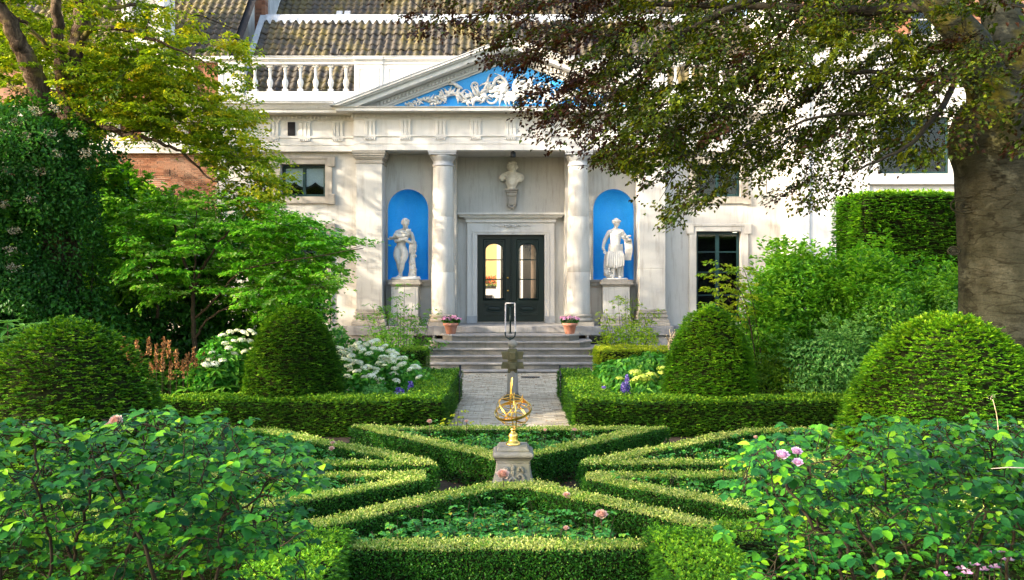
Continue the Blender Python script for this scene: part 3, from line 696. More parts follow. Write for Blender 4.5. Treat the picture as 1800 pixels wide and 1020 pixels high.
xm = (DX0+DX1)/2
l1 = door_leaf(DX0+.01, xm-.004, -1); l2 = door_leaf(xm+.004, DX1-.01, 1)
bd = MB(); bd.box(xm-.03, xm+.03, DY+.06, DY+.099, DZ0+.03, DZ1-.02)
for k in range(38): bd.ball((xm, DY+.058, DZ0+.1+k*.074), .020, 6, 5)
bd.build('meeting_bead', M['door_green'], l1)
for z in (2.72, 2.29):
    kn = MB(); kn.ball((xm-.10, DY+.04, z), .034, 12, 8); kn.tube([(xm-.10, DY+.10, z), (xm-.10, DY+.05, z)], .014, 8); kn.build('door_knob', M['gold'], l1)
sp = MB(); sp.box(DX0, DX1, DY-.02, DY+.16, 1.216, 1.255); sp.build('door_sill', M['sandstone'], mansion)
# --- windows
def window(parent, x0, x1, z0, z1, y, cols, rows, th=.06, m='sash_green', curtain=False, midw=.09, glaz='glass', room=True, white_bars=False, rm='dark'):
    fr = MB(); fr.box(x0, x0+th, y, y+.07, z0, z1); fr.box(x1-th, x1, y, y+.07, z0, z1); fr.box(x0+th, x1-th, y, y+.07, z0, z0+th); fr.box(x0+th, x1-th, y, y+.07, z1-th, z1)
    fo = fr.build('window', M[m], parent, bevel=.004); br = MB(); xs = [x0+th]; zs = [z0+th]
    iw = (x1-x0-2*th)
    for k in range(1, cols): x = x0+th+iw*k/cols; ww = midw/2 if (cols == 2) else .02; br.box(x-ww, x+ww, y+.004, y+.066, z0+th, z1-th); xs += [x-ww, x+ww]
    xs.append(x1-th); zcuts = []
    for k in rows: z = z0+(z1-z0)*k; zcuts.append(z)
    zs = [z0+th]
    for i in range(0, len(xs), 2):
        for z in zcuts: br.box(xs[i], xs[i+1], y+.012, y+.058, z-.018, z+.018)
    for z in zcuts: zs += [z-.018, z+.018]
    zs.append(z1-th); br.build('glazing_bar', M['plaster_white' if white_bars else m], fo)
    for i in range(0, len(xs), 2):
        for j in range(0, len(zs), 2):
            g_ = MB(); g_.box(xs[i], xs[i+1], y+.030, y+.036, zs[j], zs[j+1]); g_.build('pane', M[glaz], fo)
    if room:
        rb = MB(); rb.box(x0-.02, x1+.02, y+.9, y+.94, z0-.2, z1+.2); rb.add([(x0-.02, y+.25, z0), (x1+.02, y+.25, z0), (x1+.02, y+.9, z0), (x0-.02, y+.9, z0)], [(0, 1, 2, 3)]); rb.add([(x0-.02, y+.25, z1), (x1+.02, y+.25, z1), (x1+.02, y+.9, z1), (x0-.02, y+.9, z1)], [(0, 1, 2, 3)])
        for x in (x0-.02, x1+.02): rb.add([(x, y+.2, z0), (x, y+.9, z0), (x, y+.9, z1), (x, y+.2, z1)], [(0, 1, 2, 3)])
        rb.build('room_behind', M[rm], fo)
    if curtain:
        n, m2 = 60, 16
        for i in range(0, len(xs), 2):
            a, c2 = xs[i]+.01, xs[i+1]-.01; cu = MB(); vs = []
            top = z1-th-.01
            for v in range(m2+1):
                for u in range(n+1):
                    uu = u/n; sag = abs(uu-.5)*2; bot = z0+(z1-z0)*(.30+.16*(1-sag)**1.6) if 1 else 0
                    zz = top+(bot-top)*v/m2; sw = math.sin((v/m2*7+(1-(uu-.5)**2*4)*1.3)*2*math.pi)*.018
                    vs.append((a+(c2-a)*uu, y+.075+sw*.8, zz))
            cu.add(vs, [(r*(n+1)+k, r*(n+1)+k+1, (r+1)*(n+1)+k+1, (r+1)*(n+1)+k) for r in range(m2) for k in range(n)], True)
            cu.build('curtain', M['curtain'], fo, label='white swagged curtain')
            fg = MB()
            for k in range(0, n+1, 2):
                x, yy, zz = vs[m2*(n+1)+k]; fg.box(x-.007, x+.007, yy-.01, yy, zz-.07, zz)
            fg.tube([Vector(vs[m2*(n+1)+k])+Vector((0, -.006, 0)) for k in range(0, n+1, 3)], .010, 5)
            fg.build('curtain_fringe', M['iron'], fo)
    return fo
def surround(parent, x0, x1, z0, z1, y, ears=True, sill=True, m='sandstone', w_=.22):
    b = MB(); b.box(x0-w_, x0, y-.07, y-.002, z0-(w_ if sill else 0), z1+w_); b.box(x1, x1+w_, y-.07, y-.002, z0-(w_ if sill else 0), z1+w_)
    b.box(x0, x1, y-.07, y-.002, z1, z1+w_)
    if sill: b.box(x0, x1, y-.07, y-.002, z0-w_, z0)
    e = w_*.42
    b.box(x0-w_-.03, x0-w_+.0, y-.10, y-.002, z0, z1+w_) if 0 else None
    for zz in ([z1+w_-.30] if not sill else [z1+w_-.30, z0-w_-.03]):
        for s, x in ((-1, x0-w_), (1, x1+w_)):
            a, c2 = sorted((x-s*.14, x+s*e)); b.box(a, c2, y-.095, y-.001, zz, zz+.33)
    b.box(x0-w_*.55, x1+w_*.55, y-.098, y-.071, z1+w_-.06, z1+w_+.02)
    b.box(x0-.05, x0, y-.045, y+.30, z0, z1) if 0 else None
    b.build('window_surround', M[m], parent, bevel=.008)
for sx in (-1, 1):
    a, b_ = sorted((CX+sx*WX[0], CX+sx*WX[1]))
    window(mansion, a+.03, b_-.03, WU[0]+.03, WU[1]-.03, YW+.16, 2, [], curtain=(sx < 0)); surround(mansion, a, b_, *WU, YW)
    window(mansion, a+.03, b_-.03, WL[0]+.03, WL[1]-.03, YW+.16, 2, [.29, .55, .78], white_bars=False, midw=.12); surround(mansion, a, b_, *WL, YW, sill=False, m='sandstone' if sx < 0 else 'plaster')
# --- soffit lamp
lm = MB(); lm.tube([(PX(902, 28.9), 29.0, 6.72), (PX(902, 28.9), 29.0, 6.66)], .03, 8); lm.lathe((PX(902, 28.9), 29.0, 6.51), [(.075, 0), (.085, .02), (.085, .15), (.05, .165)], 16)
lm.build('soffit_lamp', M['iron'], mansion)
# --- roof of pantiles
PITCH, RDY, RDZ, RY0, RZ0 = .265, .213, .237, 30.5, 8.8
def tile_verts(x, y, z, dy=RDY, dz=RDZ, jit=0):
    n = 7; vs = []; L = math.hypot(dy, dz); nv = Vector((0, -dz/L, dy/L))
    for k in range(n):
        t = k/(n-1); h = .042*math.sin((t*1.0+.02)*2*math.pi)*(1 if t < .5 else .8)+.01
        xx = x+t*PITCH*1.04
        a = Vector((xx, y-.01+jit, z-.01))+nv*(h+.045); b = Vector((xx, y+dy*1.12, z+dz*1.12))+nv*(h+.008)
        vs += [a, b, a-nv*.03]
    return vs
TF = [(k*3, k*3+3, k*3+4, k*3+1) for k in range(6)]+[(k*3+2, k*3+5, k*3+3, k*3) for k in range(6)]
roof = MB(); xa, xb = PX(432, 31), 9.0; nrow = 14; zt = RZ0+nrow*RDZ; yt = RY0+nrow*RDY
roof.add([(xa, RY0, RZ0-.03), (xb, RY0, RZ0-.03), (xb, yt, zt-.03), (xa, yt, zt-.03), (xa, yt+.02, RZ0-.03), (xb, yt+.02, RZ0-.03)], [(0, 1, 2, 3), (0, 3, 4), (1, 5, 2), (3, 2, 5, 4)])
rf = roof.build('roof', M['dark'], mansion)
tme = MB().add(tile_verts(0, 0, 0), TF, True).mesh('tile'); tme.materials.append(M['tile'])
ncol = int((xb-xa)/PITCH); rest = MB()
for r in range(nrow):
    for k in range(ncol):
        x, y, z = xa+k*PITCH, RY0+r*RDY, RZ0+r*RDZ-.035*math.sin(k*.11)*math.sin(r/14*3.1); j = random.uniform(-.018, .018)*(3 if random.random() < .05 else 1)
        if r >= 7 and k < 42:
            o = bpy.data.objects.new('tile', tme); COL.objects.link(o); o.parent = rf
            o.location = (x, y+j, z-j*.6); o.rotation_euler = (random.uniform(-.03, .03), random.uniform(-.035, .035), random.uniform(-.035, .035))
        else: rest.add(tile_verts(x, y+j, z), TF, True)
rest.build('tiles', M['tile'], rf, 'stuff')
lc = MB(); vs = []; n = ncol*6
for k in range(n+1):
    x = xa+k*PITCH/6; t = (k % 6)/6; h = .03*math.sin(t*2*math.pi); L = math.hypot(RDY, RDZ)
    vs += [(x, yt-.20, zt-.14+h*1.2-.05*math.cos(t*2*math.pi+.8)), (x, yt-.06, zt+.09+h*.6), (x, yt+.05, zt+.20), (x, yt+.25, zt+.20)]
lc.add(vs, [(k*4+j, k*4+4+j, k*4+5+j, k*4+1+j) for k in range(n) for j in range(3)], True); lc.box(xa-.22, xa-.02, RY0-.1, yt+.1, RZ0, RZ0+.02) if 0 else None
lc.build('lead_ridge', M['lead'], rf)
lv = MB(); L = math.hypot(RDY, RDZ); lv.obox((xa-.10, (RY0+yt)/2, (RZ0+zt)/2+.08), (.10, 0, 0), (0, RDY/L*3.2*.73, RDZ/L*3.2*.73), (0, -.03*RDZ/L, .03*RDY/L)); lv.build('lead_verge', M['lead'], rf)
rg = MB(); rg.box(xa-.2, xb, 30.3, 30.48, 8.60, 8.78); rg.build('lead_gutter', M['lead'], rf)
# rear roof above the ridge
rr2 = MB(); y0, z0 = 34.6, 12.1
for r in range(9):
    for k in range(int(17.4/PITCH)): rr2.add(tile_verts(-9.0+k*PITCH, y0+r*RDY, z0+r*RDZ+random.uniform(-.01, .01)), TF, True)
r2 = MB(); r2.add([(-9.0, y0, z0-.05), (8.4, y0, z0-.05), (8.4, y0+2, z0+2.2), (-9.0, y0+2, z0+2.2), (-9.0, y0, 9), (8.4, y0, 9)], [(0, 1, 2, 3), (0, 1, 5, 4)])
ro2 = r2.build('rear_roof', M['dark'], mansion); rr2.build('tiles', M['tile'], ro2, 'stuff')
rc = MB(); rc.box(-9.25, -9.05, y0-.2, y0+2, z0-.5, z0+2.4); rc.build('lead_verge', M['lead'], ro2)
for px in (597, 611):
    gt_ = MB(); x = PX(px, 35); gt_.obox((x, y0+.32, z0+.62), (.11, 0, 0), (0, .11, .14), (0, -.03, .02)); gt_.build('glass_tile', M['lead'], ro2)
ch = MB(); ch.box(PX(436, 34), PX(466, 34), 34, 35, 10.5, 15); ch.build('chimney', M['brick'], ro2)
gb = MB(); gb.box(PX(412, 33), PX(434, 33), 33.2, 34.5, 8, 15.5); gb.build('gable_end', M['plaster'], mansion)
# back of the hall so that the door looks through to the street
hl = MB(); hl.box(-1.6, 1.5, 31.05, 37, 1.19, 1.235); hl.add([(-1.6, 31.05, 1.2), (-1.6, 37, 1.2), (-1.6, 37, 4.6), (-1.6, 31.05, 4.6)], [(0, 1, 2, 3)]); hl.add([(1.5, 31.05, 1.2), (1.5, 37, 1.2), (1.5, 37, 4.6), (1.5, 31.05, 4.6)], [(0, 1, 2, 3)]); hl.add([(-1.6, 31.05, 4.6), (1.5, 31.05, 4.6), (1.5, 37, 4.6), (-1.6, 37, 4.6)], [(0, 1, 2, 3)])
hl.build('hall', M['plaster'], mansion)

# ================================================================== STEPS
stairs = thing('stone_steps', 'six wide canted grey stone steps rising to the double door', 'steps', (CX, 26.5, 0))
for k in range(6):
    z = 1.01-.18*k; w_ = 2.07+.33*k; yf = 27.45-.33*k; ct = .42+.03*k
    def poly(e): return [(CX-w_-e, 28.55), (CX-w_-e, yf+ct+.1), (CX-w_+ct-.1, yf-e), (CX+w_-ct+.1, yf-e), (CX+w_+e, yf+ct+.1), (CX+w_+e, 28.55)]
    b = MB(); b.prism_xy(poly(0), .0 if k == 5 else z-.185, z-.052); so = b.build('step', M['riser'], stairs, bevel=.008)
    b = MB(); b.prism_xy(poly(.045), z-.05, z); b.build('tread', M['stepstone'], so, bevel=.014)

# ================================================================== BRICK WING on the left
wing = thing('brick_wing', 'red brick side wing with white entablature left of the portico', 'building', (-12.5, 29.6, 0))
BX0, BX1, BYF = PX(-20, 29.7), PX(386, 29.7), 29.7
bw = MB(); bw.box(BX0, BX1+.1, BYF+.012, BYF+.5, 0, 6.72); bw.build('wall', M['mortar'], wing)
cp = MB(); cp.box(PX(386, 29.5), PX(386, 29.5)+.25, 29.22, 29.9, 0, 6.7); cp.build('corner_pilaster', M['plaster'], wing)
brk = MB(); bme_ = MB().box(0, .208, 0, .09, 0, .056).mesh('brick'); bme_.materials.append(M['brick'])
rs_x0, rs_x1, rs_z = PX(228, BYF), PX(292, BYF), PZ(309, BYF)
cnt = 0; z = 4.0; row = 0
vis = []
while z < 6.70:
    x = BX0+(.109 if row % 2 else 0)
    while x < BX1-.2:
        inset = (rs_x0 < x+.1 < rs_x1 and z < rs_z)
        vis.append((x, z, inset, row)); x += .218
    z += .0665; row += 1
vis.sort(key=lambda q: abs(q[0]-PX(285, BYF))+abs(q[1]-5.8)*2.2)
for i, (x, z, ins, row) in enumerate(vis):
    yy = BYF-.004+random.uniform(-.006, .006)+(.05 if ins else 0)
    if ins: yy = BYF+.008
    if i < 300:
        o = bpy.data.objects.new('brick', bme_); COL.objects.link(o); o.parent = wing; o.matrix_parent_inverse = Matrix.Translation(-worldloc(wing)); o.location = (x, yy-.0, z)
    else: brk.box(x, x+.208, yy, yy+.08, z, z+.056)
brk.build('bricks', M['brick'], wing, 'stuff')
# flat arch of upright bricks over the blind recess
fa = MB(); x = rs_x0-.1
while x < rs_x1+.1: fa.box(x, x+.056, BYF-.018, BYF+.08, rs_z+.005, rs_z+.23); x += .066
fa.build('soldier_course', M['brick'], wing); 
we = MB(); we.sweep([(-.3, 6.72), (0, 6.72), (0, 6.90), (.02, 6.902), (.02, 7.12), (.05, 7.122), (.05, 7.18), (-.3, 7.182)], [(BX0, 29.55), (CX+XL-.01, 29.55)])
we.build('architrave', M['plaster_white'], wing)
wc = MB(); wc.sweep([(-.3, 7.66), (.03, 7.66), (.05, 7.82), (.45, 7.83), (.45, 7.92), (.6, 8.06), (.62, 8.14), (-.3, 8.16)], [(BX0, 29.55), (CX+XL-.01, 29.55)])
wc.build('cornice', M['plaster_white'], wing)
wf = MB(); wf.box(BX0, CX+XL-.02, 29.62, 29.9, 7.184, 7.658); wf.build('frieze_wall', M['brick'], wing)
for px in (198, 258, 318, 372):
    x = PX(px, 29.5); t = MB(); t.box(x-.2, x+.2, 29.56, 29.618, 7.19, 7.655)
    for k in (-1, 0, 1): t.box(x+k*.12-.035, x+k*.12+.035, 29.53, 29.559, 7.2, 7.6)
    t.build('triglyph', M['plaster_white'], wing)
at_ = MB(); at_.box(BX0, PX(386, 30)-.02, 29.9, 30.3, 8.16, 9.7); at_.build('attic_wall', M['brick'], wing)
aw = MB(); aw.box(PX(298, 30), PX(345, 30), 29.78, 29.898, 8.17, 9.6); aw.box(PX(60, 30), PX(150, 30), 29.78, 29.898, 8.17, 9.6); aw.build('white_panel', M['plaster_white'], wing)
ac = MB(); ac.box(BX0, PX(392, 30), 29.7, 30.5, 9.702, 9.86); ac.build('attic_cornice', M['plaster_white'], wing)
wr = MB(); wt = MB(); y0, z0 = 30.6, 9.9
for r in range(14):
    for k in range(int(9.0/PITCH)): wt.add(tile_verts(PX(412, 30.6)-9.0+k*PITCH, y0+r*RDY, z0+r*RDZ+random.uniform(-.01, .01)), TF, True)
wr.add([(BX0, y0, z0-.05), (PX(412, 30.6), y0, z0-.05), (PX(412, 30.6), y0+3, z0+3.28), (BX0, y0+3, z0+3.28)], [(0, 1, 2, 3)])
wro = wr.build('roof', M['dark'], wing); wt.build('tiles', M['tile'], wro, 'stuff')
dm = MB(); dm.box(PX(225, 31), PX(238, 31), 30.5, 31.5, 9.9, 13); dm.box(PX(285, 31), PX(298, 31), 30.5, 31.5, 9.9, 13); dm.box(PX(225, 31), PX(298, 31), 30.45, 31.5, 10.4, 10.7); dm.build('dormer', M['plaster_white'], wing)
dg_ = MB(); dg_.box(PX(238, 31), PX(285, 31), 30.9, 31.5, 10.7, 13); dg_.build('dormer_wall', M['plaster'], wing)

# ================================================================== WHITE HOUSE on the right
wh = thing('white_house', 'bright white plastered house behind the beech trunk at right', 'building', (14, 27.6, 0))
HX0 = PX(1404, 27.4); HYF = 27.4
w1 = (PX(1545, HYF), PX(1671, HYF), PZ(306, HYF), PZ(205, HYF)); w2 = (PX(1604, HYF), PX(1688, HYF), PZ(64, HYF), PZ(-10, HYF))
wall('wall', HX0, 21, 0, 9.5, HYF, .45, [w1], M['plaster_white'], wh)
wall('upper_wall', HX0, 21, 9.9, 13, HYF+.1, .35, [w2], M['brick'], wh)
b = MB(); b.sweep([(0, 9.5), (.05, 9.5), (.06, 9.62), (.22, 9.68), (.25, 9.80), (.30, 9.88), (-.3, 9.9)], [(HX0, HYF+1), (HX0, HYF), (21, HYF)]); b.build('cornice', M['plaster_white'], wh)
b = MB(); b.box(HX0, 21, HYF+.0, HYF+.46, 9.5, 9.9); b.build('cornice_core', M['plaster_white'], wh)
b = MB(); b.box(w1[0]-.4, w1[1]+.4, HYF-.15, HYF-.001, w1[2]-.32, w1[2]-.16); b.box(w1[0]-.3, w1[1]+.3, HYF-.1, HYF-.001, w1[2]-.158, w1[2]); b.build('window_sill', M['plaster_white'], wh, bevel=.01)
b = MB(); b.box(w1[0]-.28, w1[0], HYF-.05, HYF-.001, w1[2], w1[3]+.28); b.box(w1[1], w1[1]+.28, HYF-.05, HYF-.001, w1[2], w1[3]+.28); b.build('window_surround', M['plaster_white'], wh, bevel=.01)
window(wh, w1[0]+.02, w1[1]-.02, w1[2]+.02, w1[3]-.02, HYF+.14, 2, [], rm='brown_room', m='sash_green', midw=.14)
window(wh, w2[0]+.02, w2[1]-.02, w2[2]+.02, w2[3]-.02, HYF+.22, 2, [.45], m='plaster_white', midw=.06)
b = MB(); b.box(PX(1518, HYF)-.14, PX(1518, HYF)+.14, HYF-.08, HYF-.001, 0, 9.45); b.box(HX0, HX0+.3, HYF-.06, HYF-.001, 0, 9.45); b.build('pilaster_strip', M['plaster_white'], wh)
b = MB(); b.add([(HX0, HYF+.45, 0), (HX0, HYF+6, 0), (HX0, HYF+6, 13), (HX0, HYF+.45, 13)], [(0, 1, 2, 3)]); b.build('side_wall', M['plaster_white'], wh)

# ================================================================== STREET seen through the door panes
yh = thing('street_house', 'yellow house front across the street seen through the left door panes', 'building', (-1, 44, 0))
b = MB(); b.box(-6, -.72, 44, 44.4, 0, 8); b.build('wall', plain('yellow_brick', (.42, .31, .13), .8, bs=.2), yh)
b = MB(); b.box(-6, -.55, 43.9, 43.999, 0, 2.35); b.box(-.72, -.55, 43.9, 44.2, 2.35, 8); b.build('white_trim', M['plaster_white'], yh)
b = MB(); b.box(-1.5, -.95, 43.85, 43.899, 1.45, 1.95); b.build('cellar_window', M['dark'], yh)
b = MB(); b.box(-.54, 6, 44.3, 44.6, 0, 8); b.build('dark_door_wall', plain('blue_grey_brick', (.035, .042, .05), .8), yh)
b = MB(); b.box(.42, .52, 44.1, 44.299, 0, 8); b.build('white_post', M['plaster_white'], yh)
sg = MB(); sg.add([(-20, 37.2, .6), (20, 37.2, .6), (20, 44, .6), (-20, 44, .6)], [(0, 1, 2, 3)]); struct('street', sg, M['bluestone'])
tr = MB(); tr.tube([(.98, 41, .6), (.97, 41, 3), (1.02, 41, 7)], [.16, .13, .11], 9); solo('street_tree_trunk', tr, M['wood_dark'], 'brown tree trunk in the street seen through the right door panes', 'tree', (.98, 41, .6))
fb = thing('flower_box', 'flower box of red geraniums seen through the left door panes', 'flower box', (-1.08, 40.5, 2.3))
b = MB(); b.box(-1.5, -.7, 40.4, 40.6, 2.28, 2.42); b.build('box', M['iron'], fb)
n = 500; P = rnd(n)*np.array([.40, .14, .20])+np.array([-1.1, 40.5, 2.56]); fol('foliage', leaves(P, rnd(n), rnd(n)+[0, 0, 1], .07, .05, rng.random(n)), M['shrub'], fb)
n = 260; P = rnd(n)*np.array([.40, .16, .16])+np.array([-1.1, 40.42, 2.68]); fol('flowers', leaves(P, rnd(n), rnd(n)+[0, -1, 0], .06, .06, rng.random(n)), M['red_flower'], fb)
car = thing('parked_car', 'silver car parked in the street seen low through the right door panes', 'car', (1.2, 42, .6))
cy0, cy1 = 41.6, 43.2
b = MB(); prof = [(-.1, .95), (-.1, 1.35), (.5, 1.55), (1.0, 1.62), (1.5, 2.0), (2.6, 2.02), (3.2, 1.6), (3.9, 1.5), (4.0, .95)]
b.prism_xz([(x-.0, z-.15) for x, z in prof], cy0, cy1); b.build('body', plain('silver_paint', (.5, .55, .62), .3, .3), car, bevel=.06)
b = MB(); b.prism_xz([(1.1, 1.5), (1.52, 1.8), (2.55, 1.82), (3.0, 1.5)], cy0-.01, cy0-.002); b.build('side_window', M['dark'], car)
for x in (.55, 3.2): b = MB(); b.tube([(x, cy0-.02, .92), (x, cy0+.2, .92)], .30, 20, False); b.build('wheel', M['dark'], car)
# ================================================================== CLIPPED HEDGES
def scatter(vs, fs, dens, facing=True):
    """random points on faces: positions, normals; fewer on faces the garden never shows"""
    T = []
    for f in fs:
        for k in range(1, len(f)-1): T.append((f[0], f[k], f[k+1]))
    V = np.array([tuple(v) for v in vs], float); T = np.array(T)
    a, b, c = V[T[:, 0]], V[T[:, 1]], V[T[:, 2]]; cr = np.cross(b-a, c-a); ar = np.linalg.norm(cr, axis=1)/2; nn = cr/np.maximum(ar[:, None]*2, 1e-9)
    wt = ar.copy()
    if facing: wt *= np.where(nn[:, 1] > .6, .35, 1)*np.where(nn[:, 2] < -.5, 0, 1)
    n = int(wt.sum()*dens); i = rng.choice(len(T), n, p=wt/wt.sum())
    u, v = rng.random(n), rng.random(n); fl = u+v > 1; u[fl], v[fl] = 1-u[fl], 1-v[fl]
    return a[i]+(b[i]-a[i])*u[:, None]+(c[i]-a[i])*v[:, None], nn[i]
def fnoise(P, sc, amp=1.0, ph=0):
    """cheap smooth noise from a few sine waves, vectorised"""
    x = P*sc; r = np.zeros(len(P))
    for k, (a, b, c, p) in enumerate([(1, .7, .9, 0), (-.8, 1.3, .4, 1.7), (1.9, -1.1, 1.6, 3.1), (.5, 2.3, -1.8, 4.4), (3.1, 1.9, 2.7, 5.2)]):
        r += np.sin(x[:, 0]*a+x[:, 1]*b+x[:, 2]*c+p+ph)/(1+k*.35)
    return r*amp/2.6
def box_foliage(vs, fs, dens, L, W, rough=.012, top_bonus=.42, seed=0):
    P, N = scatter(vs, fs, dens); n = len(P); top = N[:, 2] > .7
    low = np.clip(1-P[:, 2]/.20, 0, 1); keep = rng.random(n) > low*.72*(~top); P, N, top = P[keep], N[keep], top[keep]; n = len(P)
    wob = fnoise(P, 3.5, .016, seed)+fnoise(P, 11, .008, seed+5)+np.where(rng.random(n) < .012, rng.uniform(.02, .06, n), 0)+rng.normal(0, rough, n); P = P+N*wob[:, None]
    T = rnd(n)+N*.9+np.array([0, 0, .35]); Nn = N+rnd(n)*.9+np.array([0, 0, .5])
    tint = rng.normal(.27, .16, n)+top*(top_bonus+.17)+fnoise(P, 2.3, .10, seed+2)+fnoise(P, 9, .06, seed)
    return leaves(P, T, Nn, rng.uniform(.7, 1.25, n)*L, rng.uniform(.7, 1.2, n)*W, tint, .25, .1)
def yew_foliage(P, N, L, W, k=5, tint0=.4, topb=.2, rough=.02, seed=0, low=0):
    n = len(P); P = P+N*(rng.normal(0, rough, n)+fnoise(P, 4, .022, seed)+fnoise(P, 13, .014, seed+3))[:, None]
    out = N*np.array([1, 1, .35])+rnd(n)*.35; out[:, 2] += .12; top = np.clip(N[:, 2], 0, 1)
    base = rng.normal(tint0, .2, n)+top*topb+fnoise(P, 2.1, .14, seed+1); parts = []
    for j in range(k):
        a = (j/(k-1)-.5)*1.9; B = unit(np.cross(out, np.array([0, 0, 1.])+rnd(n)*.05)); T = unit(out)*math.cos(a)+B*math.sin(a)
        T[:, 2] += -.12+.25*rng.random(n)
        parts.append(leaves(P, T+rnd(n)*.12, np.array([0, 0, 1.])+N*.35+rnd(n)*.25, rng.uniform(.7, 1.2, n)*L*(1-.25*abs(a)), W, base+rng.normal(0, .08, n)+.08*math.cos(a), .1, .12))
    return join(parts)
def inset_prism(poly, e): 
    P = [Vector(p) for p in poly]; n = len(P); out = []
    for i in range(n):
        d0 = (P[i]-P[i-1]).normalized(); d1 = (P[(i+1) % n]-P[i]).normalized(); n0 = Vector((-d0.y, d0.x)); n1 = Vector((-d1.y, d1.x))
        b = n0+n1; b = b/max(1+n0.dot(n1), .25); out.append(P[i]+b*e)
    return out
def ring_shell(outer, inner, z0, z1):
    n = len(outer); vs = []; fs = []
    for P, z in ((outer, z0), (outer, z1), (inner, z1), (inner, z0)): vs += [(p[0], p[1], z) for p in P]
    for r in range(3):
        for i in range(n): j = (i+1) % n; fs.append((r*n+i, r*n+j, (r+1)*n+j, (r+1)*n+i))
    return vs, fs
def prism_shell(poly, z0, z1):
    n = len(poly); vs = [(p[0], p[1], z0) for p in poly]+[(p[0], p[1], z1) for p in poly]
    return vs, [(i, (i+1) % n, n+(i+1) % n, n+i) for i in range(n)]+[tuple(range(n, 2*n))]
def stems_along(mb, poly, inner, h, n):
    P = poly; m = len(P)
    for i in range(m):
        a, b = Vector(P[i]), Vector(P[(i+1) % m]); ia, ib = Vector(inner[i]), Vector(inner[(i+1) % m])
        k = int((b-a).length*n)
        for _ in range(k):
            t = random.random(); o = a.lerp(b, t); q = ia.lerp(ib, t); u = random.uniform(.06, .3); x = o.lerp(q, u)
            pts = [Vector((x.x, x.y, 0))]; 
            for s_ in range(3): pts.append(pts[-1]+Vector((random.uniform(-.04, .04), random.uniform(-.05, .03), h/3)))
            mb.tube(pts, [.006, .005, .004, .003], 4)
def box_wedge(label, poly, th=.30, h=.42, dens=4200, L=.034, W=.024, seed=0):
    c = Vector((sum(p[0] for p in poly)/len(poly), sum(p[1] for p in poly)/len(poly), 0))
    t = thing('box_hedge', label, 'hedge', c, 'clipped box hedges framing the rose beds')
    inner = inset_prism(poly, th); vs, fs = ring_shell(poly, inner, .0, h)
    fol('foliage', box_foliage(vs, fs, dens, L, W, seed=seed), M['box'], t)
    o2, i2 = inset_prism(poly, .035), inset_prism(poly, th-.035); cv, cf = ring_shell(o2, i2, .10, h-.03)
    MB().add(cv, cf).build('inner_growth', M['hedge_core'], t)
    sm = MB(); stems_along(sm, poly, inner, .2, 16); sm.build('stems', M['twig'], t, 'stuff')
    return t, inner
W_BACK = [(-2.42, 13.8), (-.22, 11.3), (.16, 11.3), (2.34, 13.75)]
W_LB = [(-4.7, 10.9), (-.88, 10.9), (-1.02, 11.2), (-3.5, 13.6), (-4.7, 13.6)]
W_LF = [(-4.7, 10.5), (-4.7, 8.5), (-2.75, 8.5), (-.95, 10.12), (-.98, 10.5)]
W_FR = [(-2.72, 7.47), (2.72, 7.47), (1.8, 8.4), (.3, 9.95), (-.3, 9.95), (-1.8, 8.4)]
W_RB = [(4.7, 10.95), (4.7, 13.6), (3.45, 13.6), (.92, 11.25), (.80, 10.95)]
W_RF = [(4.7, 10.5), (.86, 10.5), (.80, 10.12), (2.6, 8.5), (4.7, 8.5)]
beds = []
for k, (P, lb) in enumerate([
    (W_BACK, 'triangular box hedge behind the armillary sphere, farthest bed frame from the camera'),
    (W_LB, 'wedge shaped box hedge left of the pedestal, the farther of the two on the left'),
    (W_RB, 'wedge shaped box hedge right of the pedestal, the farther of the two on the right'),
    (W_LF, 'wedge shaped box hedge left of the pedestal, the nearer of the two on the left'),
    (W_RF, 'wedge shaped box hedge right of the pedestal, the nearer of the two on the right'),
    (W_FR, 'large triangular box hedge in the foreground pointing at the carved pedestal')]):
    ar2 = sum(P[i][0]*P[(i+1) % len(P)][1]-P[(i+1) % len(P)][0]*P[i][1] for i in range(len(P)))
    if ar2 < 0: P = P[::-1]
    t, inner = box_wedge(lb, P, .26 if k < 5 else .29, .42, 8500 if k >= 3 else 5600, .023 if k >= 3 else .028, .016 if k >= 3 else .020, k*1.3); beds.append(inner)
def inpoly(x, y, P):
    c = False; n = len(P)
    for i in range(n):
        x0, y0 = P[i][0], P[i][1]; x1, y1 = P[i-1][0], P[i-1][1]
        if (y0 > y) != (y1 > y) and x < (x1-x0)*(y-y0)/(y1-y0)+x0: c = not c
    return c
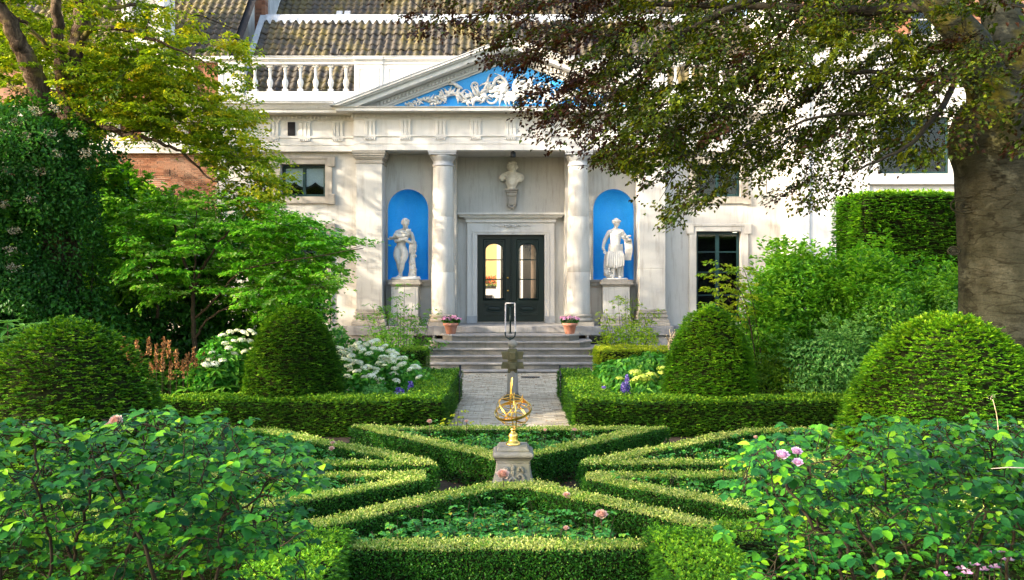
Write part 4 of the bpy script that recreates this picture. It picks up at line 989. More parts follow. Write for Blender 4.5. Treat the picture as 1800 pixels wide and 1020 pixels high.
def sprig_leaves(base, n_stem, h, leafL, nl, spread=.18, up=.7, comp=5):
    """small rose plant: stems with five-part leaves; returns P, T, N arrays and stem paths"""
    Ps, Ts, Ns, paths = [], [], [], []
    for _ in range(n_stem):
        a = random.uniform(0, 6.283); tilt = random.uniform(.1, .8)*spread/.18
        q = Vector(base); d = Vector((math.cos(a)*tilt, math.sin(a)*tilt, 1)).normalized(); pts = [q.copy()]; H = h*random.uniform(.6, 1.1)
        for s_ in range(4): d = (d+Vector((random.uniform(-.2, .2), random.uniform(-.2, .2), random.uniform(-.05, .1)))).normalized(); q = q+d*H/4; pts.append(q.copy())
        paths.append(pts)
        for k in range(nl):
            t = random.uniform(.35, 1)*4; i = min(int(t), 3); p = pts[i].lerp(pts[i+1], t-i); b = random.uniform(0, 6.283); ax = Vector((math.cos(b), math.sin(b), random.uniform(-.1, .45))).normalized(); sd = ax.cross(Vector((0, 0, 1))).normalized()
            Lr = leafL*2.0
            for c_ in range(comp):
                if c_ == 0: pp, tt = p+ax*Lr, ax
                else: s2 = 1 if c_ % 2 else -1; pp = p+ax*Lr*(.95 if c_ < 3 else .5); tt = (ax*.35+sd*s2)
                Ps.append(pp); Ts.append(tt+Vector((0, 0, random.uniform(-.35, .1)))); Ns.append(Vector((random.uniform(-.35, .35), random.uniform(-.35, .35), 1)))
    return Ps, Ts, Ns, paths
def rose_mesh(name, r=.035, n=26):
    P, T, N, A = [], [], [], []
    for k in range(n):
        f = k/n; a = k*2.4; el = 1.35-1.25*f; d = Vector((math.cos(a)*math.cos(el), math.sin(a)*math.cos(el), math.sin(el)))
        base = Vector((math.cos(a), math.sin(a), 0))*r*.35*f; P.append(base); T.append(d); N.append(Vector((-math.cos(a)*math.sin(el), -math.sin(a)*math.sin(el), math.cos(el)))*-1 if 0 else Vector((-math.cos(a), -math.sin(a), .6))); A.append(.35+.65*f+random.uniform(-.15, .1))
    return tri_mesh(name, *oval_leaves(np.array(P), np.array(T), np.array(N), r*1.15, r*1.1, np.array(A), .25, -.25))
rose_me = rose_mesh('rose_bloom', .038); rose_me.materials.append(M['rose_pink'])
rose_big = rose_mesh('rose_bloom_large', .058, 34); rose_big.materials.append(M['rose_pink'])
mauve_me = rose_mesh('mauve_bloom', .045, 30); mauve_me.materials.append(M['rose_mauve'])
def bloom(me, loc, parent, name='rose_bloom', s=1):
    o = bpy.data.objects.new(name, me); COL.objects.link(o); o.parent = parent; o.location = Vector(loc)-worldloc(parent); o.scale = (s, s, s)
    o.rotation_euler = Matrix.Rotation(random.uniform(.2, .7), 3, 'X').to_euler() if 0 else (Matrix.Rotation(random.uniform(.3, .7), 3, 'X') @ Matrix.Rotation(random.uniform(0, 6), 3, 'Z')).to_euler(); return o
blooms = [[(755, 742, 13.3), (820, 742, 13.2), (1010, 757, 12.6), (958, 757, 12.9)], [(585, 780, 12.0), (583, 790, 11.6)], [(1328, 770, 12.2)], [], [], [(708, 887, 9.0), (735, 892, 9.0), (996, 872, 9.3), (1057, 908, 8.3), (995, 930, 8.1)]]
bl_lab = ['rose plants filling the farthest triangular bed behind the armillary sphere', 'rose plants in the farther left wedge bed', 'rose plants in the farther right wedge bed', 'rose plants in the nearer left wedge bed', 'rose plants in the nearer right wedge bed', 'rose plants with pale pink blooms in the large foreground bed']
for k, inner in enumerate(beds):
    xs = [p[0] for p in inner]; ys = [p[1] for p in inner]
    t = thing('bed_roses', bl_lab[k], 'roses', ((min(xs)+max(xs))/2, (min(ys)+max(ys))/2, 0), 'low roses planted inside the box hedges')
    near = k == 5; area = (max(xs)-min(xs))*(max(ys)-min(ys)); n = int(area*(22 if not near else 22)); P, T, N = [], [], []; sm = MB()
    for _ in range(n):
        x, y = random.uniform(min(xs), max(xs)), random.uniform(min(ys), max(ys))
        if not inpoly(x, y, inner): continue
        hh = random.uniform(.26, .52) if near else random.uniform(.34, .56)
        a, b, c_, pa = sprig_leaves((x, y, 0), 4, hh, .042 if near else .046, 5 if near else 5, .20)
        P += a; T += b; N += c_
        for q in pa: sm.tube(q, [.005, .004, .003, .003, .002], 4)
    P = np.array([tuple(v) for v in P]); T = np.array([tuple(v) for v in T]); N = np.array([tuple(v) for v in N]); m_ = len(P)
    tt = rng.normal(.45, .2, m_)+fnoise(P, 3, .12); tt = np.where(rng.random(m_) < .02, 1.0, np.minimum(tt, .9))
    fol('foliage', (oval_leaves if near else leaves)(P, T, N, rng.uniform(.75, 1.15, m_)*(.052 if near else .056), rng.uniform(.8, 1.1, m_)*(.036 if near else .038), tt), M['rosebed'], t)
    sm.build('stems', M['twig'], t, 'stuff')
    for (px, py, d) in blooms[k]:
        p = PW(px, py, d); big = (px, py) in ((1057, 908), (996, 872)); o = bloom(rose_big if big else rose_me, p, t, s=random.uniform(.55, .85) if not big else .85 if px == 1057 else .55)
        stm = MB(); stm.tube([(p.x+.02, p.y+.02, .05), (p.x+.01, p.y, p.z*.6), (p.x, p.y, p.z)], .004, 4); stm.build('stem', M['twig'], t)
# the bloom standing before the pedestal
t = thing('pink_rose', 'open pale pink rose with leafy stem in front of the carved pedestal foot', 'rose', (PX(884, 9.7), 9.72, 0))
p = PW(884, 837, 9.7); bloom(rose_big, p, t, s=1.0); sm = MB(); sm.tube([(p.x, 9.72, 0), (p.x+.02, 9.72, .3), tuple(p)], .005, 5); sm.build('stem', M['twig'], t)
a, b, c_, pa = sprig_leaves((p.x, 9.72, .1), 6, .48, .035, 7, .3)
fol('foliage', leaves(np.array([tuple(v) for v in a]), np.array([tuple(v) for v in b]), np.array([tuple(v) for v in c_]), .045, .03, rng.normal(.6, .15, len(a))), M['rosebed'], t)

# ---- yew hedges
def yew_block(name, label, polys, h, dens=1500, L=.055, W=.02, k=4, base=None, tint0=.36, topb=.38, seed=0, m='yew', boxy=False):
    c = base or (polys[0][0][0], polys[0][0][1], 0); t = thing(name, label, 'hedge', c)
    parts = []; core = MB()
    for P in polys:
        ar2 = sum(P[i][0]*P[(i+1) % len(P)][1]-P[(i+1) % len(P)][0]*P[i][1] for i in range(len(P)))
        if ar2 < 0: P = P[::-1]
        vs, fs = prism_shell(P, 0, h); Pp, Nn = scatter(vs, fs, dens)
        kp = np.ones(len(Pp), bool)
        for Q in polys:
            if Q is P or sorted(map(tuple, Q)) == sorted(map(tuple, P)): continue
            for i in range(len(Pp)):
                if Pp[i, 2] < h-.04 and inpoly(Pp[i, 0], Pp[i, 1], Q): kp[i] = False
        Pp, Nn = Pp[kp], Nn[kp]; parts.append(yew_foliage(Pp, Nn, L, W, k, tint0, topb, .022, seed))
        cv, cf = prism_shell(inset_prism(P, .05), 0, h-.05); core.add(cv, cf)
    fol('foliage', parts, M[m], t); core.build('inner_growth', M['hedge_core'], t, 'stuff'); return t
yew_block('yew_hedge', 'L shaped clipped yew hedge along the left side of the brick path', [[(-1.86, 15.5), (-1.17, 15.5), (-1.17, 20.8), (-1.86, 20.8)], [(-7.2, 15.4), (-1.80, 15.4), (-1.80, 16.15), (-7.2, 16.15)]], .6, 1500, .05, .02, 4, (-2, 16, 0), .34, .30, 1)
yew_block('yew_hedge', 'L shaped clipped yew hedge along the right side of the brick path', [[(1.07, 15.5), (1.75, 15.5), (1.75, 20.8), (1.07, 20.8)], [(1.69, 15.4), (7.2, 15.4), (7.2, 16.15), (1.69, 16.15)]], .6, 1500, .05, .02, 4, (2, 16, 0), .34, .30, 2)
yew_block('low_hedge', 'low clipped hedge left of the steps behind the white hydrangeas', [[(-4.6, 23.7), (-2.24, 23.7), (-2.24, 24.7), (-4.6, 24.7)]], .82, 900, .05, .022, 4, (-3, 24, 0), .42, .35, 3)
yew_block('low_hedge', 'low clipped hedge right of the steps with sunlit yellow put into its leaf colour', [[(2.24, 23.7), (5.6, 23.7), (5.6, 24.0), (2.24, 24.0)], [(2.24, 24.01), (2.6, 24.01), (2.6, 25.2), (2.24, 25.2)], [(2.61, 24.9), (5.6, 24.9), (5.6, 25.2), (2.61, 25.2)]], .82, 900, .05, .022, 4, (3, 24, 0), .62, .4, 4, 'shrub_yellow')  # yellow sunlight is put into this hedge's leaf colour
yew_block('entrance_hedge', 'clipped yew hedge running towards the camera at the lower left corner of the front bed', [[(-1.98, 3.2), (-1.33, 3.2), (-1.33, 7.75), (-1.98, 7.75)]], .5, 3000, .030, .012, 4, (-1.7, 5, 0), .20, .36, 5, 'yew_bright')
yew_block('entrance_hedge', 'clipped yew hedge running towards the camera at the lower right corner of the front bed', [[(1.14, 3.2), (1.73, 3.2), (1.73, 7.75), (1.14, 7.75)]], .52, 3000, .030, .012, 4, (1.4, 5, 0), .20, .36, 6, 'yew_bright')
yew_block('perimeter_hedge', 'dark clipped yew hedge behind the left foreground rose bush', [[(-6.5, 7.4), (-2.0, 7.4), (-2.0, 8.0), (-6.5, 8.0)]], .5, 2200, .035, .013, 4, (-4, 7.7, 0), .08, .5, 15, 'yew')
yew_block('perimeter_hedge', 'dark clipped yew hedge behind the right foreground rose bush', [[(1.75, 7.4), (6.5, 7.4), (6.5, 8.0), (1.75, 8.0)]], .52, 2200, .035, .013, 4, (4, 7.7, 0), .08, .5, 16, 'yew')
def topiary(label, cx, cy, Rr, H, pw=2.1, q=.52, dens=1500, L=.07, W=.026, base_in=.9, tint0=.36, seed=0, m='yew', k=5):
    t = thing('yew_topiary', label, 'topiary', (cx, cy, 0), 'clipped yew domes')
    def rad(z): u = z/H; return Rr*(1-u**pw)**q*(base_in+(1-base_in)*min(u/.25, 1))
    nz_, na = 26, 40; vs = []; 
    zs = [H*(1-(1-i/nz_)**1.5) for i in range(nz_)]+[H*.9995]
    for z in zs:
        for a in range(na): th = 2*math.pi*a/na; r = rad(z); vs.append((cx+r*math.cos(th), cy+r*math.sin(th), z))
    fs = [(i*na+a, i*na+(a+1) % na, (i+1)*na+(a+1) % na, (i+1)*na+a) for i in range(nz_) for a in range(na)]
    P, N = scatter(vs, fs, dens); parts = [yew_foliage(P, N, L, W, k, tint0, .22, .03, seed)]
    fol('foliage', parts, M[m], t)
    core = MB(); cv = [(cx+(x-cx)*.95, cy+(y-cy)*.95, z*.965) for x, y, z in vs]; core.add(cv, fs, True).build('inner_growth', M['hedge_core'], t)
    tk = MB(); tk.tube([(cx, cy, 0), (cx, cy, .5)], .1, 8); tk.build('trunk', M['wood_dark'], t)
topiary('broad dome of clipped yew at the left edge of the picture', -5.12, 10.6, 1.10, 2.12, 2.4, .5, 1000, .060, .024, .92, .42, 1)
topiary('broad dome of clipped yew before the beech trunk at right', 5.0, 10.6, 1.20, 2.18, 2.5, .5, 1000, .060, .024, .92, .50, 2, 'yew_bright')
topiary('tall egg shaped yew in the hedge corner left of the path', PX(516, 16.5), 16.5, .84, 2.12, 2.9, .52, 1300, .062, .026, .80, .36, 3)
topiary('tall egg shaped yew in the hedge corner right of the path', PX(1247, 16.5), 16.5, .79, 2.10, 2.8, .52, 1300, .062, .026, .84, .44, 4, 'yew_bright')
# tall block of clipped yew by the beech
yew_block('tall_clipped_hedge', 'tall square clipped hedge beside the beech trunk below the white house window', [[(PX(1512, 19), 18.8), (PX(1512, 19)+3.2, 18.8), (PX(1512, 19)+3.2, 20.6), (PX(1512, 19), 20.6)]], 4.40, 520, .09, .035, 4, (8, 19, 0), .42, .4, 7, 'yew_bright')
# ================================================================== TREES AND SHRUBS
def spray(anchors, dirs, size, nl, L, W, droop=.25, flat=.05, wr=.45, tint0=.5, tvar=.15, seed=0, oval=False, rand=.3, clumptint=.12, clip=None, jitter=14):
    """flat leafy sprays: leaves ranked along a twig from each anchor"""
    A = np.array([tuple(a) for a in anchors]); tint0 = tint0(A) if callable(tint0) else tint0; D = np.array([tuple(d) for d in dirs]); D[:, 2] *= .35 if np.mean(D[:, 2]) < .8 else .8; D = unit(D); n = len(A)
    Sd = unit(np.cross(D, np.array([0, 0, 1.])+rnd(n)*.15)); tb = rng.normal(tint0, clumptint, n)+fnoise(A, .9, .12, seed)
    sz = rng.uniform(.6, 1.25, n)*size
    i = np.repeat(np.arange(n), nl); m = len(i); u = rng.random(m)**.8; v = rng.uniform(-1, 1, m)*wr*np.sin(np.pi*np.clip(u*.9+.08, 0, 1))
    P = A[i]+D[i]*(u*sz[i])[:, None]+Sd[i]*(v*sz[i])[:, None]; P[:, 2] += -droop*sz[i]*(u**2+.5*np.abs(v))+rng.normal(0, flat, m)*sz[i]
    T = D[i]*.7+Sd[i]*(np.sign(v)*.75)[:, None]+rnd(m)*rand; T[:, 2] -= droop*.8
    if clip:      # the crown keeps the outline measured for it
        px = 900+P[:, 0]*F/P[:, 1]+rng.normal(0, jitter, m); py = HY-(P[:, 2]-CAMH)*F/P[:, 1]+rng.normal(0, jitter*.6, m); ins = np.zeros(m, bool)
        for a in range(len(clip)):
            (x0, y0), (x1, y1) = clip[a], clip[a-1]; c_ = ((y0 > py) != (y1 > py)) & (px < (x1-x0)*(py-y0)/((y1-y0) or 1e-9)+x0); ins ^= c_
        P, T, i = P[ins], T[ins], i[ins]; m = len(P)
    N = np.array([0, 0, 1.])+rnd(m)*(rand+.2)
    return (oval_leaves if oval else leaves)(P, T, N, rng.uniform(.7, 1.2, m)*L, rng.uniform(.75, 1.15, m)*W, tb[i]+rng.normal(0, tvar, m), .22, .18)
def grow(limbs, anchors, mb, r_end=.004, r_base=.022, sag=.05, start=.25, seg=4, sides=4):
    """branches from the limbs out to every anchor; returns the direction each branch arrives with"""
    nodes = []; 
    for pts, rad in limbs:
        P = [Vector(p) for p in pts]; k0 = int(len(P)*start)
        for i in range(k0, len(P)-1):
            for t in (0, .5): nodes.append(tuple(P[i].lerp(P[i+1], t)))
        nodes.append(tuple(P[-1]))
    nodes = np.array(nodes); A = [Vector(a) for a in anchors]
    d0 = [np.min(np.linalg.norm(nodes-np.array(tuple(a)), axis=1)) for a in A]; dirs = [None]*len(A)
    for i in sorted(range(len(A)), key=lambda k: d0[k]):
        a = A[i]; dd = np.linalg.norm(nodes-np.array(tuple(a)), axis=1); j = int(np.argmin(dd)); s_ = Vector(nodes[j]); L = dd[j]; pts = [s_]
        for k in range(1, seg+1):
            t = k/seg; p = s_.lerp(a, t); p.z += sag*L*math.sin(math.pi*t)
            if k < seg: p += Vector((random.gauss(0, .05), random.gauss(0, .05), random.gauss(0, .04)))*L*.6
            pts.append(p)
        rb = min(r_base, r_end+.008*L)
        mb.tube(pts, [rb+(r_end-rb)*k/seg for k in range(seg+1)], sides)
        nodes = np.vstack([nodes, [tuple(p) for p in pts[1:]]]); dv = (pts[-1]-pts[-2])+Vector((random.gauss(0, .1), random.gauss(0, .1), random.gauss(0, .03)))*L
        dirs[i] = dv.normalized() if dv.length > 1e-6 else Vector((1, 0, 0))
    return dirs
def in_px(poly, x, y): return inpoly(x, y, poly)
def anchors_px(poly, d0, d1, n, thr=.0, sx=90, sy=45, seed=0, dens=None):
    xs = [p[0] for p in poly]; ys = [p[1] for p in poly]; out = []; tries = 0
    while len(out) < n and tries < n*60:
        tries += 1; x, y, d = random.uniform(min(xs), max(xs)), random.uniform(min(ys), max(ys)), random.uniform(d0, d1)
        if not inpoly(x, y, poly): continue
        if noise.noise(Vector((x/sx+seed, y/sy, d*.6))) < thr: continue
        if dens and random.random() > dens(x, y): continue
        out.append(PW(x, y, d))
    return out
def curve(pts, n=6, jit=0):
    """smooth path through points"""
    P = [Vector(p) for p in pts]; out = []
    for i in range(len(P)-1):
        p0, p1, p2, p3 = P[max(i-1, 0)], P[i], P[i+1], P[min(i+2, len(P)-1)]
        for k in range(n):
            t = k/n; q = .5*((2*p1)+(p2-p0)*t+(2*p0-5*p1+4*p2-p3)*t*t+(-p0+3*p1-3*p2+p3)*t**3); out.append(q+Vector((random.gauss(0, jit), random.gauss(0, jit), random.gauss(0, jit))))
    out.append(P[-1]); return out
def limb(mb, pts, r0, r1, n=10, jit=0, sub=6):
    c = curve(pts, sub, jit); mb.tube(c, [r0+(r1-r0)*(i/(len(c)-1))**.8 for i in range(len(c))], n); return c, None

# ---- the copper beech at the right
beech = thing('beech_tree', 'huge copper beech with smooth grey trunk and mossy fork overhanging from the right', 'tree', (6.5, 12.2, 0))
D = 12.2; tb = MB()
# trunk as a fluted, swelling column
zs = [-.05, .15, .45, .9, 1.5, 2.2, 2.9, 3.6, 4.2, 4.6, 4.95]; rs = [1.05, .92, .82, .76, .70, .665, .66, .655, .67, .70, .62]; cx_ = [6.85, 6.80, 6.76, 6.72, 6.68, 6.65, 6.62, 6.60, 6.58, 6.58, 6.60]
na = 40; vs = []
for z, r, cx in zip(zs, rs, cx_):
    for k in range(na):
        a = 2*math.pi*k/na; q = r*(1+.05*math.sin(3*a+z*.5)+.03*math.sin(5*a-z)+.02*noise.noise(Vector((math.cos(a)*2, math.sin(a)*2, z*1.3)))*3+(.10*max(0, math.cos(4*a+1))*max(0, 1-z/.9)))
        vs.append((cx+q*math.cos(a), D+q*math.sin(a), z))
lm_ = MB(); fork = Vector((6.5, D, 4.55)); limbs = []
tb.add(vs, [tuple(range(na-1, -1, -1))]+[(i*na+k, i*na+(k+1) % na, (i+1)*na+(k+1) % na, (i+1)*na+k) for i in range(len(zs)-1) for k in range(na)]+[tuple((len(zs)-1)*na+k for k in range(na))], True)

kt = MB()
for px, py, r in ((1722, 358, .15), (1706, 440, .075), (1768, 338, .075)):
    p = PW(px, py, D-.5)
    for q, rr_ in ((1.0, .012), (.6, .010), (.26, .012)):
        loop = []
        for t in range(25):
            a = t*2*math.pi/24; x = p.x+r*q*1.05*math.cos(a)+.03*q*math.sin(2*a)*r; z = p.z+r*q*(.8 if math.sin(a) > 0 else .6)*math.sin(a); dx = x-6.61
            loop.append(Vector((x, D-math.sqrt(max(.665**2-dx*dx, .004))+.002, z)))
        kt.tube(loop, rr_, 6)
kt.build('knot_scars', M['beech_bark'], beech)
def bl(pts, r0, r1, n=12, jit=.01): limbs.append(limb(tb if r0 > .3 else lm_, pts, r0, r1, n, jit))
bl([fork+Vector((-.1, 0, -.3)), PW(1745, 190, 12), PW(1715, 95, 11.7), PW(1650, 10, 11.5), PW(1560, -70, 11.6), PW(1400, -150, 12)], .38, .10)
bl([fork+Vector((.1, .1, -.3)), PW(1790, 120, 12.4), PW(1760, 30, 12.8), PW(1740, -120, 13.2), PW(1700, -300, 13.8)], .42, .15)
bl([fork+Vector((.3, 0, -.3)), PW(1850, 150, 12.0), PW(1930, 60, 11.6), PW(2050, -100, 11.4)], .33, .12)
tb.ball(fork+Vector((0, 0, -.1)), .68, 20, 14, sz=1.1)
tk = tb.build('trunk', M['beech_bark'], beech); r_ = tk.modifiers.new('fuse', 'REMESH'); r_.mode = 'VOXEL'; r_.voxel_size = .045; r_.use_smooth_shade = True; r_ = tk.modifiers.new('smooth', 'SMOOTH'); r_.factor = .5; r_.iterations = 5
bl([PW(1760, 200, 12.0), PW(1748, 165, 11.8), PW(1722, 133, 11.65), PW(1690, 128, 11.6), PW(1620, 140, 11.6), PW(1540, 128, 11.8), PW(1420, 122, 12.1), PW(1290, 118, 12.6)], .085, .012, 9)
bl([PW(1715, 95, 11.7), PW(1600, 190, 11.2), PW(1440, 205, 11.0), PW(1300, 260, 11.2)], .045, .008, 7)
bl([PW(1650, 10, 11.5), PW(1500, 20, 12.2), PW(1300, 10, 13), PW(1104, 12, 13.8), PW(1030, 50, 14.2), PW(1010, 110, 14.4), PW(985, 160, 14.4)], .08, .008, 7)
bl([PW(1400, -150, 12), PW(1150, -110, 13.4), PW(950, -60, 14.6), PW(800, -20, 15.2), PW(740, 10, 15.4)], .10, .010, 7)
bl([PW(1560, -70, 11.6), PW(1350, -10, 11.4), PW(1200, 60, 11.6), PW(1120, 130, 11.9), PW(1040, 200, 12.2)], .08, .010, 7)
bl([PW(1740, -120, 13.2), PW(1600, -60, 14.2), PW(1400, 30, 14.8), PW(1240, 110, 15)], .09, .012, 7)
bl([PW(1690, 128, 11.6), PW(1640, 210, 10.8), PW(1590, 260, 10.4), PW(1500, 300, 10.2)], .05, .010, 6)
bl([PW(1740, -120, 13.2), PW(1500, -260, 13.5), PW(1200, -330, 14), PW(1000, -300, 14.5)], .16, .03, 7)
bl([PW(1930, 60, 11.6), PW(1850, 20, 10.2), PW(1780, 10, 9.6)], .06, .015, 6)
low = [(680, -60), (684, 15), (735, 62), (800, 55), (850, 85), (862, 122), (905, 130), (925, 240), (960, 262), (990, 258), (1000, 215), (1035, 285), (1065, 300), (1110, 300), (1130, 345), (1180, 400), (1215, 400), (1260, 390), (1330, 330), (1345, 355), (1400, 370), (1450, 365), (1500, 335), (1560, 280), (1610, 300), (1670, 270), (1680, 150), (1710, 60), (1760, -60)]
dens = lambda x, y: (1.0 if x > 1060 else .72)*(1 if y < 250 else .62)
A1 = anchors_px([(1630, 60), (1620, 290), (1690, 290), (1740, 240), (1760, 60)], 10.3, 11.0, 26, -.6, 60, 40, 2)
A1 += anchors_px(low, 10.6, 15.2, 430, 0.0, 60, 36, 3, dens)
dense = [(900, -40), (930, 60), (1060, 60), (1100, 150), (1110, 210), (1120, 270), (1230, 330), (1320, 260), (1450, 240), (1600, 250), (1670, 200), (1690, 60), (1690, -40)]
A1 += anchors_px(dense, 11, 15.5, 250, -.3, 80, 45, 9)
A2 = anchors_px([(700, -420), (660, -60), (1760, -60), (2300, -60), (2300, -420)], 10.5, 17, 200, -.2, 120, 80, 5)
A3 = anchors_px([(1700, -40), (1800, 20), (1790, 70), (1800, 200), (1880, 240), (1990, 100), (1990, -60)], 9.0, 11.2, 34, -.5, 60, 40, 8)
dr_ = grow(limbs, A1+A2+A3, lm_, .0035, .018, .08, .2, 4, 4)
lm_.build('limbs', M['beech_limb'], beech)
AA = A1+A2+A3; 
out = [Vector((-.55, random.gauss(0, .3), -.1))+d*.8 for d in dr_]
n1 = len(A1); rest3 = spray(AA[n1+len(A2):], out[n1+len(A2):], .6, 110, .064, .044, .42, .06, .46, .6, .16, 1, False, .42, .16)
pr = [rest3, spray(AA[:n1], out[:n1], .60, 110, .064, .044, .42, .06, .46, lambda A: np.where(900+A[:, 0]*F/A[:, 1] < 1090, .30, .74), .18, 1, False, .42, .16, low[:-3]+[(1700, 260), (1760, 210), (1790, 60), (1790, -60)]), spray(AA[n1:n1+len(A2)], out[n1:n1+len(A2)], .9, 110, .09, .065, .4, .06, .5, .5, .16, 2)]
fol('foliage', pr, M['beech'], beech)

# ---- the old field maple at the left
maple = thing('maple_tree', 'old field maple with mossy twin trunks and golden green foliage at upper left', 'tree', (PX(125, 18), 18, 0))
tb = MB(); lim = []
def ml(pts, r0, r1, n=10, jit=.02): lim.append(limb(tb, pts, r0, r1, n, jit))
ml([PW(128, 640, 18)-Vector((0, 0, 1.2)), PW(118, 430, 18), PW(124, 240, 18), PW(126, 165, 18), PW(138, 90, 18), PW(146, 20, 18), PW(160, -120, 18.2), PW(200, -260, 18.5)], .28, .12, 14)
ml([PW(95, 620, 17.5), PW(90, 300, 17.3), PW(80, 200, 17.2), PW(55, 120, 17), PW(38, 90, 16.9), PW(15, 40, 16.8), PW(-60, -80, 16.5)], .24, .13, 12)
ml([PW(126, 190, 18), PW(112, 150, 17.8), PW(104, 90, 17.7), PW(100, 20, 17.5), PW(90, -80, 17.4)], .17, .08, 10)
ml([PW(115, 95, 17.8), PW(80, 80, 17.6), PW(50, 45, 17.4), PW(25, 30, 17.2), PW(-30, 28, 17)], .06, .02, 7)
ml([PW(140, 80, 18), PW(165, 52, 17.8), PW(215, 52, 17.6), PW(270, 68, 17.5), PW(330, 95, 17.6), PW(380, 125, 17.8)], .07, .010, 7)
ml([PW(126, 200, 18), PW(150, 208, 17.6), PW(205, 232, 17.3), PW(260, 245, 17.2), PW(320, 268, 17.2), PW(365, 310, 17.4), PW(390, 325, 17.4)], .08, .008, 7)
ml([PW(150, 208, 17.6), PW(200, 232, 17.9), PW(280, 225, 18.4), PW(350, 215, 18.8), PW(430, 250, 19)], .05, .008, 7)
ml([PW(145, 30, 18), PW(230, 10, 18.6), PW(320, 20, 19.2), PW(410, 50, 19.8)], .06, .008, 7)
ml([PW(160, -120, 18.2), PW(260, -120, 18.4), PW(360, -60, 18.6)], .08, .02, 7)
ml([PW(126, 165, 18), PW(60, 160, 18.8), PW(0, 150, 19.4), PW(-80, 130, 20)], .08, .02, 7)
mp_ = [(-60, -60), (-60, 190), (40, 175), (75, 120), (110, 230), (160, 240), (230, 250), (300, 262), (360, 300), (395, 345), (440, 385), (500, 345), (510, 300), (470, 262), (455, 215), (430, 160), (440, 100), (425, 60), (330, 30), (300, -20), (240, -60)]
A1 = anchors_px(mp_, 16.6, 20, 400, -.08, 60, 22, 13)
A1 += anchors_px([(150, 70), (140, 200), (300, 240), (400, 290), (460, 280), (400, 190), (330, 100), (240, 60)], 16.8, 19, 190, -.25, 60, 22, 14)
A1 += anchors_px([(380, 95), (395, 70), (440, 80), (450, 95), (432, 110), (410, 110)], 17.2, 17.9, 10, -1)
A1 += anchors_px([(430, 160), (455, 180), (448, 215), (420, 210)], 17.2, 17.9, 8, -1)
A1 += anchors_px([(395, 345), (430, 250), (470, 255), (520, 330), (510, 350), (420, 395)], 17.2, 18.3, 34, -1)
A2 = anchors_px([(-400, -420), (-400, 100), (-60, 100), (-60, -60), (300, -60), (380, -420)], 15.5, 21, 240, -.15, 90, 50, 15)
dr_ = grow(lim, A1+A2, tb, .003, .018, .06, .25, 4, 4)
tb.build('trunk', M['mossy_bark'], maple)
fol('foliage', [spray(A1, [d+Vector((.25, 0, 0)) for d in dr_[:len(A1)]], .56, 88, .078, .064, .16, .04, .5, .60, .17, 3, False, .4, .16, mp_), spray(A2, dr_[len(A1):], 1.0, 90, .12, .10, .2, .05, .5, .55, .16, 4)], M['maple'], maple)

# ---- mostly unseen trees at the garden's left, sized and placed to throw dappled shade
def side_tree(x, y, h, r, n, label, seed=0, zlo=.28, hz=.8):
    t = thing('shade_tree', label, 'tree', (x, y, 0)); b = MB(); L = []
    L.append(limb(b, [(x, y, 0), (x+.1, y, h*.3), (x-.1, y+.1, h*.6), (x, y, h*.85)], .3, .08, 9, .02))
    for k in range(7):
        a = k*2.4+seed; zz = h*(.25+.09*k); L.append(limb(b, [(x, y, zz), (x+math.cos(a)*r*.45, y+math.sin(a)*r*.45, zz+r*.3), (x+math.cos(a)*r*.8, y+math.sin(a)*r*.8, zz+r*.35)], .10, .02, 6, .02))
    A = []
    while len(A) < n:
        u = Vector((random.gauss(0, 1), random.gauss(0, 1), random.gauss(0, 1))).normalized()*random.uniform(.35, 1)**.5
        p = Vector((x+u.x*r, y+u.y*r, h*(zlo+1)/2+u.z*h*(1-zlo)/2))
        if noise.noise(p*.45+Vector((seed, 0, 0))) > -.05: A.append(p)
    dd = grow(L, A, b, .004, .02, .05, .3, 3, 4); b.build('trunk', M['wood_dark'], t)
    fol('foliage', spray(A, dd, .95, 46, .14, .11, .2, .06, .55, .5, .15, seed), M['maple'], t); return t

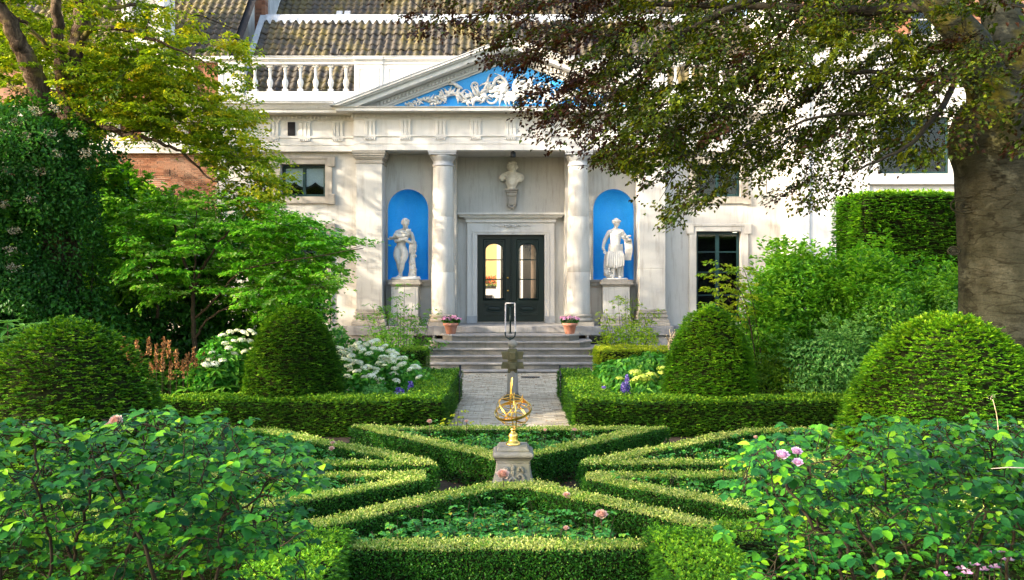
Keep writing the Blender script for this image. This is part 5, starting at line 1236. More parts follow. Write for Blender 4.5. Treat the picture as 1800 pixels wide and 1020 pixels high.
# ---- shrubs
def shrub(name, label, cat, blobs, n, L, W, m, base=None, up=.55, spread=.35, tint0=.45, tvar=.17, group=None, droop=.2, layer=0, stems=6, lumpa=.22, lsc=1.6, seed=0, oval=False, smat='twig', outw=.6, shoots=0):
    """blobs: (px, py_centre, px_radius, py_radius, distance, depth_radius)"""
    B = []
    for (px, py, rx, ry, d, rd_) in blobs: c = PW(px, py, d); B.append((np.array(tuple(c)), np.array([rx*d/F, rd_, ry*d/F])))
    c0 = B[0][0]; t = thing(name, label, cat, (c0[0], c0[1], 0), group); tot = sum(b[1][0]*b[1][2] for b in B); parts = []
    for c, r in B:
        k = int(n*r[0]*r[2]/tot); U = unit(rng.normal(0, 1, (k, 3))); U[:, 1] = np.where(rng.random(k) < .6, -np.abs(U[:, 1]), U[:, 1])
        f = np.where(rng.random(k) < .7, rng.uniform(.86, 1.04, k), rng.uniform(.45, .9, k)); q = c+U*r
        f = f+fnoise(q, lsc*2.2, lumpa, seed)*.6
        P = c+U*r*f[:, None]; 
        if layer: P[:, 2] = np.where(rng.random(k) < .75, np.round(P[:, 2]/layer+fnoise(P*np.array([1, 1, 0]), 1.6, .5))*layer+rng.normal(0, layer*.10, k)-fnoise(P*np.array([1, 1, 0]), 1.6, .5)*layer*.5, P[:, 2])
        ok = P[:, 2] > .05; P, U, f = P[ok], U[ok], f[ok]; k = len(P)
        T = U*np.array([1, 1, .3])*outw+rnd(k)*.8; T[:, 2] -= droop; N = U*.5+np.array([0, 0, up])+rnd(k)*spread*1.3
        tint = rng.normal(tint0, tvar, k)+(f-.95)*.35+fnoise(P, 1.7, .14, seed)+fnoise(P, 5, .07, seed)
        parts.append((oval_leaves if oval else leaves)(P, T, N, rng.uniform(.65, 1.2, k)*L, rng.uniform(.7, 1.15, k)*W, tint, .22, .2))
    if shoots:
        A, Dd = [], []
        for _ in range(shoots):
            c, r = B[rng.integers(len(B))]; u = unit(rng.normal(0, 1, (1, 3)))[0]; u[2] = abs(u[2]); u[1] = -abs(u[1]) if random.random() < .7 else u[1]
            A.append(c+u*r*.97); Dd.append(u*np.array([1, 1, 2.5])+np.array([0, 0, random.uniform(.2, 2.2)]))
        parts.append(spray(A, Dd, .52, 34, L*1.05, W, .25, .06, .45, min(tint0+.2, .85), .15, seed))
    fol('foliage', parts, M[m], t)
    sm = MB()
    for c, r in B:
        for _ in range(stems):
            a = random.uniform(0, 6.28); tip = Vector(c)+Vector((math.cos(a)*r[0]*.8, math.sin(a)*r[1]*.7, random.uniform(-.3, .7)*r[2])); b0 = Vector((c[0]+random.uniform(-.2, .2)*r[0], c[1]+random.uniform(-.2, .2)*r[1], 0))
            md = b0.lerp(tip, .5)+Vector((random.uniform(-.1, .1), random.uniform(-.1, .1), .15*r[2])); sm.tube(curve([b0, md, tip], 4), [.022-.0019*i for i in range(9)], 5)
    if stems: sm.build('stems', M[smat], t)
    return t
shrub('dark_shrub', 'tall dark privet like shrub with faded cream flower panicles at the left edge', 'shrub', [(40, 300, 130, 105, 17.2, 1.4), (70, 470, 105, 130, 17.4, 1.3), (-60, 420, 130, 200, 17, 1.5), (95, 255, 62, 60, 17.2, .7), (135, 350, 40, 60, 17.4, .6)], 52000, .085, .05, 'privet', tint0=.20, lumpa=.7, lsc=1.1, seed=3, stems=7, shoots=120)
def panicles(parent, pts, r, n, m, name='flower_panicle', flat=.7):
    for p in pts:
        U = unit(rng.normal(0, 1, (n, 3)))*rng.random((n, 1))**.4*np.array([r, r, r*flat]); me = tri_mesh(name, *leaves(np.array(tuple(p))+U, rnd(n), rnd(n)+[0, -.3, .8], r*.28, r*.24, rng.normal(.5, .22, n), .2, .1)); link(name, me, M[m], parent)
ps = [c for c in [PW(px, py, 16.1) for px, py in ((12, 300), (5, 360), (25, 405), (18, 440), (22, 470), (6, 230), (30, 215), (62, 195), (95, 190), (45, 240), (88, 235), (70, 300), (100, 270), (55, 350), (130, 235), (150, 270))]]
panicles(bpy.data.objects['dark_shrub'], ps, .12, 60, 'cream_flower')
shrub('understory_shrubs', 'deep dark ivy and laurel bank in the shade behind the yew dome at left', 'shrub', [(60, 640, 190, 150, 17.5, 1.6), (60, 400, 190, 230, 20.5, 1.5), (240, 620, 150, 110, 19.5, 1.3), (430, 640, 160, 90, 21, 1.2), (-120, 560, 160, 220, 17, 1.5), (320, 600, 130, 70, 21.8, .9), (180, 600, 120, 90, 21.5, .9)], 58000, .12, .08, 'privet', tint0=.16, seed=5, stems=0)
shrub('bright_shrub', 'light green broad leaved shrub below the brick wall at left', 'shrub', [(225, 410, 90, 85, 20.5, 1.3), (175, 470, 90, 120, 20, 1.3), (300, 460, 90, 100, 20.8, 1.2), (205, 345, 48, 35, 20.6, .6)], 15000, .15, .11, 'shrub', tint0=.66, droop=.5, seed=8, layer=.0, lumpa=.5, shoots=60)
shrub('viburnum', 'mid green leafy shrub filling the space between the dogwood and the portico wall', 'shrub', [(430, 500, 110, 110, 20.6, 1.2), (520, 540, 62, 80, 20.8, .9), (350, 440, 90, 80, 21.2, 1.2), (470, 420, 60, 50, 21, .8)], 17000, .12, .075, 'shrub', tint0=.18, seed=41, layer=.16, lumpa=.3)
# ---- layered dogwood with slender trunk
dog = thing('dogwood_tree', 'small dogwood with tiered bright green foliage left of the portico', 'tree', (PX(342, 18), 18, 0))
tb = MB(); lim = []
def dl(pts, r0, r1, n=8): lim.append(limb(tb, pts, r0, r1, n, .008))
dl([PW(345, 640, 18)-Vector((0, 0, .95)), PW(343, 620, 18), PW(340, 560, 18), PW(339, 515, 18), PW(330, 480, 18), PW(315, 430, 18), PW(305, 390, 18)], .065, .02)
dl([PW(339, 515, 18), PW(352, 480, 17.8), PW(375, 440, 17.6), PW(400, 410, 17.5), PW(430, 380, 17.5)], .04, .012)
dl([PW(339, 515, 18), PW(343, 470, 17.9), PW(342, 420, 17.8), PW(345, 370, 17.8)], .03, .010)
dl([PW(342, 560, 18), PW(375, 530, 17.6), PW(420, 480, 17.2), PW(470, 465, 17), PW(560, 450, 16.8), PW(640, 436, 16.8)], .03, .006)
dl([PW(342, 600, 18), PW(362, 565, 17.7), PW(400, 540, 17.4), PW(450, 510, 17.1), PW(560, 500, 17)], .03, .006)
dl([PW(276, 560, 18.4), PW(278, 500, 18.4), PW(262, 460, 18.4), PW(240, 430, 18.4)], .035, .012)
dgp = [(205, 400), (235, 355), (300, 335), (350, 345), (400, 340), (440, 345), (500, 365), (535, 385), (600, 410), (655, 430), (650, 440), (585, 455), (610, 485), (560, 520), (585, 555), (500, 560), (440, 570), (395, 525), (330, 505), (285, 530), (230, 540), (200, 470)]
A1 = anchors_px(dgp, 16.7, 19.4, 420, -.02, 55, 17, 23)
A1 += anchors_px([(470, 365), (530, 385), (625, 425), (600, 450), (500, 440), (440, 400)], 16.8, 17.6, 60, -.25, 50, 15, 24)
A1 += anchors_px([(450, 440), (560, 450), (600, 490), (570, 530), (500, 550), (430, 520)], 16.8, 17.8, 80, -.2, 50, 15, 25)
dr_ = grow(lim, A1, tb, .003, .014, .04, .3, 3, 4); tb.build('trunk', M['twig'], dog)
fol('foliage', spray(A1, dr_, .46, 74, .090, .052, .12, .03, .55, .56, .18, 5, False, .3, .14, dgp), M['dogwood'], dog)
# pale bracts lying along the tiers
P = np.array([tuple(a) for a in A1]); k = 900; i = rng.integers(0, len(P), k); Q = P[i]+rnd(k)*np.array([.25, .25, .03])+[0, 0, .04]
fol('bracts', leaves(Q, rnd(k)*[1, 1, .1], rnd(k)*.2+[0, 0, 1], .07, .055, rng.random(k), .1, .1), M['white_flower'], dog)
# ---- whorled rhododendron like plants
def whorls(name, label, cat, pts, n, L, W, m, tiers=2, spread=.12, group=None):
    t = thing(name, label, cat, (pts[0][0], pts[0][1], 0), group); P, T, N, A = [], [], [], []; sm = MB()
    for p in pts:
        sm.tube([(p.x+random.uniform(-.1, .1), p.y+.1, 0), (p.x, p.y+.03, p.z*.6), tuple(p)], [.014, .01, .006], 5)
        for j in range(tiers):
            for k in range(n):
                a = 2*math.pi*k/n+random.uniform(-.2, .2); P.append(p+Vector((0, 0, -.10*j))); T.append(Vector((math.cos(a), math.sin(a), random.uniform(-.15, .55)-.15*j))); N.append(Vector((0, 0, 1))); A.append(.75-.25*j+random.uniform(-.15, .2))
    P, T, N = [np.array([tuple(v) for v in q]) for q in (P, T, N)]
    fol('foliage', oval_leaves(P, T, N, rng.uniform(.8, 1.15, len(P))*L, W, np.array(A), .2, .25), M[m], t); sm.build('stems', M['twig'], t, 'stuff'); return t
pts = [PW(random.uniform(155, 300), 0, random.uniform(16.8, 18.4)) for _ in range(50)]
for p in pts: px = 900+p.x*F/p.y; py = 525+(px-155)*.62+random.uniform(0, 70); p.z = PZ(py, p.y)
whorls('rhododendron', 'young rhododendron shoots with whorled fresh green leaves beside the yew dome at left', 'shrub', pts, 9, .17, .055, 'shrub', 2)
pts = [PW(random.uniform(-40, 70), random.uniform(565, 650), random.uniform(12, 13)) for _ in range(16)]
whorls('rhododendron', 'whorled green leaves peeping over the yew dome at the far left edge', 'shrub', pts, 8, .20, .07, 'shrub_cool', 2)
# ---- fern patch with rust plumes
pts = [PW(random.uniform(215, 425), random.uniform(650, 712), random.uniform(16.4, 17.8)) for _ in range(95)]
whorls('fern_patch', 'green fern fronds around rust coloured plumes left of the path hedge', 'ferns', pts, 9, .26, .07, 'hydrangea', 2)
t = thing('astilbe', 'faded rust orange astilbe plumes between the yew dome and the egg shaped yew at left', 'flowers', (PX(280, 16.5), 16.5, 0))
for px, py in ((217, 612), (225, 625), (240, 618), (262, 612), (240, 645), (265, 655), (248, 640), (275, 625), (285, 640), (297, 618), (275, 640), (310, 635), (330, 640), (345, 650), (300, 655), (232, 640), (322, 652), (358, 640), (288, 612), (340, 630)):
    p = PW(px, py, random.uniform(16.3, 16.8)); k = 90; u = rng.random(k); Q = np.stack([p.x+rng.normal(0, 1, k)*.028*(1.2-u), p.y+rng.normal(0, 1, k)*.028*(1.2-u), p.z-.14+u*.32], 1)
    link('plume', tri_mesh('plume', *leaves(Q, rnd(k)+[0, 0, 1], rnd(k), .05, .028, rng.random(k), .2, .1)), M['rust_flower'], t)
    st_ = MB(); st_.tube([(p.x, p.y, .05), (p.x, p.y, p.z+.1)], .004, 4); st_.build('stem', M['twig'], t)
# ---- hydrangeas
def head_mesh(name, m, r=.085, n=110, sq=.62):
    U = unit(rng.normal(0, 1, (n, 3))); U[:, 2] = np.abs(U[:, 2])*1.0-.12; P = U*np.array([r, r, r*sq]); P = P*(1+fnoise(P*30, 1, .12))[:, None]
    a = rng.random(n)*6.28; T = np.cross(U, rnd(n)); me = tri_mesh(name, *leaves(P-T*.01, T, U+rnd(n)*.25, r*.36, r*.34, np.clip(.35+U[:, 2]*.5+rng.normal(0, .18, n), 0, 1), .12, .05)); me.materials.append(M[m]); return me
heads = [head_mesh('flower_head', 'white_flower') for _ in range(3)]; limes = [head_mesh('flower_head_lime', 'lime_flower', .10, 120, .6) for _ in range(2)]
def put_heads(parent, spots, d0, d1, meshes, s=(.75, 1.3), flat=1):
    s = (s[0]*.95, s[1]*.95)
    for px, py in spots:
        d = random.uniform(d0, d1); p = PW(px, py, d); o = bpy.data.objects.new('flower_head', random.choice(meshes)); COL.objects.link(o); o.parent = parent; o.location = p-worldloc(parent)
        q = random.uniform(*s); o.scale = (q*1.15, q, q*flat); o.rotation_euler = (random.uniform(.05, .5), random.uniform(-.3, .3), random.uniform(0, 6))
hy = shrub('hydrangea', 'white mophead hydrangea in full flower between the egg shaped yew and the steps', 'hydrangea', [(660, 668, 85, 52, 19, 1.1), (615, 650, 50, 52, 19.4, .8), (715, 680, 45, 30, 18.6, .7)], 5200, .13, .085, 'hydrangea', tint0=.5, seed=11, stems=5)
sp_ = [(598, 614), (612, 618), (605, 632), (622, 612), (634, 612), (628, 605), (643, 606), (652, 602), (660, 600), (668, 614), (657, 613), (648, 622), (637, 618), (617, 626), (615, 634), (625, 636), (612, 645), (620, 640), (632, 638), (676, 610), (686, 618), (697, 622), (690, 626), (681, 632), (700, 632), (710, 630), (674, 630), (668, 640), (676, 644), (688, 636), (641, 647), (655, 648), (663, 650), (648, 645), (617, 652), (628, 653), (640, 663), (652, 662), (668, 668), (660, 656), (722, 650), (730, 645), (735, 648), (612, 662), (618, 684), (693, 658), (672, 675), (697, 670), (736, 664), (656, 687), (600, 622), (590, 612), (706, 641), (694, 648)]
put_heads(hy, sp_, 17.7, 18.2, heads, (.75, 1.25), 1.0)
hy2 = shrub('hydrangea', 'white hydrangea left of the egg shaped yew under the dogwood', 'hydrangea', [(405, 640, 52, 48, 17.3, .7), (375, 660, 40, 30, 17, .6)], 2400, .13, .085, 'hydrangea', tint0=.5, seed=12, stems=5)
put_heads(hy2, [(392, 590), (405, 584), (418, 582), (430, 586), (441, 583), (449, 588), (396, 604), (412, 600), (425, 598), (440, 600), (375, 622), (368, 632), (382, 628), (392, 634), (402, 612), (377, 640), (412, 622), (430, 618), (444, 614), (362, 642)], 16.3, 16.8, heads, (.7, 1.1), 1.0)
hy3 = shrub('hydrangea', 'lime green hydrangea with drooping leaves right of the path', 'hydrangea', [(1105, 665, 48, 34, 18.6, .8), (1140, 655, 40, 38, 19, .8), (1075, 662, 28, 30, 19.2, .6), (1130, 690, 60, 22, 17.4, .5)], 4200, .17, .09, 'hydrangea', tint0=.55, droop=.9, seed=14, stems=4)
put_heads(hy3, [(1116, 655), (1128, 660), (1135, 664), (1112, 672), (1122, 673), (1140, 670), (1132, 676), (1090, 666), (1140, 682), (1148, 660), (1165, 656), (1170, 650), (1092, 686), (1125, 668)], 17.2, 17.6, limes, (.9, 1.7), .75)
dp = [(722, 682, .20), (718, 688, .16), (728, 676, .10)]
def spire(parent, px, py, d, h, r=.045, m='violet_flower'):
    p = PW(px, py, d); k = int(260*h/.3); u = rng.random(k); a = rng.random(k)*6.28; rr = r*(1.15-u*.75)
    Q = np.stack([p.x+rr*np.cos(a), p.y+rr*np.sin(a), p.z+u*h], 1); U = np.stack([np.cos(a), np.sin(a), .3+0*a], 1)
    link('flower_spire', tri_mesh('flower_spire', *leaves(Q, rnd(k), U+rnd(k)*.3, .034, .030, rng.random(k), .1, .1)), M[m], parent)
    s_ = MB(); s_.tube([(p.x, p.y, 0), (p.x, p.y, p.z+h)], .006, 5); s_.build('stem', M['twig'], parent)
t = thing('delphinium', 'violet delphinium spikes at the corner of the left path hedge', 'flowers', (PX(722, 17), 17, 0)); spire(t, 722, 692, 17, .22, .05); spire(t, 700, 695, 17, .13, .07); spire(t, 707, 694, 17.1, .1, .05)
t = thing('delphinium', 'pair of tall violet delphinium spikes before the lime hydrangea', 'flowers', (PX(1100, 16.9), 16.9, 0)); spire(t, 1102, 692, 16.9, .34, .045); spire(t, 1096, 698, 16.8, .26, .05)
t = thing('delphinium', 'short violet delphinium spike at the right path hedge corner', 'flowers', (PX(1061, 16.9), 16.9, 0)); spire(t, 1061, 696, 16.9, .17, .05)
shrub('silver_plant', 'grey green foliage mound low in front of the white hydrangea', 'plant', [(660, 690, 22, 12, 17.0, .3)], 500, .07, .05, 'shrub_cool', seed=4, stems=0)
shrub('foliage_mound', 'small leafy mound at the back of the left bed beside the path hedge', 'plant', [(750, 662, 25, 14, 20.2, .5)], 600, .09, .06, 'privet', seed=5, stems=0)
# ---- right side shrubs
shrub('large_shrub', 'large rounded bright green shrub right of the portico, rising against the white wall', 'shrub', [(1385, 560, 80, 85, 18.4, 1.3), (1345, 590, 45, 75, 18.2, 1.0), (1440, 545, 75, 75, 18.6, 1.2), (1405, 495, 58, 42, 18.6, .8), (1375, 475, 30, 28, 18.7, .6)], 19000, .10, .06, 'shrub', tint0=.50, seed=21, lumpa=.55, lsc=1.1, shoots=90)
shrub('large_shrub', 'broad mid green shrub below the tall clipped hedge beside the beech trunk', 'shrub', [(1560, 545, 85, 65, 17.6, 1.2), (1630, 550, 75, 70, 17.4, 1.1), (1500, 525, 60, 50, 18, .9), (1530, 475, 45, 32, 18, .7)], 16000, .09, .055, 'shrub', tint0=.46, seed=22, lumpa=.5, lsc=1.1, shoots=80)
shrub('arching_shrub', 'arching shrub with small cool green leaves behind the right hand yew dome', 'shrub', [(1530, 625, 95, 60, 16.9, .9), (1450, 640, 75, 55, 17, .9), (1600, 610, 80, 55, 16.8, .8), (1650, 590, 60, 45, 16.8, .7), (1470, 690, 90, 40, 16.8, .7)], 15000, .075, .042, 'shrub_cool', tint0=.6, seed=23, droop=.45, layer=.11, lumpa=.55, lsc=1.2, shoots=120)
shrub('bronze_shrub', 'low bronze tinged twiggy shrub between the egg shaped yew and the arching shrub', 'shrub', [(1365, 675, 50, 42, 17.2, .7), (1415, 685, 50, 35, 17, .6), (1345, 645, 32, 35, 17.4, .5)], 5200, .07, .034, 'shrub_yellow', tint0=.18, seed=24, lumpa=.3, stems=12)
shrub('understory_shrubs', 'dark leafy bank in shade behind the beech trunk', 'shrub', [(1900, 560, 170, 170, 18, 1.3), (1700, 640, 130, 120, 18.5, 1.2), (1420, 640, 170, 60, 19.5, 1.0)], 26000, .09, .055, 'privet', tint0=.35, seed=25, stems=0)
# sprig reaching over the tall window
t = thing('young_shoots', 'yellow green arching shoots in front of the tall window at right', 'plant', (PX(1290, 15.8), 15.8, 0)); b = MB(); A, Dd = [], []
for pts in ([(1330, 640), (1315, 560), (1290, 500), (1262, 460)], [(1330, 640), (1310, 530), (1280, 495), (1242, 482)], [(1325, 640), (1300, 580), (1270, 545), (1255, 532)], [(1340, 640), (1325, 540), (1310, 480), (1300, 470)], [(1320, 640), (1300, 560), (1275, 520), (1262, 505)]):
    c = curve([PW(x, y, 17.3+.1*i) for i, (x, y) in enumerate(pts)], 5); b.tube(c, [.012-.0006*i for i in range(len(c))], 5)
    for i in range(5, len(c)): A.append(c[i]); Dd.append(Vector((-1 if i % 2 else .8, -.3, .3)))
fol('foliage', spray(A, Dd, .26, 26, .085, .036, .25, .05, .4, .62, .12), M['shrub_yellow'], t); b.build('stems', M['twig'], t)
# ---- bamboo like shrubs by the statue pedestals
def bamboo(label, px0, px1, pyt, d, m, tint0):
    t = thing('bamboo_shrub', label, 'plant', (PX((px0+px1)/2, d), d, 0)); b = MB(); A, Dd = [], []
    for k in range(20):
        u = k/19; px = px0+(px1-px0)*u; pyk = pyt+random.uniform(0, 75)+55*abs(u-.5)*2; base = Vector((PX((px0+px1)/2+(px-(px0+px1)/2)*.45, d), d+random.uniform(-.3, .2), 0)); tip = PW(px, pyk, d+random.uniform(-.3, .3)); md = base.lerp(tip, .55)+Vector((0, 0, .12))
        c = curve([base, md, tip], 6); b.tube(c, [.010-.0006*i for i in range(len(c))], 4)
        for i in range(4, len(c)):
            for s_ in range(2): A.append(c[i]+Vector((0, 0, random.uniform(-.05, .05)))); Dd.append(Vector((random.choice((-1, 1)), random.gauss(0, .6), random.uniform(-.4, .7))))
    fol('foliage', spray(A, Dd, .22, 7, .12, .026, .3, .06, .5, tint0, .15, 1, False, .5), M[m], t); b.build('stems', M['twig'], t)
bamboo('airy bamboo like shrub before the pedestal of the left statue', 640, 775, 490, 26.9, 'shrub', .62)
bamboo('yellow green bamboo like shrub before the pedestal of the right statue', 1040, 1165, 500, 26.7, 'shrub_yellow', .55)
shrub('low_bush', 'yellow green bush at the foot of the bamboo right of the steps', 'plant', [(1110, 598, 45, 24, 26.4, .5)], 900, .09, .05, 'shrub_yellow', tint0=.55, seed=6, stems=0)
shrub('low_bush', 'small olive bush at the foot of the bamboo left of the steps', 'plant', [(690, 600, 34, 22, 26.4, .4)], 700, .08, .04, 'shrub', tint0=.55, seed=7, stems=0)
t = thing('dead_stems', 'bleached bare twisted stems beside the egg shaped yew at right', 'plant', (PX(1182, 21), 21, 0)); b = MB()
for k in range(14):
    p0 = PW(1186+random.uniform(-3, 3), 640, 21); p1 = PW(1180+random.uniform(-6, 10), 605, 21+random.uniform(-.1, .1)); p2 = PW(1183+random.uniform(-15, 14), 578+random.uniform(0, 16), 21+random.uniform(-.2, .2)); b.tube(curve([p0, p1, p2], 5), [.020-.0012*i for i in range(11)], 6)
b.build('stems', M['twig_pale'], t)
shrub('corner_leaves', 'bluish leafy sprig against the plinth left of the portico', 'plant', [(592, 590, 14, 14, 24, .3)], 160, .14, .10, 'shrub_cool', tint0=.7, seed=9, stems=2)
# trees outside the left edge
side_tree(-12.0, 10.0, 12.5, 4.3, 520, 'broad garden tree left of the rose beds, out of view, placed for its shade', 1)
side_tree(-14.0, 2.0, 17.5, 5.6, 820, 'tall garden tree at the near left, out of view, placed for its shade', 2)
side_tree(-9.5, -7.0, 13.5, 4.6, 520, 'spreading garden tree behind the viewpoint at left, out of view, placed for its shade', 3)

side_tree(-14.8, 22.6, 14.2, 4.8, 640, 'garden tree beyond the maple at far left, mostly outside the picture, placed for its shade', 4)

# the shoots at the end of the left path hedge, and litter on the paving
t = thing('rose_shoot', 'leafy pale yellow green rose shoot standing before the end of the left path hedge', 'rose', (PX(800, 14.6), 14.6, 0)); b = MB(); A, Dd = [], []
for x0, x1, y1 in ((800, 806, 722), (803, 815, 733), (796, 785, 740), (800, 798, 736)):
    c = curve([PW(x0, 800, 14.6), PW((x0+x1)/2, 765, 14.6), PW(x1, y1, 14.6)], 4); b.tube(c, .004, 4)
    for i in range(5, len(c)): A.append(c[i]); Dd.append(Vector((random.choice((-1, 1)), -.3, .2)))
fol('foliage', spray(A, Dd, .14, 6, .065, .042, .2, .05, .5, .75, .1), M['shrub_yellow'], t); b.build('stems', M['twig'], t)
n = 260; P = np.stack([rng.uniform(-2.3, 2.2, n), rng.uniform(15.8, 25.6, n), np.full(n, .045)], 1); T = rnd(n)*[1, 1, .1]
o = fol('leaf_litter', leaves(P, T, rnd(n)*.3+[0, 0, 1], .05, .035, rng.random(n), .3, -.1), M['rust_flower'], None, 'stuff'); tag(o, 'scattered small brown fallen leaves on the brick path', 'leaf litter')
n = 700; P = np.stack([rng.uniform(-2.6, 2.6, n), rng.uniform(9.2, 12.5, n), np.full(n, .012)], 1)
o = fol('leaf_litter', leaves(P, rnd(n)*[1, 1, .1], rnd(n)*.3+[0, 0, 1], .04, .03, rng.random(n), .3, -.1), M['rust_flower'], None, 'stuff'); tag(o, 'brown leaf litter on the soil between the box hedges', 'leaf litter')
# ================================================================== FOREGROUND ROSE BUSHES
tk_ = [tri_mesh('leaf', *oval_leaves(np.zeros((1, 3)), np.array([[1., 0, 0]]), np.array([[0, 0, 1.]]), 1.0, w_, np.array([a]), .18, dr_)) for w_, a, dr_ in ((.70, .15, .22), (.66, .35, .12), (.74, .5, .28), (.68, .62, .18), (.66, .78, .10), (.72, .25, .30), (.64, .92, .15))]
for me in tk_: me.materials.append(M['rose'])
def rose_bush(label, poly, d0, d1, n, stems_px, base_px, seed):
    t = thing('rose_bush', label, 'rose bush', (PX((poly[0][0]+poly[len(poly)//2][0])/2, (d0+d1)/2), (d0+d1)/2, 0)); lim = []; b = MB(); random.seed(seed)
    for (x0, pts) in stems_px:
        dd = random.uniform(d0+.3, d1-.2); P = [Vector((PX(x0, dd)+random.uniform(-.3, .3), dd, .0)), Vector((PX(x0, dd)+random.uniform(-.15, .15), dd, .7))]+[PW(x, y, dd+random.uniform(-.15, .15)) for x, y in pts]; lim.append(limb(b, P, random.uniform(.010, .016), .005, 7, .008))
    A = anchors_px(poly, d0, d1, n, -.22, 90, 60, seed)
    lowa = anchors_px([(min(p[0] for p in poly), 880), (max(p[0] for p in poly), 880), (max(p[0] for p in poly), 1060), (min(p[0] for p in poly), 1060)], d0, d1, int(n*.26), -.15, 60, 40, seed+1)
    A = A+lowa; dirs = grow(lim, A, b, .0022, .008, .03, .35, 4, 5); b.build('canes', M['cane'], t)
    P, T, N, Sx = [], [], [], []
    for a, d in zip(A, dirs):
        yaw = random.uniform(0, 6.283); ax = Vector((math.cos(yaw)+d.x*.7, math.sin(yaw)*.9+d.y*.5-.15, random.uniform(-.25, .35))).normalized(); sd = ax.cross(Vector((0, 0, 1))).normalized(); s_ = random.uniform(.75, 1.2); Lr = .078*s_
        for c_ in range(5):
            if c_ == 0: pp, tt, q = a+ax*Lr, ax, 1.1
            else: s2 = 1 if c_ % 2 else -1; pp = a+ax*Lr*(.93 if c_ < 3 else .45); tt = ax*.35+sd*s2; q = 1.0 if c_ < 3 else .8
            P.append(pp); T.append(tt+Vector((0, 0, random.uniform(-.45, .15)))); N.append(Vector((random.uniform(-.45, .45), random.uniform(-.75, .2), 1))); Sx.append(.049*s_*q*random.choice((random.uniform(.85, 1.2), random.uniform(.6, 1.3))))
    idx = sorted(range(len(P)), key=lambda i: P[i].y-.6*P[i].z); near = set(idx[:300])
    for i in idx[:300]:
        x = T[i].normalized(); z = (N[i]-x*N[i].dot(x)).normalized(); y = z.cross(x); mx = Matrix((x, y, z)).transposed().to_4x4()
        o = bpy.data.objects.new('leaf', tk_[int(min(max(random.gauss(2.6, 2.1), 0), 6))]); COL.objects.link(o); o.parent = t; o.matrix_local = Matrix.Translation(P[i]-worldloc(t)) @ mx @ Matrix.Scale(Sx[i], 4)
    far = idx[300:]; f = lambda q: np.array([tuple(q[i]) for i in far]); m_ = len(far); tt = rng.normal(.42, .27, m_); tt = np.where(rng.random(m_) < .01, 1, np.minimum(tt, .93))
    fol('leaves', oval_leaves(f(P), f(T), f(N), np.array([Sx[i] for i in far]), np.array([Sx[i]*.70 for i in far]), tt, .18, .2), M['rose'], t, 'stuff')
    return t
polyL = [(-60, 770), (-10, 745), (60, 735), (130, 760), (180, 735), (250, 720), (300, 725), (350, 735), (430, 745), (470, 770), (520, 790), (548, 830), (545, 880), (520, 930), (500, 960), (430, 980), (300, 950), (150, 930), (-60, 960)]
stL = [(60, [(90, 1000), (70, 880), (60, 780)]), (120, [(130, 1000), (150, 900), (160, 800)]), (200, [(220, 990), (240, 880), (250, 760)]), (250, [(260, 1000), (230, 900), (190, 800)]), (330, [(340, 980), (300, 860), (310, 780)]), (380, [(380, 1000), (400, 880), (420, 790)]), (420, [(420, 990), (450, 880), (500, 820)]), (-20, [(0, 1000), (-20, 880), (-30, 780)]), (160, [(120, 960), (60, 900), (20, 840)]), (300, [(320, 1000), (360, 930), (470, 870)])]
polyR = [(1295, 840), (1320, 790), (1370, 760), (1450, 745), (1540, 745), (1620, 735), (1700, 745), (1760, 735), (1860, 740), (1860, 960), (1760, 960), (1650, 960), (1560, 930), (1490, 950), (1430, 950), (1380, 930), (1335, 910), (1310, 880)]
stR = [(1480, [(1480, 990), (1430, 920), (1380, 850), (1340, 820)]), (1500, [(1490, 960), (1440, 930), (1420, 820)]), (1560, [(1540, 980), (1500, 900), (1490, 790)]), (1600, [(1600, 990), (1560, 900), (1560, 780)]), (1660, [(1650, 990), (1640, 880), (1650, 770)]), (1700, [(1720, 980), (1740, 880), (1740, 780)]), (1780, [(1770, 990), (1790, 880), (1800, 770)]), (1830, [(1840, 980), (1850, 860), (1850, 770)]), (1700, [(1650, 960), (1580, 960), (1480, 940), (1400, 900)]), (1420, [(1400, 980), (1390, 900), (1350, 870)])]
rbL = rose_bush('large rose bush with bluish green leaves filling the lower left corner', polyL, 3.9, 5.6, 1150, stL, 0, 31)
rbR = rose_bush('large rose bush with a mauve bloom filling the lower right corner', polyR, 3.9, 5.6, 1080, stR, 0, 32)
for px, py, d, s_ in ((205, 742, 4.1, .95), (190, 750, 4.1, .8)): bloom(rose_big if s_ > .9 else rose_me, PW(px, py, d), rbL, s=s_*.45)
for px, py, d, s_ in ((1375, 803, 3.7, 1.0), (1400, 796, 3.75, .8), (1402, 815, 3.7, .75)): bloom(mauve_me, PW(px, py, d), rbR, 'mauve_bloom', s_*.52)
bb = MB(); c = curve([PW(1755, 760, 3.9), PW(1752, 730, 3.9), PW(1745, 702, 3.9)], 5); bb.tube(c, .0015, 5); bb.build('spent_stalk', M['twig_pale'], rbR)
panicles(rbR, [PW(1743, 697, 3.9)], .018, 24, 'cream_flower', 'spent_flower')
lb = thing('garden_cane', 'pale slender cane end poking in from the right edge among the roses', 'cane', (PX(1800, 3.6), 3.6, 0)); b = MB(); b.tube([tuple(PW(1742, 824, 3.6)), tuple(PW(1770, 822, 3.6)), tuple(PW(1840, 824, 3.6))], [.001, .0025, .0035], 7); b.build('cane', M['sandstone'], lb)
t = thing('mauve_flowers', 'lilac cranesbill flowers low beneath the right hand rose bush', 'flowers', (PX(1720, 4.6), 4.6, 0))
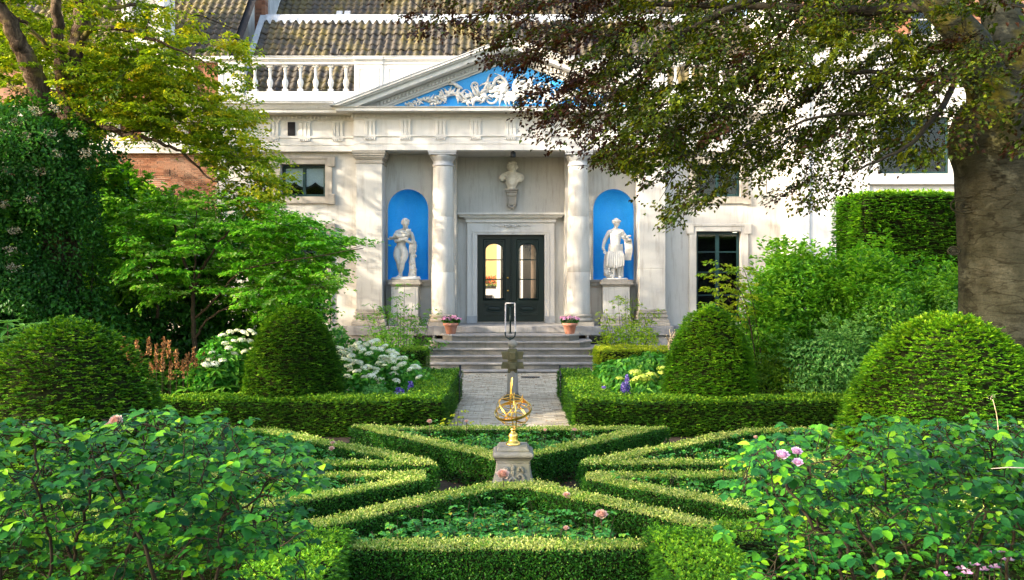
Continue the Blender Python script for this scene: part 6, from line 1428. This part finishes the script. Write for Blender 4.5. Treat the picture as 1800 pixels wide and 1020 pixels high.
for px, py in ((1690, 1000), (1712, 993), (1728, 1002), (1740, 975), (1760, 970), (1748, 998), (1700, 1008), (1772, 985), (1660, 1012)):
    p = PW(px, py, random.uniform(4.5, 4.8)); k = 9; a = np.arange(k)*6.283/5; T = np.stack([np.cos(a), np.sin(a)*.5-.3, .3+0*a], 1); link('flower', tri_mesh('flower', *leaves(np.repeat([tuple(p)], k, 0), T, rnd(k)*.2+[0, -.4, 1], .032, .022, rng.random(k), .1, .2)), M['rose_mauve'], t)
    s_ = MB(); s_.tube([(p.x, p.y+.03, .05), tuple(p)], .0025, 4); s_.build('stem', M['twig'], t)

# ================================================================== ARMILLARY SPHERE ON ITS PEDESTAL
PDY, PDX = 10.6, PX(902, 10.6)
ped_ = thing('carved_pedestal', 'flared grey stone pedestal with carved scrolls in the centre of the rose garden', 'pedestal', (PDX, PDY, 0))
b = MB(); prof = [(.36, 0), (.36, .05), (.335, .10), (.30, .15), (.262, .21), (.235, .28), (.215, .36), (.203, .44), (.195, .52), (.195, .545)]
b.sqlathe((PDX, PDY, 0), prof); b.build('body', M['grey_stone'], ped_, bevel=.02)
b = MB(); b.sqlathe((PDX, PDY, 0), [(.185, .546), (.185, .57), (.20, .585), (.215, .60)]); b.build('neck', M['grey_stone'], ped_)
b = MB(); b.sqlathe((PDX, PDY, 0), [(.20, .602), (.225, .612), (.235, .635), (.225, .66), (.20, .672)]); b.build('cap', M['grey_stone'], ped_, bevel=.018)
b = MB(); b.sqlathe((PDX, PDY, 0), [(.185, .673), (.185, .695), (.165, .71), (.165, .725)]); b.build('cap_slab', M['grey_stone'], ped_, bevel=.006)
b = MB()
def face_y(z):
    for (r0, z0), (r1, z1) in zip(prof[:-1], prof[1:]):
        if z0 <= z <= z1: return PDY-(r0+(r1-r0)*(z-z0)/max(z1-z0, 1e-6))
    return PDY-.2
def carve(pts, r): b.tube([Vector((PDX+x, face_y(z)-.010, z)) for x, z in pts], r, 8)
for sx in (-1, 1):
    carve([(sx*x, z) for x, z in ((.045, .30), (.075, .285), (.095, .30), (.085, .325), (.065, .32))], .014)
    carve([(sx*x, z) for x, z in ((.085, .31), (.12, .34), (.125, .385), (.10, .42), (.07, .425), (.05, .40), (.065, .385), (.08, .395))], [.014, .017, .018, .017, .015, .013, .012, .010])
    carve([(sx*x, z) for x, z in ((.115, .44), (.11, .475), (.09, .50), (.065, .495), (.06, .47), (.08, .462))], [.012, .015, .016, .015, .013, .012])
    carve([(sx*x, z) for x, z in ((.0, .27), (.03, .25), (.06, .235), (.08, .20))], [.016, .018, .014, .008])
    carve([(sx*x, z) for x, z in ((.0, .20), (.02, .17), (.06, .15), (.1, .14))], [.014, .015, .012, .008])
    carve([(sx*x, z) for x, z in ((.0, .385), (.03, .375), (.045, .355), (.03, .34))], [.016, .016, .013, .01])
for z, r, h in ((.49, .024, 1.5), (.44, .020, 1.8), (.375, .026, 1.2), (.33, .018, 1.5), (.25, .020, 1.4), (.185, .018, 1.4)): b.ball((PDX, face_y(z)-.004, z), r, 10, 8, sy=.7, sz=h)
b.build('carved_scrolls', M['grey_stone'], ped_)
AZ, AR = 1.115, .205; CY = PDY
arm = thing('armillary_sphere', 'gilded armillary sphere sundial with arrow standing on the carved pedestal', 'sundial', (PDX, CY, .725))
b = MB(); b.lathe((PDX, CY, .725), [(.085, 0), (.085, .012), (.07, .03), (.055, .045), (.05, .06), (.055, .10), (.05, .125), (.03, .14), (.022, .16), (.035, .175), (.02, .19)], 28); b.build('stand', M['gold'], arm)
def hoop(name, nrm, r, wid, th=.006, off=0):
    nrm = Vector(nrm).normalized(); a = nrm.orthogonal().normalized(); c2 = nrm.cross(a); n = 72; vs = []
    for k in range(n):
        q = 2*math.pi*k/n; d = a*math.cos(q)+c2*math.sin(q)
        for rr_, h in ((r, -wid/2), (r, wid/2), (r-th, wid/2), (r-th, -wid/2)): vs.append(Vector((PDX, CY, AZ))+d*rr_+nrm*(h+off))
    m_ = MB(); m_.add(vs, [(k*4+j, ((k+1) % n)*4+j, ((k+1) % n)*4+(j+1) % 4, k*4+(j+1) % 4) for k in range(n) for j in range(4)]); m_.build(name, M['gold'], arm)
ax = Vector((.06, -.25, 1)).normalized()
hoop('horizon_ring', (-.20, -.38, 1), AR+.012, .030); hoop('meridian_ring', (1, .15, .1), AR, .012); hoop('meridian_ring', (.25, 1, .25), AR-.004, .010)
hoop('ecliptic_ring', (.55, -.30, .75), AR-.01, .016); hoop('equator_ring', (.0, -.28, 1), AR-.016, .010); hoop('hour_ring', (-.7, .2, .6), AR-.02, .010)
hoop('tropic_ring', (.06, -.25, 1), AR*.86, .008, .005, .09); hoop('tropic_ring', (.06, -.25, 1), AR*.86, .008, .005, -.09)
b = MB(); c0 = Vector((PDX, CY, AZ)); b.tube([c0-ax*.20, c0+ax*.22], .004, 8); b.build('axis', M['gold'], arm)
b = MB(); p0 = PW(898, 702, CY); p1 = PW(901, 664, CY)
b.tube([p0, p1], .006, 8); b.add([p0+Vector((-.012, 0, .03)), p0+Vector((.012, 0, .03)), p0+Vector((.014, 0, .20)), p0+Vector((.006, 0, .255)), p0+Vector((-.004, 0, .20))], [(0, 1, 2, 3, 4)])
for k in range(3): b.obox(p0+Vector((.004, 0, .06+.06*k)), (.010, 0, 0), (0, .004, 0), (0, 0, .016))
b.build('arrow', M['gold'], arm, bevel=.002)
b = MB(); q = PW(915, 703, CY+.1); b.prism_xz([(q.x-.02, q.z-.02), (q.x+.02, q.z-.03), (q.x+.03, q.z+.07), (q.x+.005, q.z+.02)], CY+.09, CY+.10); b.build('arrow_tail', M['gold'], arm)
# ---- facetted stone sundial post
D2 = 20; X2 = PX(901, D2); sd = thing('sundial_post', 'mossy stone sundial pillar with facetted block and ball top behind the armillary sphere', 'sundial', (X2, D2, 0))
b = MB(); b.lathe((X2, D2, 0), [(.22, 0), (.22, .06), (.19, .08), (.19, .11), (.15, .13), (.135, .16)], 28); b.build('base', M['mossy_stone'], sd)
b = MB(); b.lathe((X2, D2, 0), [(.125, .16), (.12, .22), (.115, .5), (.108, .665)], 28); b.build('shaft', M['sandstone'], sd)
b = MB(); zc = PZ(634, D2); b.sqlathe((X2, D2, zc), [(.08, -.27), (.105, -.24), (.105, .22), (.08, .26)]);
for dx, dy in ((1, 0), (-1, 0), (0, -1), (0, 1)):
    cc = Vector((X2+dx*.16, D2+dy*.16, zc)); b.obox(cc+Vector((0, 0, .115)), (.070, 0, 0), (0, .070, 0), (dx*.015, dy*.015, .085)); b.obox(cc+Vector((0, 0, -.10)), (.078, 0, 0), (0, .078, 0), (-dx*.015, -dy*.015, .07))
b.build('facetted_block', M['mossy_stone'], sd, bevel=.018)
b = MB(); b.lathe((X2, D2, zc+.26), [(.06, 0), (.05, .02)], 16); b.ball((X2, D2, PZ(605, D2)), .105, 24, 14, sz=.85); b.build('ball', M['sandstone'], sd)
# ---- iron gate leaves beside the path
for sx, px, lb in ((-1, 810, 'narrow black iron gate leaf folded back against the left path hedge'), (1, 983, 'narrow black iron gate leaf folded back against the right path hedge')):
    d0, d1 = 20.7, 19.2; x0, x1 = PX(px+sx*1, d0), PX(px+sx*3, d1); g_ = thing('iron_gate', lb, 'gate', (x0, d0, 0)); b = MB()
    b.obox(((x0+x1)/2, (d0+d1)/2, .36), ((x1-x0)/2, (d1-d0)/2, 0), (.012, 0, 0), (0, 0, .28)); b.build('panel', M['iron'], g_, bevel=.004)
    b = MB(); b.tube([(x0, d0, 0), (x0, d0, .72)], .025, 8); b.build('post', M['iron'], g_)
    b = MB(); b.tube([(x0+sx*.02-.06*sx, d0-.02, .55), (x1, d1, .5)], .008, 6); b.build('brace', M['rail_grey'], g_)
b = MB(); b.box(PX(988, 20.8), PX(998, 20.8), 20.6, 20.75, .60, .64); solo('path_light', b, M['iron'], 'small black box on the far end of the right path hedge', 'light', (PX(993, 20.8), 20.7, .6))

# ================================================================== HANDRAIL, POTS, LAMP
hr = thing('step_handrail', 'grey double handrail on a dark green post in the middle of the steps', 'handrail', (CX-.02, 27.3, .83)); b = MB()
xc = PX(897, 27.6); 
for s_ in (-1, 1):
    b2 = MB(); x = xc+s_*.142; b2.tube(curve([(x, 28.2, 1.93), (x, 27.2, 1.60), (x, 26.3, 1.16)], 5), .020, 10); b2.build('rail', M['rail_grey'], hr)
b.tube([(xc-.142, 28.2, 1.935), (xc+.142, 28.2, 1.935)], .019, 8); b.build('top_bar', M['rail_grey'], hr)
b = MB(); b.tube(curve([(xc-.142, 26.3, 1.15), (xc-.13, 26.2, 1.05), (xc-.05, 26.15, .98), (xc+.05, 26.15, .98), (xc+.13, 26.2, 1.05), (xc+.142, 26.3, 1.15)], 4), .022, 8); b.build('end_bow', M['door_green'], hr)
b = MB(); b.tube([(xc, 28.15, 1.01), (xc, 28.15, 1.80)], .026, 10); b.lathe((xc, 28.15, 1.01), [(.06, 0), (.06, .02), (.03, .04)], 14); b.tube(curve([(xc-.14, 28.19, 1.93), (xc-.08, 28.17, 1.84), (xc, 28.15, 1.80), (xc+.08, 28.17, 1.84), (xc+.14, 28.19, 1.93)], 4), .014, 6); b.build('post', M['door_green'], hr)
b = MB(); b.tube([(xc, 26.5, .3), (xc, 26.45, 1.0)], .024, 10); b.build('lower_post', M['door_green'], hr)
def pot(px, label):
    x, y, z = PX(px, 28.0), 28.0, 1.01; t = thing('flower_pot', label, 'flower pot', (x, y, z), 'terracotta pots of pink flowers beside the door')
    b = MB(); b.lathe((x, y, z), [(.135, 0), (.14, .01), (.195, .25), (.225, .255), (.235, .27), (.238, .33), (.21, .335), (.20, .29)], 32); b.build('pot', M['terracotta'], t)
    b = MB(); b.lathe((x, y, z), [(.19, .28), (.05, .30)], 16); b.build('soil', M['soil'], t)
    n = 700; U = unit(rng.normal(0, 1, (n, 3)))*np.array([.25, .2, .12]); P = U*rng.uniform(.6, 1, (n, 1))+np.array([x, y, z+.40]); fol('foliage', leaves(P, U+rnd(n)*.1, rnd(n)+[0, 0, 1], .07, .045, rng.normal(.4, .2, n)), M['privet'], t)
    for k in range(22):
        a = k*2.4; rr_ = .23*math.sqrt((k+.5)/22); c = Vector((x+rr_*math.cos(a)*1.15, y+rr_*math.sin(a)*.8, z+.50+random.uniform(-.03, .03)-.25*rr_)); m_ = 46; U = unit(rng.normal(0, 1, (m_, 3))); U[:, 2] = np.abs(U[:, 2])
        link('blossom', tri_mesh('blossom', *leaves(np.array(tuple(c))+U*np.array([.05, .05, .04]), rnd(m_), U, .040, .038, rng.normal(.5, .25, m_), .1, .1)), M['pink_flower'], t)
pot(792.5, 'terracotta pot of pink flowers on the top step left of the door'); pot(1001.5, 'terracotta pot of pink flowers on the top step right of the door')

# ================================================================== STATUES
def seg(mb, pts, rad, n=10, sx=1, sy=1):
    """a limb: tapered, with rounded ends; later fused into one skin"""
    P = curve(pts, 4); m = len(P); k = len(rad); rr_ = [rad[int(min(i/(m-1)*(k-1), k-1.001))]*(1-((i/(m-1)*(k-1)) % 1))+rad[min(int(i/(m-1)*(k-1))+1, k-1)]*((i/(m-1)*(k-1)) % 1) for i in range(m)]; rr_[-1] = rad[-1]
    mb.tube(P, rr_, n); mb.ball(P[0], rr_[0], n, 7); mb.ball(P[-1], rr_[-1], n, 7)
def fuse(name, mb, m, parent, vox=.014, sm=2):
    o = mb.build(name, M[m], parent); r = o.modifiers.new('fuse', 'REMESH'); r.mode = 'VOXEL'; r.voxel_size = vox; r.use_smooth_shade = True
    s_ = o.modifiers.new('smooth', 'SMOOTH'); s_.factor = .5; s_.iterations = sm; return o
def head(mb, c, r, yaw=0, tilt=0, seedh=1, wreath=False, beard=False):
    """face, ears, hair curls; looks along yaw (0 = towards the garden, -Y)"""
    f = Vector((math.sin(yaw), -math.cos(yaw), 0)); s_ = Vector((f.y*-1, f.x, 0)); u = Vector((0, 0, 1)); 
    f2 = (f*math.cos(tilt)-u*math.sin(tilt)); u2 = (u*math.cos(tilt)+f*math.sin(tilt)); c = Vector(c)
    P = lambda a, b2, d: c+s_*a*r+f2*b2*r+u2*d*r
    mb.ball(c+u2*r*.18, r*.98, 16, 12, .92, 1, 1.05); mb.ball(P(0, .22, -.35), r*.72, 14, 10, .85, .9, 1.0)
    mb.ball(P(0, .55, -.72), r*.28, 8, 6)                                   # chin
    mb.tube([P(0, .90, .28), P(0, 1.02, .0), P(0, 1.14, -.16)], [r*.10, r*.14, r*.17], 7)  # nose
    mb.tube([P(-.52, .78, .30), P(-.25, .95, .38), P(0, .92, .30), P(.25, .95, .38), P(.52, .78, .30)], r*.10, 6)  # brow
    for k in (-1, 1): mb.ball(P(k*.33, .80, .16), r*.13, 8, 6); mb.ball(P(k*.90, -.02, -.02), r*.22, 8, 6, .5, 1, 1.3); mb.ball(P(k*.42, .62, -.22), r*.25, 8, 6)
    mb.tube([P(-.22, .90, -.42), P(0, .98, -.40), P(.22, .90, -.42)], r*.075, 6); mb.tube([P(-.16, .88, -.52), P(0, .94, -.54), P(.16, .88, -.52)], r*.085, 6)
    rr_ = random.Random(seedh)
    for k in range(110):
        a = rr_.uniform(0, 6.283); e = rr_.uniform(-.35, 1.5); dx, dy, dz = math.cos(a)*math.cos(e), math.sin(a)*math.cos(e), math.sin(e)
        if dy > .35 and dz < .62: continue
        mb.ball(P(dx*1.0, dy*1.02, .18+dz*1.08), r*rr_.uniform(.13, .22), 6, 5)
    if wreath:
        for k in range(22): a = k*6.283/22; mb.ball(P(math.cos(a)*1.12, math.sin(a)*1.12, .62+.06*math.sin(k*2.2)), r*.20, 6, 5, 1, 1, 1.2)
    if beard:
        for k in range(50): a = rr_.uniform(.35, 2.8); mb.ball(P(math.cos(a)*.62, .25+math.sin(a)*.55, -.55-rr_.uniform(0, .55)), r*rr_.uniform(.11, .18), 6, 5)
def hand(mb, w, d, s_, curl=.6, side=1):
    """palm with four fingers and a thumb"""
    d = Vector(d).normalized(); s_ = Vector(s_).normalized(); n = d.cross(s_).normalized(); w = Vector(w)
    for t in (0, .03, .06): 
        for q in (-.022, 0, .022): mb.ball(w+d*t+s_*q, .019, 7, 5)
    for k, (q, L) in enumerate(((-.032, .062), (-.011, .075), (.011, .072), (.032, .055))):
        b0 = w+d*.075+s_*q; mb.tube([b0, b0+d*L*.45+n*L*.1*curl, b0+d*L*.75+n*L*.5*curl, b0+d*L*.8+n*L*.85*curl], [.0115, .0105, .0095, .008], 6)
    b0 = w+d*.015-s_*.028*side; mb.tube([b0, b0-s_*.028*side+d*.03+n*.012, b0-s_*.03*side+d*.065+n*.03], [.013, .012, .010], 6)
SY = 29.42; ZS = 2.655
def statue_base(cx, label):
    t = thing('statue_pedestal', label, 'pedestal', (cx, SY, 1.21)); b = MB(); w_ = .42
    b.box(cx-w_-.08, cx+w_+.08, SY-.42, 29.66, 1.21, 1.40); b.box(cx-w_-.04, cx+w_+.04, SY-.38, 29.66, 1.402, 1.50); b.build('base', M['sandstone'], t, bevel=.012)
    b = MB(); b.box(cx-w_, cx+w_, SY-.34, 29.66, 1.502, 2.44); b.box(cx-w_+.08, cx+w_-.08, SY-.352, SY-.341, 1.60, 2.34); b.build('shaft', M['plaster'], t, bevel=.008)
    b = MB(); b.box(cx-w_-.03, cx+w_+.03, SY-.37, 29.66, 2.442, 2.50); b.box(cx-w_-.09, cx+w_+.09, SY-.43, 29.66, 2.502, 2.60); b.box(cx-w_-.05, cx+w_+.05, SY-.39, 29.66, 2.602, 2.652); b.build('top_slab', M['sandstone'], t, bevel=.012)
xl, xr = PX(712, SY), PX(1082, SY)
statue_base(xl+.02, 'stone pedestal under the left hand marble figure'); statue_base(xr-.01, 'stone pedestal under the right hand draped marble figure')
# left figure: a standing bearded man cradling an infant, leaning towards a tree stump
H0 = ZS
t = thing('statue', 'marble figure of a bearded man cradling a child by a stump, left niche', 'statue', (xl, SY, ZS)); b = MB(); V = lambda x, y, z: Vector((xl+x, SY+y, H0+z))
# measured from the photograph: figure 1.98 m with its ground
b2 = MB(); b2.lathe((xl+.02, SY, H0), [(.47, 0), (.48, .03), (.44, .07), (.40, .09)], 24, sy=.66)
for k in range(30): a = random.uniform(0, 6.28); r_ = random.uniform(.1, .42); b2.ball((xl+.02+r_*math.cos(a), SY+r_*.62*math.sin(a), H0+.075), random.uniform(.05, .09), 8, 6, sz=.6)
fuse('ground', b2, 'marble', t, .02, 1)
pel = V(-.13, 0, 1.02)
# standing leg (viewer's left hip over foot at left centre), free leg crossing
seg(b, [V(-.22, .0, .98), V(-.25, -.03, .78), V(-.19, -.05, .55), V(-.20, -.04, .50)], [.125, .125, .088, .078]); seg(b, [V(-.20, -.04, .52), V(-.17, -.00, .36), V(-.13, .04, .14)], [.076, .082, .045]); seg(b, [V(-.13, .05, .13), V(-.17, -.04, .11), V(-.20, -.10, .10)], [.045, .042, .03])
seg(b, [V(-.05, -.02, .96), V(.0, -.08, .78), V(-.06, -.13, .56), V(-.07, -.13, .52)], [.125, .12, .084, .076]); seg(b, [V(-.06, -.13, .53), V(-.10, -.10, .36), V(-.16, -.07, .14)], [.074, .080, .042]); seg(b, [V(-.17, -.07, .13), V(-.20, -.14, .10), V(-.23, -.20, .09)], [.045, .042, .03])
b.ball(V(-.13, .02, 1.0), .175, 14, 10, 1.05, .75, .85); seg(b, [V(-.13, .0, 1.02), V(-.12, .0, 1.18), V(-.06, -.0, 1.36)], [.15, .145, .17]); b.ball(V(-.05, -.01, 1.42), .2, 14, 10, 1.1, .72, .8); b.ball(V(-.10, -.09, 1.40), .1, 10, 8, 1, .6, .8); b.ball(V(.03, -.09, 1.40), .1, 10, 8, 1, .6, .8)
seg(b, [V(-.25, .0, 1.50), V(-.03, .02, 1.55), V(.18, .0, 1.46)], [.085, .10, .085])     # shoulders
seg(b, [V(-.02, .0, 1.56), V(.01, -.03, 1.66), V(.02, -.06, 1.70)], [.075, .065, .07])
head(b, V(.02, -.08, 1.79), .128, .25, .45, 3, False, True)
seg(b, [V(-.25, 0, 1.50), V(-.31, -.05, 1.36), V(-.27, -.12, 1.22)], [.082, .07, .055]); seg(b, [V(-.27, -.12, 1.22), V(-.15, -.22, 1.25), V(.0, -.26, 1.28)], [.056, .05, .035]); hand(b, V(.0, -.26, 1.28), (1, -.1, .25), (0, -.3, 1), .8)
seg(b, [V(.19, 0, 1.46), V(.25, -.04, 1.30), V(.24, -.08, 1.18)], [.08, .07, .055]); seg(b, [V(.24, -.08, 1.18), V(.12, -.20, 1.21), V(-.02, -.25, 1.30)], [.056, .05, .036]); hand(b, V(-.02, -.25, 1.30), (-1, 0, .35), (0, -.2, 1), .9, -1)
# the child lying across his arms, feet towards the left
seg(b, [V(.13, -.20, 1.46), V(.0, -.22, 1.40), V(-.16, -.20, 1.38)], [.075, .085, .08]); b.ball(V(.12, -.23, 1.54), .082, 12, 9)
for k in range(16): a = k*2.4; b.ball(V(.13+.07*math.cos(a), -.2+.06*math.sin(a), 1.58+.02*math.sin(3*a)), .024, 6, 5)
seg(b, [V(-.17, -.22, 1.37), V(-.29, -.24, 1.44), V(-.33, -.22, 1.36), V(-.43, -.2, 1.33)], [.055, .05, .035, .026]); seg(b, [V(-.17, -.17, 1.37), V(-.30, -.18, 1.35), V(-.40, -.16, 1.30), V(-.50, -.15, 1.29)], [.052, .045, .032, .026])
b.ball(V(-.45, -.2, 1.35), .03, 8, 6, 1.5, 1, 1); b.ball(V(-.52, -.15, 1.30), .03, 8, 6, 1.5, 1, 1); seg(b, [V(.05, -.27, 1.46), V(-.03, -.32, 1.50), V(-.10, -.3, 1.52)], [.035, .03, .024])
fuse('figure', b, 'marble', t, .0125, 2)
# stump with cloth and vine
b = MB(); seg(b, [V(.22, .05, .05), V(.24, .04, .35), V(.22, .03, .70), V(.27, .02, 1.02), V(.28, .0, 1.18)], [.15, .115, .10, .105, .085])
for k in range(40): a = random.uniform(0, 6.28); z = random.uniform(.1, 1.2); b.ball(V(.235+.11*math.cos(a), .04+.11*math.sin(a)*1.0, z), random.uniform(.025, .05), 7, 5)
for k in range(7): b.tube([V(.16+.02*k, -.08-.01*(k % 2), 1.2), V(.15+.018*k, -.10, 1.0), V(.14+.02*k, -.08, .82+.03*(k % 3))], [.02, .022, .012], 6)
fuse('tree_stump', b, 'marble', t, .015, 1)
# right figure: a draped youth with a wreath, cloth over the left arm
t = thing('statue', 'white marble draped figure with a leafy wreath in the right niche', 'statue', (xr, SY, ZS)); V = lambda x, y, z: Vector((xr+x, SY+y, H0+z)); b = MB()
b2 = MB(); b2.lathe((xr, SY, H0), [(.40, 0), (.41, .03), (.37, .06)], 24, sy=.72); fuse('ground', b2, 'marble', t, .02, 1)
seg(b, [V(.10, 0, 1.0), V(.13, -.03, .76), V(.09, -.08, .54)], [.13, .12, .085]); seg(b, [V(.09, -.08, .55), V(.10, -.02, .35), V(.11, .02, .13)], [.08, .078, .045]); seg(b, [V(.11, .02, .12), V(.13, -.08, .08), V(.15, -.16, .075)], [.045, .042, .03])
seg(b, [V(-.11, 0, 1.0), V(-.14, -.08, .78), V(-.10, -.13, .55)], [.13, .12, .085]); seg(b, [V(-.10, -.13, .56), V(-.08, -.08, .34), V(-.06, -.06, .13)], [.08, .076, .042]); seg(b, [V(-.06, -.06, .12), V(-.10, -.15, .08), V(-.12, -.20, .075)], [.045, .042, .03])
b.ball(V(0, 0, 1.02), .19, 14, 10, 1.05, .72, .8); seg(b, [V(0, 0, 1.05), V(-.02, 0, 1.2), V(-.01, 0, 1.38)], [.155, .15, .17]); b.ball(V(-.01, -.0, 1.45), .19, 14, 10, 1.1, .72, .75)
seg(b, [V(-.21, 0, 1.51), V(0, .02, 1.56), V(.20, 0, 1.53)], [.08, .095, .08]); seg(b, [V(0, 0, 1.58), V(0, -.01, 1.68)], [.07, .062]); head(b, V(.02, -.03, 1.80), .118, .5, .12, 8, True, False)
seg(b, [V(-.21, 0, 1.50), V(-.33, -.02, 1.28), V(-.37, -.02, 1.16)], [.08, .068, .054]); seg(b, [V(-.37, -.02, 1.17), V(-.40, -.05, 1.02), V(-.36, -.10, .92)], [.054, .05, .034]); hand(b, V(-.36, -.10, .92), (.3, -.25, -1), (1, 0, .3), .7)
seg(b, [V(.20, 0, 1.52), V(.33, -.0, 1.34), V(.34, -.04, 1.24)], [.08, .07, .055]); seg(b, [V(.34, -.04, 1.24), V(.33, -.16, 1.22), V(.26, -.22, 1.28)], [.055, .05, .036]); hand(b, V(.26, -.22, 1.28), (-.4, -.4, .5), (1, 0, .3), 1)
fuse('figure', b, 'marble', t, .0125, 2)
b = MB(); rr_ = random.Random(4)
# tunic folds across the chest and hips
for k in range(9): z = 1.50-.055*k; b.tube(curve([V(.20-.012*k, -.10, z+.04), V(.08, -.185, z-.05), V(-.06, -.185, z-.08), V(-.20+.006*k, -.10, z-.04+.01*k)], 4), .022, 7)
for k in range(8): z = 1.10-.035*k; b.tube(curve([V(.22, -.06, z+.03), V(.10, -.17, z-.02-.01*k), V(-.05, -.19, z-.06-.012*k), V(-.22, -.07, z+.03-.02*k)], 4), .028, 7)
for k in range(16):
    x = -.28+.034*k; zt_, zb_ = 1.0, .44-.10*math.sin((k/15)*math.pi)+.02*(k % 3); b.tube(curve([V(x*.8, -.16-.02*(k % 2), zt_-.1), V(x, -.18-.035*(k % 2), .75), V(x*1.04, -.15-.03*(k % 2), zb_)], 3), [.030]*3+[.032]*3+[.024], 7)
for k in range(10):
    x = .28+.022*k; b.tube(curve([V(x, -.10+.02*(k % 2), 1.28), V(x+.03, -.12-.03*(k % 2), .98), V(x-.02, -.10, .62+.02*(k % 3))], 3), .028, 7)
for k in range(18): a = rr_.uniform(0, 6.28); b.ball(V(.36+.10*math.cos(a), -.14+.06*math.sin(a), 1.33+.08*math.sin(a*2)), rr_.uniform(.03, .05), 7, 6)
for k in range(8): x = -.34+.03*k; b.tube(curve([V(x+.05, .05, .9), V(x, .06, .6), V(x+.02*(k % 2), .04, .12)], 3), .034, 7)
for k in range(9): x = -.05+.035*k; b.tube(curve([V(x, .08, .9), V(x+.01, .08, .5), V(x+.02*(k % 2), .06, .08)], 3), .034, 7)
b.ball(V(-.21, -.02, .20), .13, 10, 8, 1, .8, 1.3)
for k in range(24): a = rr_.uniform(0, 6.28); b.ball(V(-.21+.11*math.cos(a), -.06+.1*math.sin(a), .10+rr_.random()*.26), .035, 6, 5)
fuse('drapery', b, 'marble', t, .0125, 1)
# bust on its bracket
BY = 30.42; xb = PX(899.5, BY); VB = lambda x, y, z: Vector((xb+x, BY+y, z))
br_ = thing('wall_bracket', 'carved stone console bracket under the bust above the door', 'bracket', (xb, 30.55, PZ(368, BY))); b = MB()
z0, z1 = PZ(368, BY), PZ(333, BY)
b.box(xb-.22, xb+.22, BY-.16, 30.58, z1-.05, z1); b.box(xb-.19, xb+.19, BY-.12, 30.58, z1-.11, z1-.052); b.box(xb-.16, xb+.16, BY-.09, 30.58, z1-.22, z1-.112); b.build('shelf', M['sandstone'], br_, bevel=.012)
b = MB(); b.box(xb-.15, xb+.15, BY-.03, 30.58, z0+.16, z1-.222); b.box(xb-.16, xb-.11, BY-.06, 30.58, z0+.16, z1-.222) ; b.box(xb+.11, xb+.16, BY-.06, 30.58, z0+.16, z1-.222); b.build('console', M['sandstone'], br_, bevel=.01)
b = MB()
for k in range(5): a = math.pi*(k+.5)/5; b.ball((xb+.09*math.cos(a), BY+.02, z0+.13-.07*math.sin(a)), .05, 8, 6)
b.box(xb-.17, xb+.17, BY-.02, 30.58, z0+.13, z0+.158); b.build('shell_drop', M['sandstone'], br_)
bu = thing('bust', 'weathered marble bust with curly hair and draped shoulders above the door', 'bust', (xb, BY, z1)); b = MB(); S2 = 1.06
z = z1
b.lathe((xb, BY, z), [(.14, 0), (.14, .05), (.10, .07), (.09, .10)], 20)
seg(b, [VB(0, 0, z+.10), VB(0, -.02, z+.22), VB(0, 0, z+.38)], [.15, .21, .22]); seg(b, [VB(-.25, .02, z+.42), VB(0, .02, z+.48), VB(.25, .02, z+.42)], [.12, .15, .12]); b.ball(VB(-.30, 0, z+.38), .11, 10, 8, 1, .8, 1.1); b.ball(VB(.30, 0, z+.38), .12, 10, 8, 1, .8, 1.1)
seg(b, [VB(0, 0, z+.46), VB(.01, -.01, z+.60)], [.115, .10]); head(b, VB(.03, -.03, z+.70), .172, .55, -.05, 12, False, False)
for k in range(9): q = k/8; b.tube(curve([VB(-.26+.05*q, -.08, z+.45-.10*q), VB(-.08, -.20, z+.34-.17*q), VB(.06, -.20, z+.34-.17*q), VB(.26-.08*q, -.10, z+.46-.12*q)], 4), .020, 7)
for k in range(5): b.tube([VB(.20+.035*k, -.08, z+.50-.03*k), VB(.24+.03*k, -.11, z+.36), VB(.20+.02*k, -.08, z+.24)], .022, 7)
fuse('figure', b, 'marble_bust', bu, .0125, 1)
